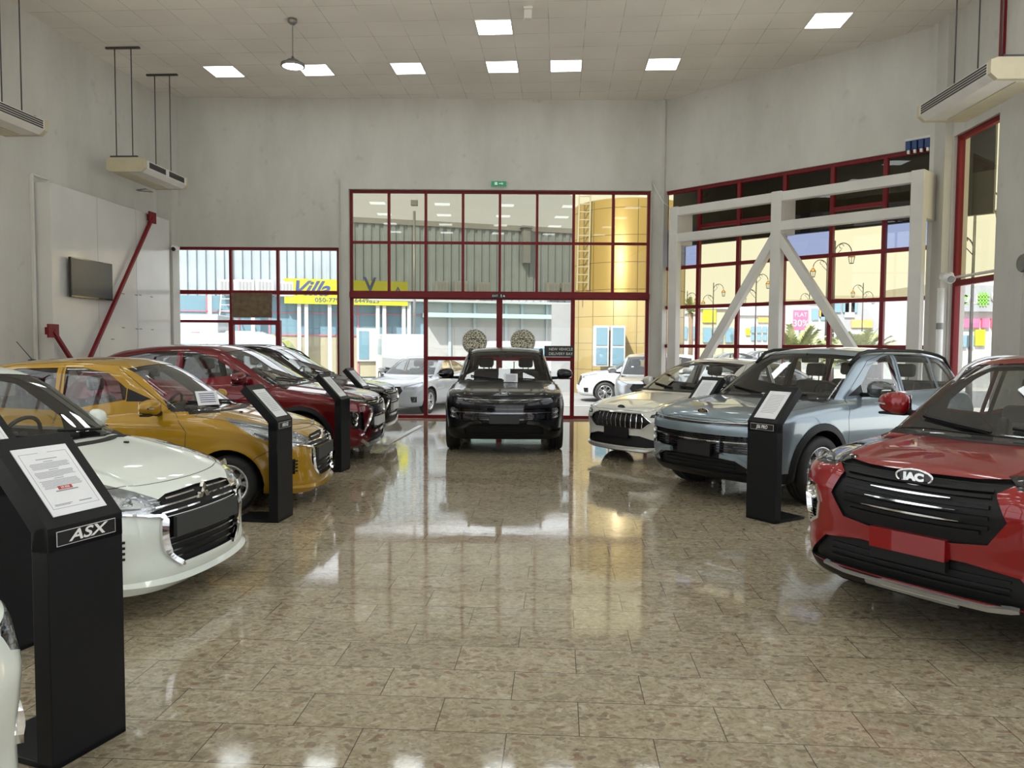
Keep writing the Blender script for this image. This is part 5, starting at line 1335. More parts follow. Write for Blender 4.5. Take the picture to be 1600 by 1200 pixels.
for p, l in spots:
    if first is None:
        root = empty('ceiling_light', (0, 0, 0)); m = MB()
        for a, b, c, d in ((-.298, .298, -.298, -.285), (-.298, .298, .285, .298), (-.298, -.285, -.285, .285), (.285, .298, -.285, .285)): m.b2((a, c, -.012), (b, d, 0))
        m.build('frame', 'ac_white', root); m = MB(); m.box((0, 0, -.004), (.57, .57, .006)); m.build('diffuser', 'panel_light', root); first = root; c = root
    else: c = copy_tree(first)
    c.location = (p.x, p.y, HC); c.rotation_euler = (0, 0, -TH); tag(c, l, 'ceiling light', 'ceiling light panels')
# hanging round lamp
p = at_z(457, 30, HC); root = empty('pendant_lamp', p, 0, 'round white pendant lamp hanging on a chain from the ceiling', 'pendant lamp')
zl_ = at_y(457, 103, p.y).z - HC
m = MB(); m.lathe([(0, 0), (.075, 0), (.075, -.05), (.03, -.09), (0, -.09)], 20); m.build('canopy', 'steel_grey', root)
m = MB(); pts = []
n = 26; z0, z1 = -.09, zl_ + .16
for i in range(n):
    z = z0 + (z1 - z0) * i / n; dz = (z1 - z0) / n; h = abs(dz) * .62; ax = (1, 0) if i % 2 else (0, 1)
    m.tube([(ax[0] * .010 * math.cos(a), ax[1] * .010 * math.cos(a), z + dz / 2 + h * math.sin(a)) for a in np.linspace(0, 2 * math.pi, 8, False)], .0035, 5, closed=True)
m.build('chain', 'steel_grey', root)
m = MB(); m.lathe([(0, .16), (.02, .15), (.03, .10), (.09, .09), (.13, .05), (.19, .03), (.195, -.01), (.165, -.015), (.165, 0), (0, 0)], 32, Matrix.Translation((0, 0, zl_))); m.build('lamp_shade', 'steel_grey', root)
m = MB(); m.lathe([(0, -.012), (.165, -.010), (.165, 0), (0, 0)], 32, Matrix.Translation((0, 0, zl_))); m.build('diffuser', 'lamp_light', root)
# small box on the ceiling
p = at_z(825, 12, HC); root = empty('smoke_detector', p, 0, 'small white detector box on the ceiling', 'smoke detector')
m = MB(); m.box((0, 0, -.02), (.14, .14, .04), .006); m.box((0, 0, -.11), (.12, .10, .14), .01); m.build('housing', 'ac_white', root)
# cassette air conditioners hung on rods
def aircon(x0, y0, x1, y1, z, side, rods, label, far_plates=True, slots='bars'):
    """box along (x0,y0)-(x1,y1), the outlet looks to `side` (+1 = +X)"""
    a = Vector((x0, y0, 0)); b = Vector((x1, y1, 0)); d = (b - a).normalized(); L = (b - a).length; n = Vector((d.y, -d.x, 0)) * side
    root = empty('air_conditioner', (x0, y0, z), 0, label, 'air conditioner', 'air conditioners hung from the ceiling')
    def M(): return Matrix.Translation((0, 0, 0)) @ Matrix((n, d, Vector((0, 0, 1)))).transposed().to_4x4()
    def fr(o): return o
    w = .70; h = .24
    prof = [(0, .04), (0, .20), (.04, .24), (.62, .24), (.70, .21), (.70, .07), (.62, .0), (.05, .0)]
    Mx = M() @ Matrix(((1, 0, 0, 0), (0, 0, 1, 0), (0, 1, 0, 0), (0, 0, 0, 1)))
    m = MB(); m.prism(prof, .07, L - .07, Mx); m.build('casing', 'ac_white', root)
    prof2 = [(x * 1.0 - .006 if x < .3 else x + .006, y - .006 if y < .1 else y + .006) for x, y in prof]
    for q0, q1 in ((0, .07), (L - .07, L)):
        m = MB(); m.prism(prof2, q0, q1, Mx); m.build('end_cap', 'ac_beige', root)
    m = MB()
    T = M()
    def bx(c, dd, R_=None):
        mm = MB(); 
        m.box(T @ Vector(c), dd, 0, T.to_3x3() @ (R_ or Matrix.Identity(3)))
    if slots == 'bars':
        for k in range(4): bx((.697, L / 2, .09 + k * .032), (.014, L - .2, .021))
    else:
        for c0 in (.28, .72): bx((.697, L * c0, .14), (.014, L * .36, .10))
    m.build('outlet', 'ac_slot', root)
    m = MB(); bx((.2, L / 2, -.004), (.30, L - .24, .012)); m.build('intake_grille', 'ac_beige', root)
    m = MB(); bx((.3, .05, .262), (.5, .04, .04)); m.build('bracket', 'dark_steel', root); m = MB(); bx((.3, L - .05, .262), (.5, .04, .04)); m.build('bracket', 'dark_steel', root)
    for yy in rods:
        for xx in (.12, .42):
            m = MB(); p0 = T @ Vector((xx, yy, .26)); m.tube([p0, Vector((p0.x, p0.y, HC - z))], .009, 6); m.build('rod', 'dark_steel', root)
        if far_plates: m = MB(); bx((.27, yy, HC - z - .015), (.62, .05, .03)); m.build('ceiling_plate', 'dark_steel', root)
    return root
zq = 4.62
p = at_y(168, 255, 13.7); q = at_y(292, 300, 15.2)
aircon(-7.25, 13.75, -7.25 + .09, 15.35, 4.66, 1, (.12, 1.48), 'beige air conditioner hanging near the back left corner', slots='two')
aircon(-7.70, 9.95, -7.60, 11.5, 4.66, 1, (.15, 1.40), 'air conditioner cut off by the left edge, with black louvres')
aircon(6.25, 9.0, 6.32, 10.75, 4.74, -1, (.30, 1.35), 'air conditioner hanging high at the right by the angled wall')
# left wall panel, TV, braces
LP = Plane(P_lf, P_lb)
def fu_(px_, off): return LP.px(px_, 450, off)[0]
u0 = fu_(82, .28); u1 = LP.L - .35; zp = LP.px(160, 311, .28)[1]
root = empty('display_wall', LP.P(u0, 0), 0, 'big white panelled box built against the left wall', 'wall panel'); inv = Matrix.Translation(-root.location)
m = MB(); LP.box(m, u0, u1, 0, zp, 0.003, .28, .004); m.bm.transform(inv); m.build('panel', 'panel_white', root)
m = MB()
for q in (.33, .66): uu = u0 + (u1 - u0) * q; LP.box(m, uu - .003, uu + .003, 0, zp, .2795, .2812)
m.bm.transform(inv); m.build('panel_joint', 'text_grey', root)
m = MB()
for x_, y_ in ((192, 459), (213, 461), (219, 461), (237, 464), (193, 512), (214, 514), (220, 514), (238, 515), (176, 530)):
    a_ = LP.px(x_, y_, .28); LP.box(m, a_[0] - .05, a_[0] + .05, a_[1] - .006, a_[1] + .006, .2795, .2815)
m.bm.transform(inv); m.build('slots', 'gap_black', root)
m = MB(); LP.box(m, u0 - .10, u0 - .06, 0, zp + .12, .003, .05); m.tube([LP.P(u0 - .08, zp + .12, .03), LP.P(u0 + .3, zp + .1, .03)], .012); m.bm.transform(inv); m.build('conduit', 'white_steel', root)
root = empty('television', LP.P(*LP.px(143, 435, .30), .30), 0, 'flat black television mounted on the white panel', 'television'); inv = Matrix.Translation(-root.location)
c0 = LP.px(109, 436, .36); c1 = LP.px(174, 436, .36); zt_ = LP.px(142, 407, .36)[1]; zb_ = LP.px(142, 467, .36)[1]
m = MB(); LP.box(m, c0[0], c1[0], zb_, zt_, .34, .385, .006); m.bm.transform(inv); m.build('casing', 'gloss_black', root)
m = MB(); LP.box(m, c0[0] + .015, c1[0] - .015, zb_ + .03, zt_ - .015, .385, .388); m.bm.transform(inv); m.build('screen', 'tv_screen', root)
m = MB(); LP.box(m, (c0[0] + c1[0]) / 2 - .2, (c0[0] + c1[0]) / 2 + .2, zb_ + .2, zt_ - .2, .285, .34); m.bm.transform(inv); m.build('wall_mount', 'dark_steel', root)
for a, b, lab in (((238, 340), (147, 545), 'long red steel brace leaning across the white panel beside the television'), ((83, 517), (118, 572), 'short red steel brace at the near edge of the white panel')):
    p0 = LP.P(*LP.px(*a, .36), .36); p1 = LP.P(*LP.px(*b, .36), .36); d = (p1 - p0).normalized(); p1 = p0 + d * ((p0.z) / -d.z)
    root = empty('steel_brace', p1, 0, lab, 'steel brace'); inv = Matrix.Translation(-root.location)
    m = MB(); m.bar(p0, p1, .06, .06, LP.n, .006); m.bm.transform(inv); m.build('beam', 'red_frame', root)
    m = MB(); m.box(p0, (.03, .26, .22), .004, Matrix((LP.n, LP.d, LP.z)).transposed()); m.box(LP.P((p0 - LP.A).dot(LP.d), p0.z, .31), (.10, .12, .12), .0, Matrix((LP.n, LP.d, LP.z)).transposed()); m.bm.transform(inv); m.build('gusset_plate', 'red_frame', root)
# small wall bracket under the air conditioner
p = LP.P(*LP.px(221, 297, .1), .06); root = empty('wall_bracket', p, 0, 'small metal bracket on the wall under the air conditioner', 'wall bracket')
m = MB(); m.tube([(-.06, 0, 0), (.18, -.12, 0), (.18, .18, 0), (-.06, .05, 0)], .012); m.build('arm', 'steel_grey', root)
# CCTV camera at the left window
def cctv(p, d, label, s=1.):
    root = empty('security_camera', p, 0, label, 'security camera'); d = Vector(d).normalized()
    m = MB(); m.lathe([(0, 0), (.05 * s, 0), (.05 * s, .03 * s), (0, .03 * s)], 20, frameM((0, 0, 0), (0, 0, 1), d.cross(Vector((0, 0, 1))))); m.build('base', 'white_plastic', root)
    m = MB(); m.tube([(0, 0, 0), d * .09 * s], .018 * s); m.build('arm', 'white_plastic', root)
    e = d * .12 * s + Vector((0, -.1, -.03)) * s
    m = MB(); m.tube([d * .1 * s, d * .1 * s + Vector((0, -.17, -.05)) * s], .05 * s, 20); m.build('housing', 'white_plastic', root)
    m = MB(); m.tube([d * .1 * s + Vector((0, -.17, -.05)) * s, d * .1 * s + Vector((0, -.18, -.053)) * s], .04 * s, 20); m.build('lens', 'gloss_black', root)
cctv(BK.P(*BK.px(268, 387, .36), .36) + Vector((.03, 0, 0)), (1, -.3, 0), 'small dark dome camera in the corner above the left window', 1.1)
cctv(RT.P(*RT.px(1487, 432, .14), .14), (-1, 0, 0), 'white bullet camera on the pilaster beside the right window', 1.3)
root = empty('wall_fan', RT.P(*RT.px(1598, 411, .11), .11), 0, 'round grey fitting on the right pillar, cut by the frame', 'wall fitting'); m = MB(); Mf = frameM((0, 0, 0), RT.d, RT.z)
m.lathe([(0, .02), (.06, .02), (.08, .03), (.11, .02), (.12, 0), (0, 0)], 24, frameM((0, 0, 0), -RT.d if RT.d.cross(RT.z).dot(RT.n) < 0 else RT.d, RT.z)); m.build('rim', 'steel_grey', root)
# breaker strip high on the angled wall
root = empty('breaker_strip', DG.P(*DG.px(1437, 225, .02), .0), 0, 'strip of blue electrical sockets high on the angled wall', 'socket strip'); inv = Matrix.Translation(-root.location)
bu0 = DG.px(1415, 228)[0]; bz = DG.px(1437, 224)[1]
m = MB(); DG.box(m, bu0, bu0 + .52, bz + .06, bz + .10, .0, .05); m.bm.transform(inv); m.build('rail', 'white_steel', root)
for k in range(5):
    m = MB(); DG.box(m, bu0 + .03 + .1 * k, bu0 + .11 + .1 * k, bz - .10, bz + .05, .01, .10, .01); m.bm.transform(inv); m.build('socket', 'breaker_blue', root)
    m = MB(); DG.box(m, bu0 + .05 + .1 * k, bu0 + .09 + .1 * k, bz - .16, bz - .10, .03, .08, .006); m.bm.transform(inv); m.build('plug', 'white_plastic', root)
# rain pipe on the corner pilaster
p = RT.P(RT.px(1486, 500)[0] , 0, .17); root = empty('drain_pipe', p, 0, 'white pipe running down the corner pilaster', 'pipe')
m = MB(); m.tube([(0, 0, 0), (0, 0, 2.55)], .05, 16); m.build('pipe', 'white_plastic', root); m = MB(); m.lathe([(.056, 1.9), (.056, 2.0)], 16); m.build('clamp', 'steel_grey', root)
# white steel truss before the angled window
TO = .75
def T_(x, y): return DG.P(*DG.px(x, y, TO), TO)
root = empty('steel_truss', DG.P(0, 0, TO), 0, 'white box-section steel frame with diagonal struts before the angled window', 'steel frame'); inv = Matrix.Translation(-root.location)
ub = DG.px(1052, 330, TO)[0]; ue = DG.px(1434, 270, TO)[0]; um = DG.px(1213, 300, TO)[0]; zT = DG.px(1052, 331, TO)[1]; zB = DG.px(1052, 372, TO)[1]
W1 = .20
for nm, a in (('post', ub), ('post', um), ('post', ue)):
    m = MB(); DG.box(m, a - W1 / 2, a + W1 / 2, 0, zT + W1 / 2, TO - .16, TO, .01)
    m.bm.transform(inv); m.build(nm, 'white_steel', root)
    m = MB(); DG.box(m, a - W1 / 2, a + W1 / 2, zB - .12, zT + W1 / 2, TO - .55, TO - .155, .006); m.bm.transform(inv); m.build('bracket_box', 'white_steel', root)
for z in (zT, zB):
    for a, b in ((ub, um), (um, ue)):
        m = MB(); DG.box(m, a + W1 / 2 - .005, b - W1 / 2 + .005, z - .085, z + .085, TO - .15, TO - .01, .008); m.bm.transform(inv); m.build('beam', 'white_steel', root)
for px_, yb in ((1098, 560), (1338, 560)):
    e = DG.P(*DG.px(px_, yb, TO), TO - .08); s_ = DG.P(um, zB - .12, TO - .08); d = (e - s_).normalized(); e = s_ + d * (s_.z / -d.z)
    m = MB(); m.bar(s_, e, .15, .15, DG.n, .008); m.bm.transform(inv); m.build('strut', 'white_steel', root)
# notices, medallions, exit signs
def sign(name, pl, x, y, w, h, mat, label, cat, off=.0, th=.015):
    u, z = pl.px(x, y, off); root = empty(name, pl.P(u, z, off), 0, label, cat); inv = Matrix.Translation(-root.location)
    m = MB(); pl.box(m, u - w / 2, u + w / 2, z - h / 2, z + h / 2, off, off + th, .002); m.bm.transform(inv); m.build('board', mat, root)
    return root, inv @ pl.frame(u, z, off + th + .001)
root, M = sign('notice_sign', BK, 873.5, 549, .64, .24, 'sign_black', 'black notice on the glass door reading new vehicle delivery bay', 'sign', -.04)
text_mesh('lettering', 'NEW VEHICLE', .082, M @ Matrix.Translation((.30, .045, 0)), 'text_white', root, .0008, 'RIGHT'); text_mesh('lettering', 'DELIVERY BAY', .082, M @ Matrix.Translation((.30, -.055, 0)), 'text_white', root, .0008, 'RIGHT')
root, M = sign('exit_sign', BK, 779, 462.5, .30, .09, 'sign_black', 'black exit sign over the glass door', 'exit sign', .03)
text_mesh('lettering', 'EXIT', .06, M @ Matrix.Translation((-.075, 0, 0)), 'text_white', root, .0008)
m = MB(); m.prism([(.04, -.03), (.055, .0), (.045, .02), (.055, .035), (.07, .02), (.062, 0), (.08, -.03), (.06, -.015)], 0, .002, M); m.prism([(.10, .0), (.12, .03), (.12, .008), (.135, .008), (.135, -.03), (.12, -.008), (.105, -.02)], 0, .002, M); m.build('pictogram', 'text_white', root)
root, M = sign('exit_sign', BK, 779.5, 287.5, .32, .10, 'exit_green', 'green emergency exit light above the tall window', 'exit sign', .065, .05)
m = MB(); m.prism([(-.09, -.03), (-.03, -.03), (-.03, .03), (-.09, .03)], 0, .002, M); m.prism([(.0, -.01), (.06, -.01), (.06, -.03), (.10, .0), (.06, .03), (.06, .01), (.0, .01)], 0, .002, M); m.build('pictogram', 'text_white', root)
for x, lab in ((741.5, 'left one of two round patterned medallions on the glass door'), (817, 'round patterned medallion on the door glass, nearer the black notice')):
    u, z = BK.px(x, 534, -.03); root = empty('medallion', BK.P(u, z, -.05), 0, lab, 'medallion', 'round medallions on the glass door')
    m = MB(); m.lathe([(0, 0), (.27, 0), (.275, .004), (.275, .012), (.26, .014), (0, .014)], 48, Matrix.Rotation(math.pi / 2, 4, 'X')); m.build('disc', 'medallion', root)
    m = MB(); Mm = Matrix.Rotation(math.pi / 2, 4, 'X') @ Matrix.Translation((0, 0, .015))
    for k in range(4): m.prism([(-.12 + .05 * k, .05), (-.09 + .05 * k, .05), (-.085 + .05 * k, .08), (-.10 + .05 * k, .068), (-.125 + .05 * k, .08)], 0, .002, Mm)
    m.prism([(.06, .0), (.09, .0), (.09, .08), (.075, .08), (.075, .02), (.06, .02)], 0, .002, Mm); m.build('script', 'sign_black', root)
    m = MB(); m.tube([Mm @ Vector((.262 * math.cos(a), .262 * math.sin(a), 0)) for a in np.linspace(0, 2 * math.pi, 40, False)], .008, 6, closed=True); m.build('rim', 'rim_silver', root)
u0, z0 = BK.px(362, 496, -.04); u1, z1 = BK.px(425, 458, -.04); root = empty('paper_sheet', BK.P(u0, z0, -.04), 0, 'crumpled brown paper sheet taped over a pane of the left window', 'paper'); inv = Matrix.Translation(-root.location)
m = MB(); nx, nz = 16, 10; g = [[m.bm.verts.new(BK.P(u0 + (u1 - u0) * i / nx, z0 + (z1 - z0) * j / nz, -.035 + .022 * math.sin(i * 1.7 + j * .9) * math.cos(j * 1.3 - i * .4))) for j in range(nz + 1)] for i in range(nx + 1)]
for i in range(nx):
    for j in range(nz): m._f((g[i][j], g[i + 1][j], g[i + 1][j + 1], g[i][j + 1]), True)
m.bm.transform(inv); m.build('sheet', 'brown_paper', root)
# loose cable on the right of the back wall
pts = [BK.P(*BK.px(x, y, .07), .08) for x, y in ((1018, 283), (1027, 300), (1036, 316), (1044, 322))]
root = empty('cable', pts[0], 0, 'thin cable sagging from the window surround to the truss', 'cable'); m = MB(); m.tube([p - root.location for p in pts], .008, 6); m.build('wire', 'white_plastic', root)
# floor track strip
a = at_z(602, 694, .02); b = at_z(658, 664, .02); root = empty('floor_strip', (a + b) / 2, 0, 'white strip lying on the floor before the back window', 'floor strip'); c = root.location.copy(); m = MB(); m.bar(a - c - Vector((0, 0, .012)), b - c - Vector((0, 0, .012)), .09, .02, (0, 0, 1), .004); m.build('strip', 'white_plastic', root)
# ------------------------------------------------------------------ information stands
def stand(name_txt, x0, y0, x1, y1, label, tsx=1., simple=False):
    """front lower edge runs from (x0,y0) to (x1,y1); the front looks to the right-hand side of that direction's normal"""
    a = Vector((x0, y0, 0)); b = Vector((x1, y1, 0)); c = (a + b) / 2; d = (b - a).normalized(); n = Vector((d.y, -d.x, 0))
    root = empty('information_stand', c, math.atan2(d.y, d.x), label, 'information stand', 'black information stands beside the cars')
    # local: x along the width, -y = front
    W = .33; zf = .915; t = R(47); H = .43; th = .075
    m = MB(); m.b2((-W / 2, 0, 0), (W / 2, .085, zf - .02), .003); m.build('column', 'stand_black', root)
    m = MB(); m.b2((-W / 2, .0, 0), (W / 2, .42, .025), .003); m.build('base', 'stand_black', root)
    # head: slab leaning back
    up = Vector((0, math.cos(t), math.sin(t))); nr = Vector((0, -math.sin(t), math.cos(t)))
    M = frameM((0, -.002, zf), (1, 0, 0), up)
    m = MB(); m.prism([(-W / 2, -.0), (W / 2, -.0), (W / 2, H), (-W / 2, H)], -th, 0, M)
    m.prism([(.0, zf - .09), (.0, zf), (.0 + .06, zf + .0), (.085, zf - .09)], -W / 2, W / 2, Matrix(((0, 0, 1, 0), (1, 0, 0, 0), (0, 1, 0, 0), (0, 0, 0, 1)))); m.build('head', 'stand_black', root)
    pw, ph = .235, .325; px0, py0 = -pw / 2, .045
    m = MB(); m.prism([(px0, py0), (px0 + pw, py0), (px0 + pw, py0 + ph), (px0, py0 + ph)], 0, .003, M); sh = m.build('info_sheet', 'paper_white', root)
    m = MB(); rr = random.Random(len(label)); z0 = .0032
    def ln(x0_, x1_, y_, h_=.0022): m.prism([(x0_, y_), (x1_, y_), (x1_, y_ + h_), (x0_, y_ + h_)], .0028, z0 + .0004, M)
    if not simple:
        y = py0 + ph - .062; ln(-.045, .045, y, .003); y -= .012
        for blk in (6, 6, 8):
            ln(-.02, .02, y, .0025); y -= .007
            for k in range(blk): ln(-.085 + rr.random() * .006, .085 - rr.random() * .012 - (.05 if k == blk - 1 else 0), y, .0016); y -= .0052
            y -= .004
        for q in (-.1, .1): m.prism([(q - .0006, py0 + .03), (q + .0006, py0 + .03), (q + .0006, py0 + ph - .03), (q - .0006, py0 + ph - .03)], .0028, z0 + .0004, M)
        ln(-.1, .1, py0 + .03, .0012); ln(-.1, -.02, py0 + ph - .03, .0012); ln(.02, .1, py0 + ph - .03, .0012)
        ln(-.045, .05, py0 + .105, .005); ln(-.085, -.01, py0 + .047); ln(-.085, -.02, py0 + .042); ln(.02, .075, py0 + .045, .004)
        m.build('print', 'text_grey', root)
        m = MB(); m.prism([(-.03, py0 + .113), (.03, py0 + .113), (.03, py0 + .128), (-.03, py0 + .128)], .0028, .0038, M); m.build('price_box', 'text_red', root)
        text_mesh('price', '59,900', .014, M @ Matrix.Translation((0, py0 + .1205, .004)), 'text_white', root, .0002)
    else:
        for k in range(12): ln(-.085, .085 - rr.random() * .02, py0 + ph - .05 - k * .019, .004)
        m.build('print', 'text_grey', root)
    if name_txt:
        Mf = frameM((0, -.0015, zf - .045), (1, 0, 0), (0, 0, 1))
        m = MB(); m.prism([(-.13, -.028), (.13, -.028), (.13, .028), (-.13, .028)], -.001, .0012, Mf); e = m.build('name_plate', 'text_white', root)
        m = MB(); m.prism([(-.128, -.026), (.128, -.026), (.128, .026), (-.128, .026)], 0, .0018, Mf); m.build('name_field', 'sign_black', root)
        text_mesh('lettering', name_txt, .058 if len(name_txt) < 4 else .045, Mf @ Matrix.Translation((0, 0, .002)), 'text_white', root, .0004, shear=.25, sx=tsx, bold=.0012)
    return root
stand('ASX', -1.70, 2.76, -1.585, 3.07, 'black stand nearest the camera, with large white letters on its name plate', 1.45)
stand('', -2.60, 3.70, -2.50, 4.01, 'black stand behind the nearest one, beside the white hatchback')
stand('MIRAGE', -2.085, 6.74, -2.045, 7.07, 'black stand in front of the yellow hatchback', .8, True)
stand('', -2.13, 9.48, -2.09, 9.80, 'black stand in front of the dark red crossover', 1, True)
stand('', -2.33, 11.95, -2.29, 12.27, 'black stand beyond the brown crossover, only its head showing', 1, True)
stand('JS6 PRO', 2.205, 7.09, 2.38, 6.81, 'black stand in front of the grey-blue crossover', .8, True)
stand('', 2.14, 9.36, 2.33, 9.09, 'black stand in front of the cream sedan, mostly behind the hood', 1, True)
# ------------------------------------------------------------------ the street outside
GZ = -.15
pbr('street_concrete', (0.449, 0.426, 0.389), .8, noise=(.4, .12)); pbr('street_asphalt', (0.198, 0.198, 0.198), .85, noise=(.6, .15))
def corr(name, c1, period, depth=.5):
    m, nt, out = nmat(name); L = nt.links.new
    b = nt.nodes.new('ShaderNodeBsdfPrincipled'); b.inputs['Roughness'].default_value = .5
    tc = nt.nodes.new('ShaderNodeTexCoord'); n = nt.nodes.new('ShaderNodeTexNoise'); n.inputs['Scale'].default_value = .8; L(tc.outputs['Object'], n.inputs['Vector'])
    r = nt.nodes.new('ShaderNodeValToRGB'); r.color_ramp.elements[0].color = (*[q * .88 for q in c1], 1); r.color_ramp.elements[1].color = (*c1, 1); r.color_ramp.elements[0].position = .35; r.color_ramp.elements[1].position = .65
    L(n.outputs['Fac'], r.inputs['Fac']); L(r.outputs[0], b.inputs['Base Color']); L(b.outputs[0], out.inputs['Surface'])
corr('sheet_metal', (0.29, 0.34, 0.37), .4); corr('wall_light', (0.304, 0.310, 0.304), .4)
pbr('tower_gold', (0.27, 0.20, 0.075), .35, .2, noise=(.5, .05)); pbr('tower_joint', (.10, .08, .04), .7)
pbr('shop_glass_blue', (.13, .23, .29), .12, coat=.5); pbr('cream_panel', (0.304, 0.284, 0.198), .6); pbr('sign_yellow', (0.370, 0.370, 0.007), .5); pbr('ink_blue', (.03, .05, .16), .5)
pbr('mint_paint', (0.277, 0.449, 0.396), .6); pbr('magenta_paint', (.34, .13, .17), .5); pbr('shop_white', (0.409, 0.409, 0.396), .6); pbr('shop_grey', (0.238, 0.251, 0.264), .6); pbr('sign_orange', (.75, .30, .08), .5); pbr('sign_pink', (.70, .10, .20), .5)
pbr('sign_green', (.20, .60, .06), .5); pbr('signal_red', (.60, .02, .03), .4); pbr('palm_green', (.24, .26, .12), .7, noise=(6, .3)); pbr('palm_trunk', (.16, .11, .07), .9, noise=(20, .3)); pbr('lantern_gold', (.35, .18, .05), .4, .5); pbr('chevron_yellow', (.75, .55, .02), .5); pbr('teal_paint', (.02, .36, .26), .5)
m = MB(); m.b2((-60, 16.95, GZ - .2), (60, 100, GZ)); tag(m.build('ground', 'street_concrete'), kind='structure')
pbr('bounce_paving', (.86, .84, .79), .8, noise=(.4, .05))  # near-white so the unseen ground throws sunlight up onto the ceiling
m = MB(); m.b2((7.6, -7.6, GZ - .2), (40, 16.95, GZ)); m.b2((-40, -40, GZ - .2), (40, -7.6, GZ)); m.b2((-40, -7.6, GZ - .2), (-9.5, 16.95, GZ)); tag(m.build('bounce_ground', 'bounce_paving'), kind='structure')  # out-of-view ground on three sides, added as a light reflector
m = MB(); m.b2((-30, 22.5, GZ), (40, 31.0, GZ + .012)); tag(m.build('road', 'street_asphalt'), kind='structure')
# warehouse with a shop front below
WA = Vector((-27, 39.4 - (27 - 8.24) * .302, GZ)); WB_ = Vector((3.7, 43.0, GZ)); WP = Plane(WA, WB_)
if WP.n.y > 0: WP.n = -WP.n
root = empty('warehouse', WA, 0, 'long corrugated metal warehouse across the street with shop front below', 'building'); inv = Matrix.Translation(-root.location)
def wb(name, mat, u0, u1, z0, z1, o0, o1, rt=None, iv=None):
    m = MB(); WP.box(m, u0, u1, z0, z1, o0, o1); m.bm.transform(iv or inv); return m.build(name, mat, rt or root)
m = MB(); n = int(WP.L / .42); zt0 = 8.05
for i in range(n):
    u = i * .42
    for a, b, c, d in ((u, u + .15, 0, 0), (u + .15, u + .19, 0, .07), (u + .19, u + .38, .07, .07), (u + .38, u + .42, .07, 0)):
        m.quad(WP.P(a, 4.0, c), WP.P(b, 4.0, d), WP.P(b, zt0, d), WP.P(a, zt0, c))
WP.box(m, 0, WP.L, GZ, zt0 - .05, -9, -.02); m.bm.transform(inv); m.build('cladding', 'sheet_metal', root)
wb('parapet', 'wall_light', 0, WP.L, zt0 - .05, zt0 + .22, -.3, .14)
us0 = WP.px(300, 500)[0]; us1 = WP.px(662, 500)[0]
wb('shop_glass', 'shop_glass_blue', us0 - 8, us1, 2.25, 4.1, 0, .10); wb('shop_panel', 'cream_panel', us0 - 8, us1, .1, 2.2, 0, .09)
m = MB(); u = us0 - 8
while u < us1: WP.box(m, u - .04, u + .04, .1, 4.1, .1, .14); u += 1.45
WP.box(m, us0 - 8, us1, 2.19, 2.27, .1, .14); WP.box(m, us0 - 8, us1, 3.3, 3.36, .1, .14); m.bm.transform(inv); m.build('mullions', 'magenta_paint', root)
for x in (330, 396, 467, 478, 514, 588, 598, 628, 636):
    u = WP.px(x, 500)[0]; wb('column', 'shop_white', u - .09, u + .09, GZ, 4.1, .5, .68)
for a, b, c, d in ((557, 590, 508, 560),):
    p, q = WP.px(a, c, .2), WP.px(b, d, .2); wb('shop_door', 'shop_white', p[0], q[0], q[1], p[1], .15, .22); wb('door_glass', 'shop_glass_blue', p[0] + .12, p[0] + .62, q[1] + .1, p[1] - .15, .2, .24)
ua = WP.px(664, 500)[0]; wb('rear_wall', 'wall_light', ua, WP.L, GZ, 4.0, 0, .3)
uc0, zc = WP.px(664, 487, 1.0); wb('canopy', 'mint_paint', uc0, WP.L, zc - .12, zc + .1, .3, 1.2); wb('ledge', 'wall_light', ua - 3, WP.L, 4.0, 4.12, 0, .8)
for x in (702, 741, 790, 815, 854): u = WP.px(x, 500, .3)[0]; wb('downpipe', 'sheet_metal', u - .07, u + .07, GZ, 4.0, .3, .42)
# duct on the facade
u, z0 = WP.px(821.5, 407, .3); z1 = WP.px(821.5, 353, .3)[1]; wb('exhaust_duct', 'shop_grey', u - .2, u + .2, z0, z1, .1, .5); wb('duct_cap', 'shop_grey', u - .32, u + .32, z1 + .03, z1 + .12, 0, .6)
# air-conditioner boxes
first = None
for x, y, s_ in ((355, 444, 1.), (383, 444, 1.), (414, 444, 1.), (446, 447, .9), (692, 446, .85), (722, 446, .85), (757, 448, .85), (866, 448, .85), (889, 448, .8)):
    u, z = WP.px(x, y, .9); p = WP.P(u, z - .35, .55); iv = Matrix.Translation(-p)
    root2 = empty('condenser_unit', p, 0, 'boxy air-conditioner unit on the warehouse ledge, behind the window panes', 'condenser unit', 'air-conditioner units on the warehouse ledge')
    m = MB(); WP.box(m, u - .42 * s_, u + .42 * s_, z - .35, z + .38, .35, .8, .02); m.bm.transform(iv); m.build('casing', 'shop_white' if x < 600 else 'wall_light', root2)
    m = MB()
    for k in range(4): WP.box(m, u - .3 * s_ + k * .16, u - .2 * s_ + k * .16, z - .25, z + .28, .8, .815)
    m.bm.transform(iv); m.build('fan_grille', 'shop_grey', root2)
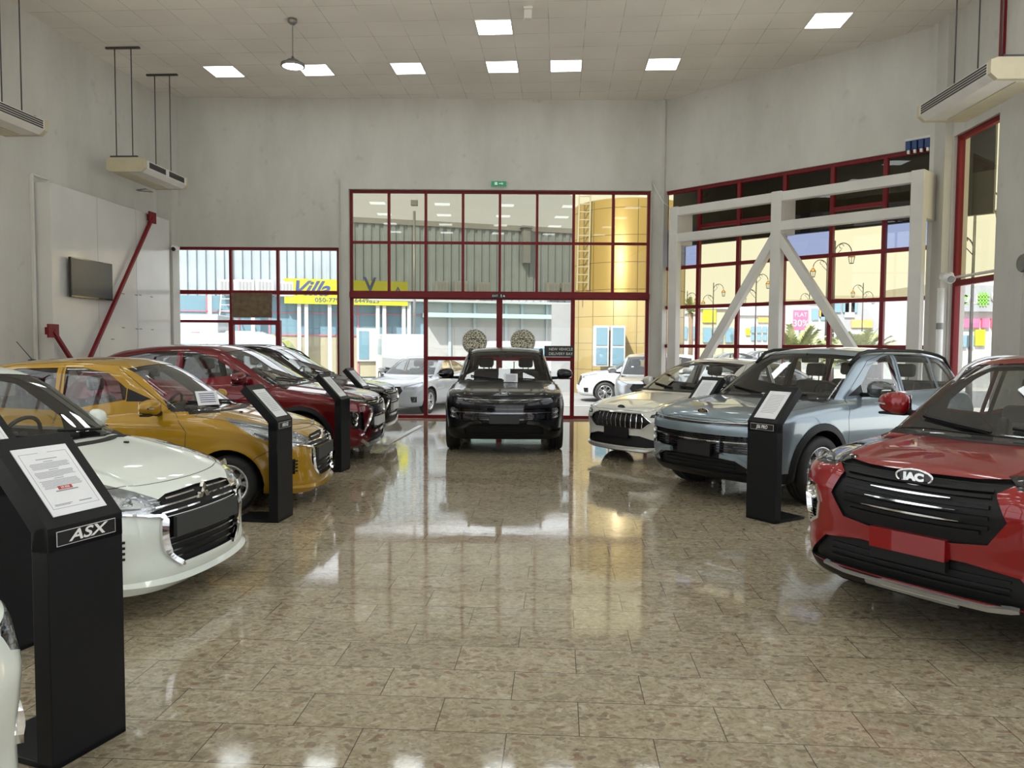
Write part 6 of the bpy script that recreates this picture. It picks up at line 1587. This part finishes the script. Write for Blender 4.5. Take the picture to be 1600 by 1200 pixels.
# yellow shop sign
u0, z1 = WP.px(444, 430, .7); u1, z0 = WP.px(637, 472, .7); z0 = WP.px(520, 471, .7)[1]
root = empty('shop_sign', WP.P(u0, z0, .7), 0, 'long yellow shop sign with slanted blue lettering across the street', 'sign'); iv = Matrix.Translation(-root.location)
wb('board', 'sign_yellow', u0, u1, z0, z1, .68, .78, root, iv)
def wtext(t, x, y, size, mat, **k):
    u, z = WP.px(x, y, .8); return text_mesh('lettering', t, size, iv @ WP.frame(u, z, .79), mat, root, .004, **k)
wtext('Villa', 482, 446.5, 1.0, 'ink_blue', shear=.5, bold=.02, sx=1.1); wtext('050-7799', 514, 464.5, .30, 'ink_blue', sx=1.2); wtext('02-6449825', 566, 465.5, .30, 'ink_blue', sx=1.2); wtext('V', 578, 441, 1.0, 'ink_blue', bold=.02); wtext('A', 622, 452, .7, 'ink_blue')
# ladder
def ladder(p0, p1, w, label, n=14):
    p0 = Vector(p0); p1 = Vector(p1); root = empty('ladder', p0, 0, label, 'ladder'); d = p1 - p0; sd = Vector((1, 0, 0)) * w / 2; m = MB(); m.bar(-sd, d - sd, .05, .05); m.bar(sd, d + sd, .05, .05); m.build('rail', 'shop_white' , root)
    m = MB()
    for i in range(1, n): q = d * i / n; m.bar(q - sd, q + sd, .035, .035)
    m.build('rungs', 'shop_white', root)
lp = at_y(343, 535, 33.0); ladder((lp.x, 33.0, GZ), tuple(WP.P(WP.px(356, 452)[0], 4.2, .9)), .5, 'tall white ladder leaning against the warehouse ledge')
# golden round tower
tc = at_y(983, 540, 28.5); tr = 2.1; zt_ = 6.75
root = empty('round_tower', (tc.x, 28.5 + .4, GZ), 0, 'golden round clad tower across the street', 'tower')
m = MB(); m.lathe([(tr, 0), (tr, zt_ - GZ), (tr - .1, zt_ - GZ + .05), (0, zt_ - GZ + .05)], 64); m.build('cladding', 'tower_gold', root)
m = MB()
for z in np.arange(.9, 6.9, .95): m.lathe([(tr + .002, z), (tr + .006, z + .008), (tr + .002, z + .016)], 64)
for k in range(16): a = 2 * math.pi * k / 16; m.bar((tr * math.cos(a), tr * math.sin(a), 0), (tr * math.cos(a), tr * math.sin(a), 6.88), .016, .016, (math.cos(a), math.sin(a), 0))
m.build('joints', 'tower_joint', root)
p = at_y(950, 542, 26.4) - root.location
for dx in (-.26, .30):
    m = MB(); m.b2((p.x + dx - .25, p.y - .35, 1.05), (p.x + dx + .25, p.y + .2, 2.45), .02); m.build('window_frame', 'shop_white', root)
    for z0, z1 in ((1.12, 1.70), (1.78, 2.38)): m = MB(); m.b2((p.x + dx - .19, p.y - .37, z0), (p.x + dx + .19, p.y - .34, z1)); m.build('pane', 'shop_glass_blue', root)
pl = at_y(911, 438, 27.2); ladder((pl.x, 27.4, 3.6), (pl.x + .06, 27.4, 7.2), .40, 'thin steel ladder on the side of the golden tower', 13)
m = MB(); q = at_y(896, 600, 28.6); m.b2((q.x - .8, 29.2, GZ), (q.x + .9, 29.6, 3.2)); tag(m.build('yard_wall', 'shop_grey'), 'grey block wall between the warehouse and the golden tower', 'wall')
# tall lamp post before the warehouse
q = at_y(656, 600, 36); root = empty('flood_light_post', (q.x, 34, GZ), 0, 'slim post with square floodlight in front of the warehouse', 'lamp post'); q = at_y(655.5, 317, 34); q2 = at_y(656, 330, 34)
m = MB(); m.tube([(0, 0, 0), (0, 0, q2.z - GZ)], .06, 10); m.build('pole', 'steel_grey', root); m = MB(); m.box((0, 0, q.z - GZ), (.30, .2, .26), .02); m.build('lamp_head', 'steel_grey', root)
# lantern street lamps
def lantern(root, p):
    m = MB(); T = Matrix.Translation(p); m.lathe([(0, .10), (.05, .06), (.16, -.10), (.17, -.14), (0, -.13)], 8, T); m.build('lantern_cap', 'lantern_gold', root)
    m = MB(); T2 = Matrix.Translation(p)
    for k in range(6):
        a = 2 * math.pi * k / 6; m.bar(Vector(p) + Vector((.15 * math.cos(a), .15 * math.sin(a), -.14)), Vector(p) + Vector((.10 * math.cos(a), .10 * math.sin(a), -.42)), .014, .014)
    m.lathe([(.10, -.42), (.10, -.45), (0, -.46)], 8, T2); m.build('lantern_cage', 'dark_steel', root)
def street_lamp(px_, ytop, arms, label, Z=6.5):
    D = FPX * (Z - 1.6) / (543.5 - ytop); p = at_y(px_, ytop, D); p.z = GZ
    root = empty('street_lamp', p, 0, label, 'street lamp', 'wrought street lamps along the road'); h = Z - GZ
    m = MB(); m.tube([(0, 0, 0), (0, 0, 1.0)], [.11, .08], 10); m.tube([(0, 0, 1.0), (0, 0, h)], [.055, .035], 10); m.lathe([(.0, h + .1), (.04, h)], 8); m.build('pole', 'dark_steel', root)
    for sg, dz in arms:
        z = h - dz; m = MB(); m.tube([(sg * (.0 + .78 * (1 - math.cos(a)) / 2), 0, z - .35 + .45 * math.sin(a)) for a in np.linspace(0, math.pi * .95, 12)], .022, 8)
        m.tube([(sg * .3 + .10 * math.cos(a), 0, z - .05 + .10 * math.sin(a)) for a in np.linspace(0, 5, 10)], .014, 6); m.tube([(0, 0, z - .5), (sg * .3, 0, z - .2)], .014, 6); m.build('arm', 'dark_steel', root); lantern(root, (sg * .78, 0, z - .40))
street_lamp(1525, 297, ((1, .15), (-1, 1.55)), 'nearest lantern lamp post, seen through the tall right window')
street_lamp(1182, 428, ((1, .2), (-1, 1.2)), 'lantern lamp post seen left of the middle truss post')
street_lamp(1115, 445, ((1, .15), (-1, 1.0)), 'lantern lamp post with two lamps, second from the back corner')
street_lamp(1074, 458, ((1, .2),), 'farthest lantern lamp post, next to the truss end post')
street_lamp(1265, 458, ((-1, .2),), 'lantern lamp post behind the pink sale sign')
street_lamp(1293, 405, ((-1, .2),), 'lantern lamp post seen inside the right diagonal strut')
street_lamp(1305, 380, ((1, .15),), 'tall lantern lamp post just right of the right strut')
street_lamp(1349, 444, ((-1, .2), (1, .7)), 'lantern lamp post standing among the palm fronds')
# roof fascia outside the angled window
m = MB(); DG.box(m, -.3, DG.L + .6, DG.px(1200, 372, -.9)[1], 5.6, -.85, -.75); DG.box(m, -.3, DG.L + .6, 5.3, 5.5, -.85, -.2); tag(m.build('trim_5', 'dark_steel'), kind='structure')
# palms
def palm(px_, D, h, r, nf, label, seed, dead=0.):
    rr = random.Random(seed); p = at_y(px_, 560, D); p.z = GZ
    root = empty('palm_tree', p, 0, label, 'palm tree'); m = MB(); m.tube([(0, 0, 0), (.05, 0, h * .5), (0, 0, h)], [.2, .16, .18], 10); m.build('trunk', 'palm_trunk', root)
    m = MB()
    for i in range(nf):
        a = 2 * math.pi * i / nf + rr.random() * .4; el = rr.uniform(.1, 1.35); L = r * rr.uniform(.75, 1.1); pts = []
        for k in range(9):
            t = k / 8; d = L * t; pts.append(Vector((math.cos(a) * math.cos(el) * d, math.sin(a) * math.cos(el) * d, h + math.sin(el) * d - .26 * L * t * t)))
        m.tube(pts, [.03 * (1 - .8 * k / 8) for k in range(9)], 4)
        for k in range(1, 9):
            for s2 in range(3):
                t = (k - 1 + s2 / 3) / 8; q = pts[k - 1].lerp(pts[k], s2 / 3); dr_ = (pts[k] - pts[k - 1]).normalized(); sd = dr_.cross(Vector((0, 0, 1))).normalized()
                for sg in (-1, 1):
                    ll = L * .26 * (1 - .6 * t); e = q + sd * sg * ll * .8 + dr_ * ll * .6 + Vector((0, 0, -.1 * ll + rr.uniform(-.1, .15) * ll)); w_ = dr_ * .045
                    m.quad(q - w_, q + w_, e)
    m.build('fronds', 'palm_green', root)
palm(1243, 26, 1.3, 1.7, 44, 'bushy pale palm behind the middle truss post', 3); palm(1345, 24, 1.3, 1.5, 40, 'bushy palm right of the right diagonal strut', 5); palm(1290, 31, 1.2, 1.5, 30, 'palm between the two bushier palms', 8)
palm(1078, 55, 4.2, 1.4, 16, 'thin tall palm far behind the truss end post', 11)
# shops across the road on the right
def shop(px0, px1, ytop, D, mat, label, bits):
    a = at_y(px0, ytop, D); b = at_y(px1, ytop, D); root = empty('shop_building', (a.x, D, GZ), 0, label, 'building', 'shops across the road'); w = b.x - a.x; h = a.z - GZ
    m = MB(); m.b2((0, 0, 0), (w, 6, h)); m.build('walls', mat, root); m = MB(); m.b2((-.1, -.2, h - .25), (w + .1, .1, h)); m.build('cornice', 'shop_white', root)
    for nm, mt, x0, y0, x1, y1 in bits:
        p = at_y(x0, y0, D); q = at_y(x1, y1, D); m = MB(); m.b2((p.x - a.x, -.14, q.z - GZ), (q.x - a.x, .02, p.z - GZ), .0); m.build(nm, mt, root)
    return root
def grid_bits(x0, x1, y0, y1, n, nm='shop_window', mt='shop_glass_blue'):
    w = (x1 - x0) / n; return [(nm, mt, x0 + w * i + w * .15, y0, x0 + w * (i + 1) - w * .15, y1) for i in range(n)]
shop(1045, 1089, 485, 62, 'shop_white', 'white shop behind the truss end post', grid_bits(1050, 1088, 510, 530, 3))
shop(1093, 1149, 478, 62, 'cream_panel', 'cream shop with a yellow board, left of the left diagonal strut', [('sign_board', 'sign_yellow', 1098, 482, 1118, 504)] + grid_bits(1096, 1148, 512, 535, 3))
shop(1152, 1212, 488, 62, 'shop_white', 'white shop with two rows of windows between strut and middle post', grid_bits(1172, 1208, 510, 520, 4) + grid_bits(1172, 1208, 523, 532, 4) + [('sign_board', 'sign_orange', 1184, 496, 1202, 504), ('sign_board', 'sign_yellow', 1165, 513, 1171, 524)])
shop(1216, 1294, 468, 62, 'shop_white', 'white shop behind the sale sign', grid_bits(1266, 1294, 482, 500, 2) + [('sign_board', 'sign_orange', 1280, 478, 1290, 495)])
shop(1298, 1380, 462, 62, 'shop_grey', 'grey shop with orange board behind the palms', grid_bits(1302, 1340, 468, 488, 3) + [('sign_board', 'sign_orange', 1330, 500, 1362, 512), ('sign_board', 'shop_white', 1320, 466, 1334, 496)])
shop(1384, 1470, 490, 62, 'cream_panel', 'cream shop with orange board beside the end post of the truss', grid_bits(1390, 1408, 512, 540, 2) + [('sign_board', 'sign_orange', 1440, 490, 1462, 505)])
# sale sign
D = 40; p = at_y(1251, 497, D); root = empty('sale_sign', (p.x, D, GZ), 0, 'pink upright sale sign reading FLAT 30%', 'sign'); w = 26 / FPX * D; zt_ = at_y(1251, 477, D).z - GZ; zb_ = at_y(1251, 516, D).z - GZ
m = MB(); m.b2((-w / 2, 0, zb_), (w / 2, .12, zt_)); m.build('board', 'shop_white', root); m = MB(); m.b2((-w / 2 + .04, -.02, zb_), (w / 2 - .04, 0, zt_ - .25)); m.build('field', 'sign_pink', root); m = MB(); m.b2((-.06, .02, 0), (.06, .1, zb_)); m.build('post', 'steel_grey', root)
Ms = frameM((0, -.025, zt_ - .5), (1, 0, 0), (0, 0, 1)); text_mesh('lettering', 'FLAT', .30, Ms, 'shop_white', root, .003); text_mesh('lettering', '30%', .5, Ms @ Matrix.Translation((0, -.45, 0)), 'shop_white', root, .003)
m = MB(); q = at_y(1234, 527, 30); m.prism([(-.3, -.12), (.15, -.12), (.3, 0), (.15, .12), (-.3, .12)], 0, .06, frameM((0, 0, q.z - GZ), (1, 0, 0), (0, 0, 1))); root = empty('direction_sign', (q.x, 30, GZ), 0, 'small teal arrow sign beside the middle truss post', 'sign'); m.build('arrow', 'teal_paint', root); m = MB(); m.tube([(0, .03, 0), (0, .03, q.z - GZ - .1)], .03); m.build('post', 'steel_grey', root)
# dark fronted store seen in the right window
D = 34; root = shop(1478, 1640, 440, D, 'shop_white', 'store with grey fascia and bright green emblem behind the right window', grid_bits(1500, 1560, 498, 512, 4, 'shop_window', 'sign_pink') + [('sign_board', 'sign_yellow', 1522, 515, 1536, 540)] + grid_bits(1498, 1520, 524, 542, 2))
p = at_y(1490, 446, D); q = at_y(1640, 488, D); m = MB(); m.b2((p.x - root.location.x, -.3, q.z - GZ), (q.x - root.location.x, .0, p.z - GZ)); m.build('fascia', 'shop_grey', root)
def rt(t, x, y, s_, mat): p = at_y(x, y, D); return text_mesh('lettering', t, s_, frameM(Vector((p.x, D - .31, p.z)) - root.location, (1, 0, 0), (0, 0, 1)), mat, root, .01, bold=.01)
rt('Z', 1500.5, 469, .55, 'sign_green'); rt('OLL', 1509.5, 469, .55, 'shop_white')
p = at_y(1529, 468, D) - root.location; m = MB()
for k in (-1, 0, 1): m.bar((p.x + k * .13, -.34, p.z - .3), (p.x + k * .13, -.34, p.z + .3), .05, .05); m.bar((p.x - .26, -.34, p.z + k * .15), (p.x + .26, -.34, p.z + k * .15), .05, .05)
m.build('emblem', 'sign_green', root)
p = at_y(1546, 468, D) - root.location; m = MB(); Y_ = -.34
m.tube([(p.x + .35 + .09 * math.cos(a), Y_, p.z + .09 * math.sin(a)) for a in np.linspace(0, 2 * math.pi, 12)], .03, 6); m.tube([(p.x + .43, Y_, p.z), (p.x + .40, Y_, p.z - .18), (p.x + .25, Y_, p.z - .24)], .03, 6)
m.tube([(p.x + .1, Y_, p.z + .28), (p.x + .1, Y_, p.z - .05), (p.x + .02, Y_, p.z - .1), (p.x - .08, Y_, p.z - .05)], .035, 6); m.tube([(p.x - .1, Y_, p.z + .28), (p.x - .1, Y_, p.z - .05)], .035, 6); m.build('script', 'shop_white', root)
# vehicles in the street
def simple_wheels(root, pts, r=.36, w=.22):
    a, b, d = wheel_mesh(r, r * .62, w, 'plain', 8); a.materials.append(MATS['tyre_rubber']); b.materials.append(MATS['rim_silver'])
    for x, y in pts:
        e = empty('wheel', (x, y, r), 0 if y > 0 else math.pi, parent=root)
        for me, nm in ((a, 'tyre'), (b, 'rim')): o = bpy.data.objects.new(nm, me); COL.objects.link(o); o.parent = e
def side_m(): return Matrix(((1, 0, 0, 0), (0, 0, 1, 0), (0, 1, 0, 0), (0, 0, 0, 1)))
def van(x, y, deg, label, high=2.1):
    root = empty('van', (x, y, GZ), R(deg), label, 'van'); S = side_m()
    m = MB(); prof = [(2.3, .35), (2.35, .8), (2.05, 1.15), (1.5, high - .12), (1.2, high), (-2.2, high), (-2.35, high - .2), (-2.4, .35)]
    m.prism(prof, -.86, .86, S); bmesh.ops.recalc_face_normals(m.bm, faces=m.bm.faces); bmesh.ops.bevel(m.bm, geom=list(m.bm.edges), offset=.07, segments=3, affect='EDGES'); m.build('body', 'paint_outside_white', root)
    for sg in (-1, 1):
        for x0, x1 in ((.75, 1.62), (-.4, .6), (-1.9, -.6)):
            m = MB(); m.prism([(x0, 1.2), (x1, 1.2), (x1 - (.28 if x1 > 1 else 0), high - .3), (x0, high - .3)], sg * .845, sg * .875, S); m.build('side_window', 'shop_glass_blue', root)
        m = MB(); m.box((2.3, sg * .6, .8), (.1, .35, .2), .03); m.build('headlight', 'lamp_chrome', root); m = MB(); m.box((1.6, sg * .98, 1.3), (.08, .16, .22), .03); m.build('door_mirror', 'black_plastic', root)
    m = MB(); m.quad((2.06, -.74, 1.22), (2.06, .74, 1.22), (1.60, .68, high - .2), (1.60, -.68, high - .2)); m.build('windshield', 'shop_glass_blue', root)
    m = MB(); m.box((2.36, 0, .5), (.1, 1.5, .2), .03); m.build('bumper', 'black_plastic', root)
    simple_wheels(root, ((1.5, .78), (1.5, -.78), (-1.5, .78), (-1.5, -.78)), .33); return root
def truck(x, y, deg, label, box=True):
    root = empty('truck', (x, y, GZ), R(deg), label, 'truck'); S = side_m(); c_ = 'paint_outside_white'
    m = MB(); m.prism([(2.6, .5), (2.7, 1.2), (2.45, 2.05), (2.2, 2.2), (1.25, 2.2), (1.2, .5)], -.95, .95, S); bmesh.ops.recalc_face_normals(m.bm, faces=m.bm.faces); bmesh.ops.bevel(m.bm, geom=list(m.bm.edges), offset=.06, segments=3, affect='EDGES'); m.build('cab', c_, root)
    m = MB(); m.quad((2.70, -.8, 1.35), (2.70, .8, 1.35), (2.49, .75, 2.0), (2.49, -.75, 2.0)); m.build('windshield', 'shop_glass_blue', root)
    for sg in (-1, 1): m = MB(); m.prism([(1.5, 1.35), (2.35, 1.35), (2.25, 2.0), (1.5, 2.0)], sg * .93, sg * .965, S); m.build('side_window', 'shop_glass_blue', root)
    m = MB(); m.b2((-3.0, -.9, .62), (2.5, .9, .78)); m.build('chassis', 'dark_steel', root)
    if box:
        m = MB(); m.b2((-3.1, -1.05, .85), (1.1, 1.05, 2.75), .04); m.build('cargo_box', c_, root)
        for sg in (-1, 1): m = MB(); m.prism([(.2, 2.15), (.5, 2.15), (.35, 1.9)], sg * 1.045, sg * 1.06, S); m.build('mark', 'signal_red', root)
    else:
        m = MB(); m.b2((-3.1, -1.0, .85), (1.1, 1.0, 1.25), .02); m.build('flatbed', 'shop_grey', root)
        m = MB(); m.b2((-3.14, -1.0, .70), (-3.08, 1.0, .86)); m.build('rear_board', 'chevron_yellow', root); m = MB()
        for k in range(8): y0 = -.9 + k * .24; m.prism([(y0, .70), (y0 + .10, .70), (y0 + .18, .78), (y0 + .10, .86), (y0, .86), (y0 + .08, .78)], -3.155, -3.14, Matrix(((0, 0, 1, 0), (1, 0, 0, 0), (0, 1, 0, 0), (0, 0, 0, 1))))
        m.build('chevrons', 'sign_black', root)
    simple_wheels(root, ((1.9, .85), (1.9, -.85), (-2.0, .85), (-2.0, -.85)), .40); return root
p = at_y(305, 540, 27); truck(p.x, 27, 5, 'white box truck behind the left window')
p = at_y(356, 540, 21.5); van(p.x, 21.5, 8, 'white van nearest the left window', 2.05)
p = at_y(806, 540, 34.5); van(p.x, 34.5, 178, 'white van across the street, behind the medallions', 1.95)
p = at_y(665, 600, 26.5); truck(p.x - 1.0, 30.5, 110, 'flatbed truck with yellow and black chevron board, left of the dark SUV', False)
# ------------------------------------------------------------------ cars in the showroom
CK = 1.0
def put(fn, name, nose, deg, label, scale=1., z=0., **kw):
    root = empty(name, (0, 0, 0), 0, label, 'car')
    cell = kw.pop('cell', None)
    c = fn(root, cell=(cell or .026) * CK, **kw)
    a = R(deg); h = Vector((math.cos(a), math.sin(a), 0))
    root.location = Vector((nose[0], nose[1], z)) - h * c.L / 2 * scale; root.rotation_euler = (0, 0, a); root.scale = (scale,) * 3
    return root, c
put(mirage, 'hatchback_car', (-1.905, 4.78), -10.8, 'white hatchback with black grille, nearest full car on the left', .97, paint_m='paint_white', mx=1.60, mw=.17, cell=.022)
put(mirage, 'hatchback_car', (-1.915, 7.865), 1, 'mustard yellow hatchback between the white car and the dark red one', .97, paint_m='paint_yellow', seats='seat_plastic_wrap', cell=.022)
put(eclipse, 'crossover_car', (-1.86, 10.8), -2, 'dark red crossover parked beyond the yellow hatchback', .97, paint_m='paint_darkred', cell=.028)
put(eclipse, 'crossover_car', (-2.03, 13.3), -2, 'dark brown crossover, last car of the left row', .97, paint_m='paint_brown', rail='gloss_black', cell=.032)
put(asx, 'crossover_car', (-1.25, 1.42), 0, 'white crossover of which only a headlight corner shows at the lower left', 1., paint_m='paint_white', cell=.026)
put(js6, 'crossover_car', (-.11, 10.95), -90, 'black SUV parked head-on in the middle before the glass door', .95, paint_m='paint_black', dark=True, cell=.028)
put(js6, 'crossover_car', (1.91, 7.93), 214.5, 'grey-blue SUV in the right row, behind a black stand', .97, paint_m='paint_blue', cell=.026)
put(j7, 'sedan_car', (1.43, 10.5), 219, 'cream white sedan with vertical-bar grille, last of the right row', .97, paint_m='paint_cream', cell=.028)
put(js4, 'crossover_car', (2.115, 4.03), 214, 'bright red SUV nearest the camera on the right', .97, paint_m='paint_red', cell=.022)
p = at_y(598, 560, 18.8)
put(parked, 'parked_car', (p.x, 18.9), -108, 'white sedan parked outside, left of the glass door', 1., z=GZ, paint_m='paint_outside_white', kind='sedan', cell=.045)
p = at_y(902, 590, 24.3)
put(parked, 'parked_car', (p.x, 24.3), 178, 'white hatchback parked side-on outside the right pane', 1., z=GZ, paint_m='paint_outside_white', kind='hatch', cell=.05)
p = at_y(1003, 590, 18.8)
put(parked, 'parked_car', (p.x + .15, 18.6), -100, 'pale car outside at the right edge of the tall window', 1., z=GZ, paint_m='silver_paint', kind='hatch', cell=.06)
p = at_y(1128, 550, 46)
put(parked, 'parked_car', (p.x - 2, 46), 180, 'dark car far across the road beyond the left strut', 1., z=GZ, paint_m='gloss_grey', kind='sedan', cell=.08)
p = at_y(1190, 550, 46)
put(parked, 'parked_car', (p.x - 1.3, 49.5), 180, 'dark car far across the road beside the middle post', 1., z=GZ, paint_m='gloss_grey', kind='hatch', cell=.08)
# price sheets behind the windscreens
for nx, ny, z, rz, lab in ((-.02, 12.02, 1.02, 0, 'white notice sheet behind the windscreen of the black SUV'), (-2.97, 7.45, 1.0, 50, 'white notice sheet behind the windscreen of the yellow hatchback')):
    root = empty('notice_sheet', (nx, ny, z), R(rz), lab, 'notice'); m = MB(); T = frameM((0, 0, .0), (1, 0, 0), (0, .45, .9))
    m.prism([(-.11, 0), (.11, 0), (.11, .15), (-.11, .15)], 0, .003, T); m.build('sheet', 'paper_white', root); m = MB()
    for k in range(5): m.prism([(-.08, .03 + k * .022), (.08, .03 + k * .022), (.08, .038 + k * .022), (-.08, .038 + k * .022)], .003, .004, T)
    m.build('print', 'ink_blue', root)
# ------------------------------------------------------------------ light
w = bpy.data.worlds.new('sky'); SC.world = w; w.use_nodes = True; nt = w.node_tree; nt.nodes.clear()
out = nt.nodes.new('ShaderNodeOutputWorld'); bg = nt.nodes.new('ShaderNodeBackground'); tc = nt.nodes.new('ShaderNodeTexCoord'); no = nt.nodes.new('ShaderNodeTexNoise'); no.inputs['Scale'].default_value = 2.2; no.inputs['Detail'].default_value = 4
r = nt.nodes.new('ShaderNodeValToRGB'); r.color_ramp.elements[0].position = .35; r.color_ramp.elements[0].color = (.84, .88, .92, 1); r.color_ramp.elements[1].position = .7; r.color_ramp.elements[1].color = (1, 1, 1, 1)
nt.links.new(tc.outputs['Generated'], no.inputs['Vector']); nt.links.new(no.outputs['Fac'], r.inputs['Fac']); nt.links.new(r.outputs[0], bg.inputs['Color']); bg.inputs['Strength'].default_value = 1.3; nt.links.new(bg.outputs[0], out.inputs['Surface'])
s = bpy.data.lights.new('sun', 'SUN'); s.energy = 6.5; s.angle = R(1.5); s.color = (1, .95, .86); so = bpy.data.objects.new('sun', s); COL.objects.link(so); so.rotation_euler = Vector((-.40, -.70, .9)).to_track_quat('Z', 'Y').to_euler()
SC.view_settings.view_transform = 'Standard'; SC.view_settings.look = 'None'; SC.view_settings.exposure = 0.84; SC.view_settings.gamma = 1; SC.view_settings.use_curve_mapping = False
SC.cycles.use_denoising = True; SC.cycles.max_bounces = 10; SC.cycles.transparent_max_bounces = 24; SC.cycles.diffuse_bounces = 5; SC.cycles.glossy_bounces = 6
SC.cycles.caustics_reflective = False; SC.cycles.caustics_refractive = False; SC.cycles.sample_clamp_indirect = 6
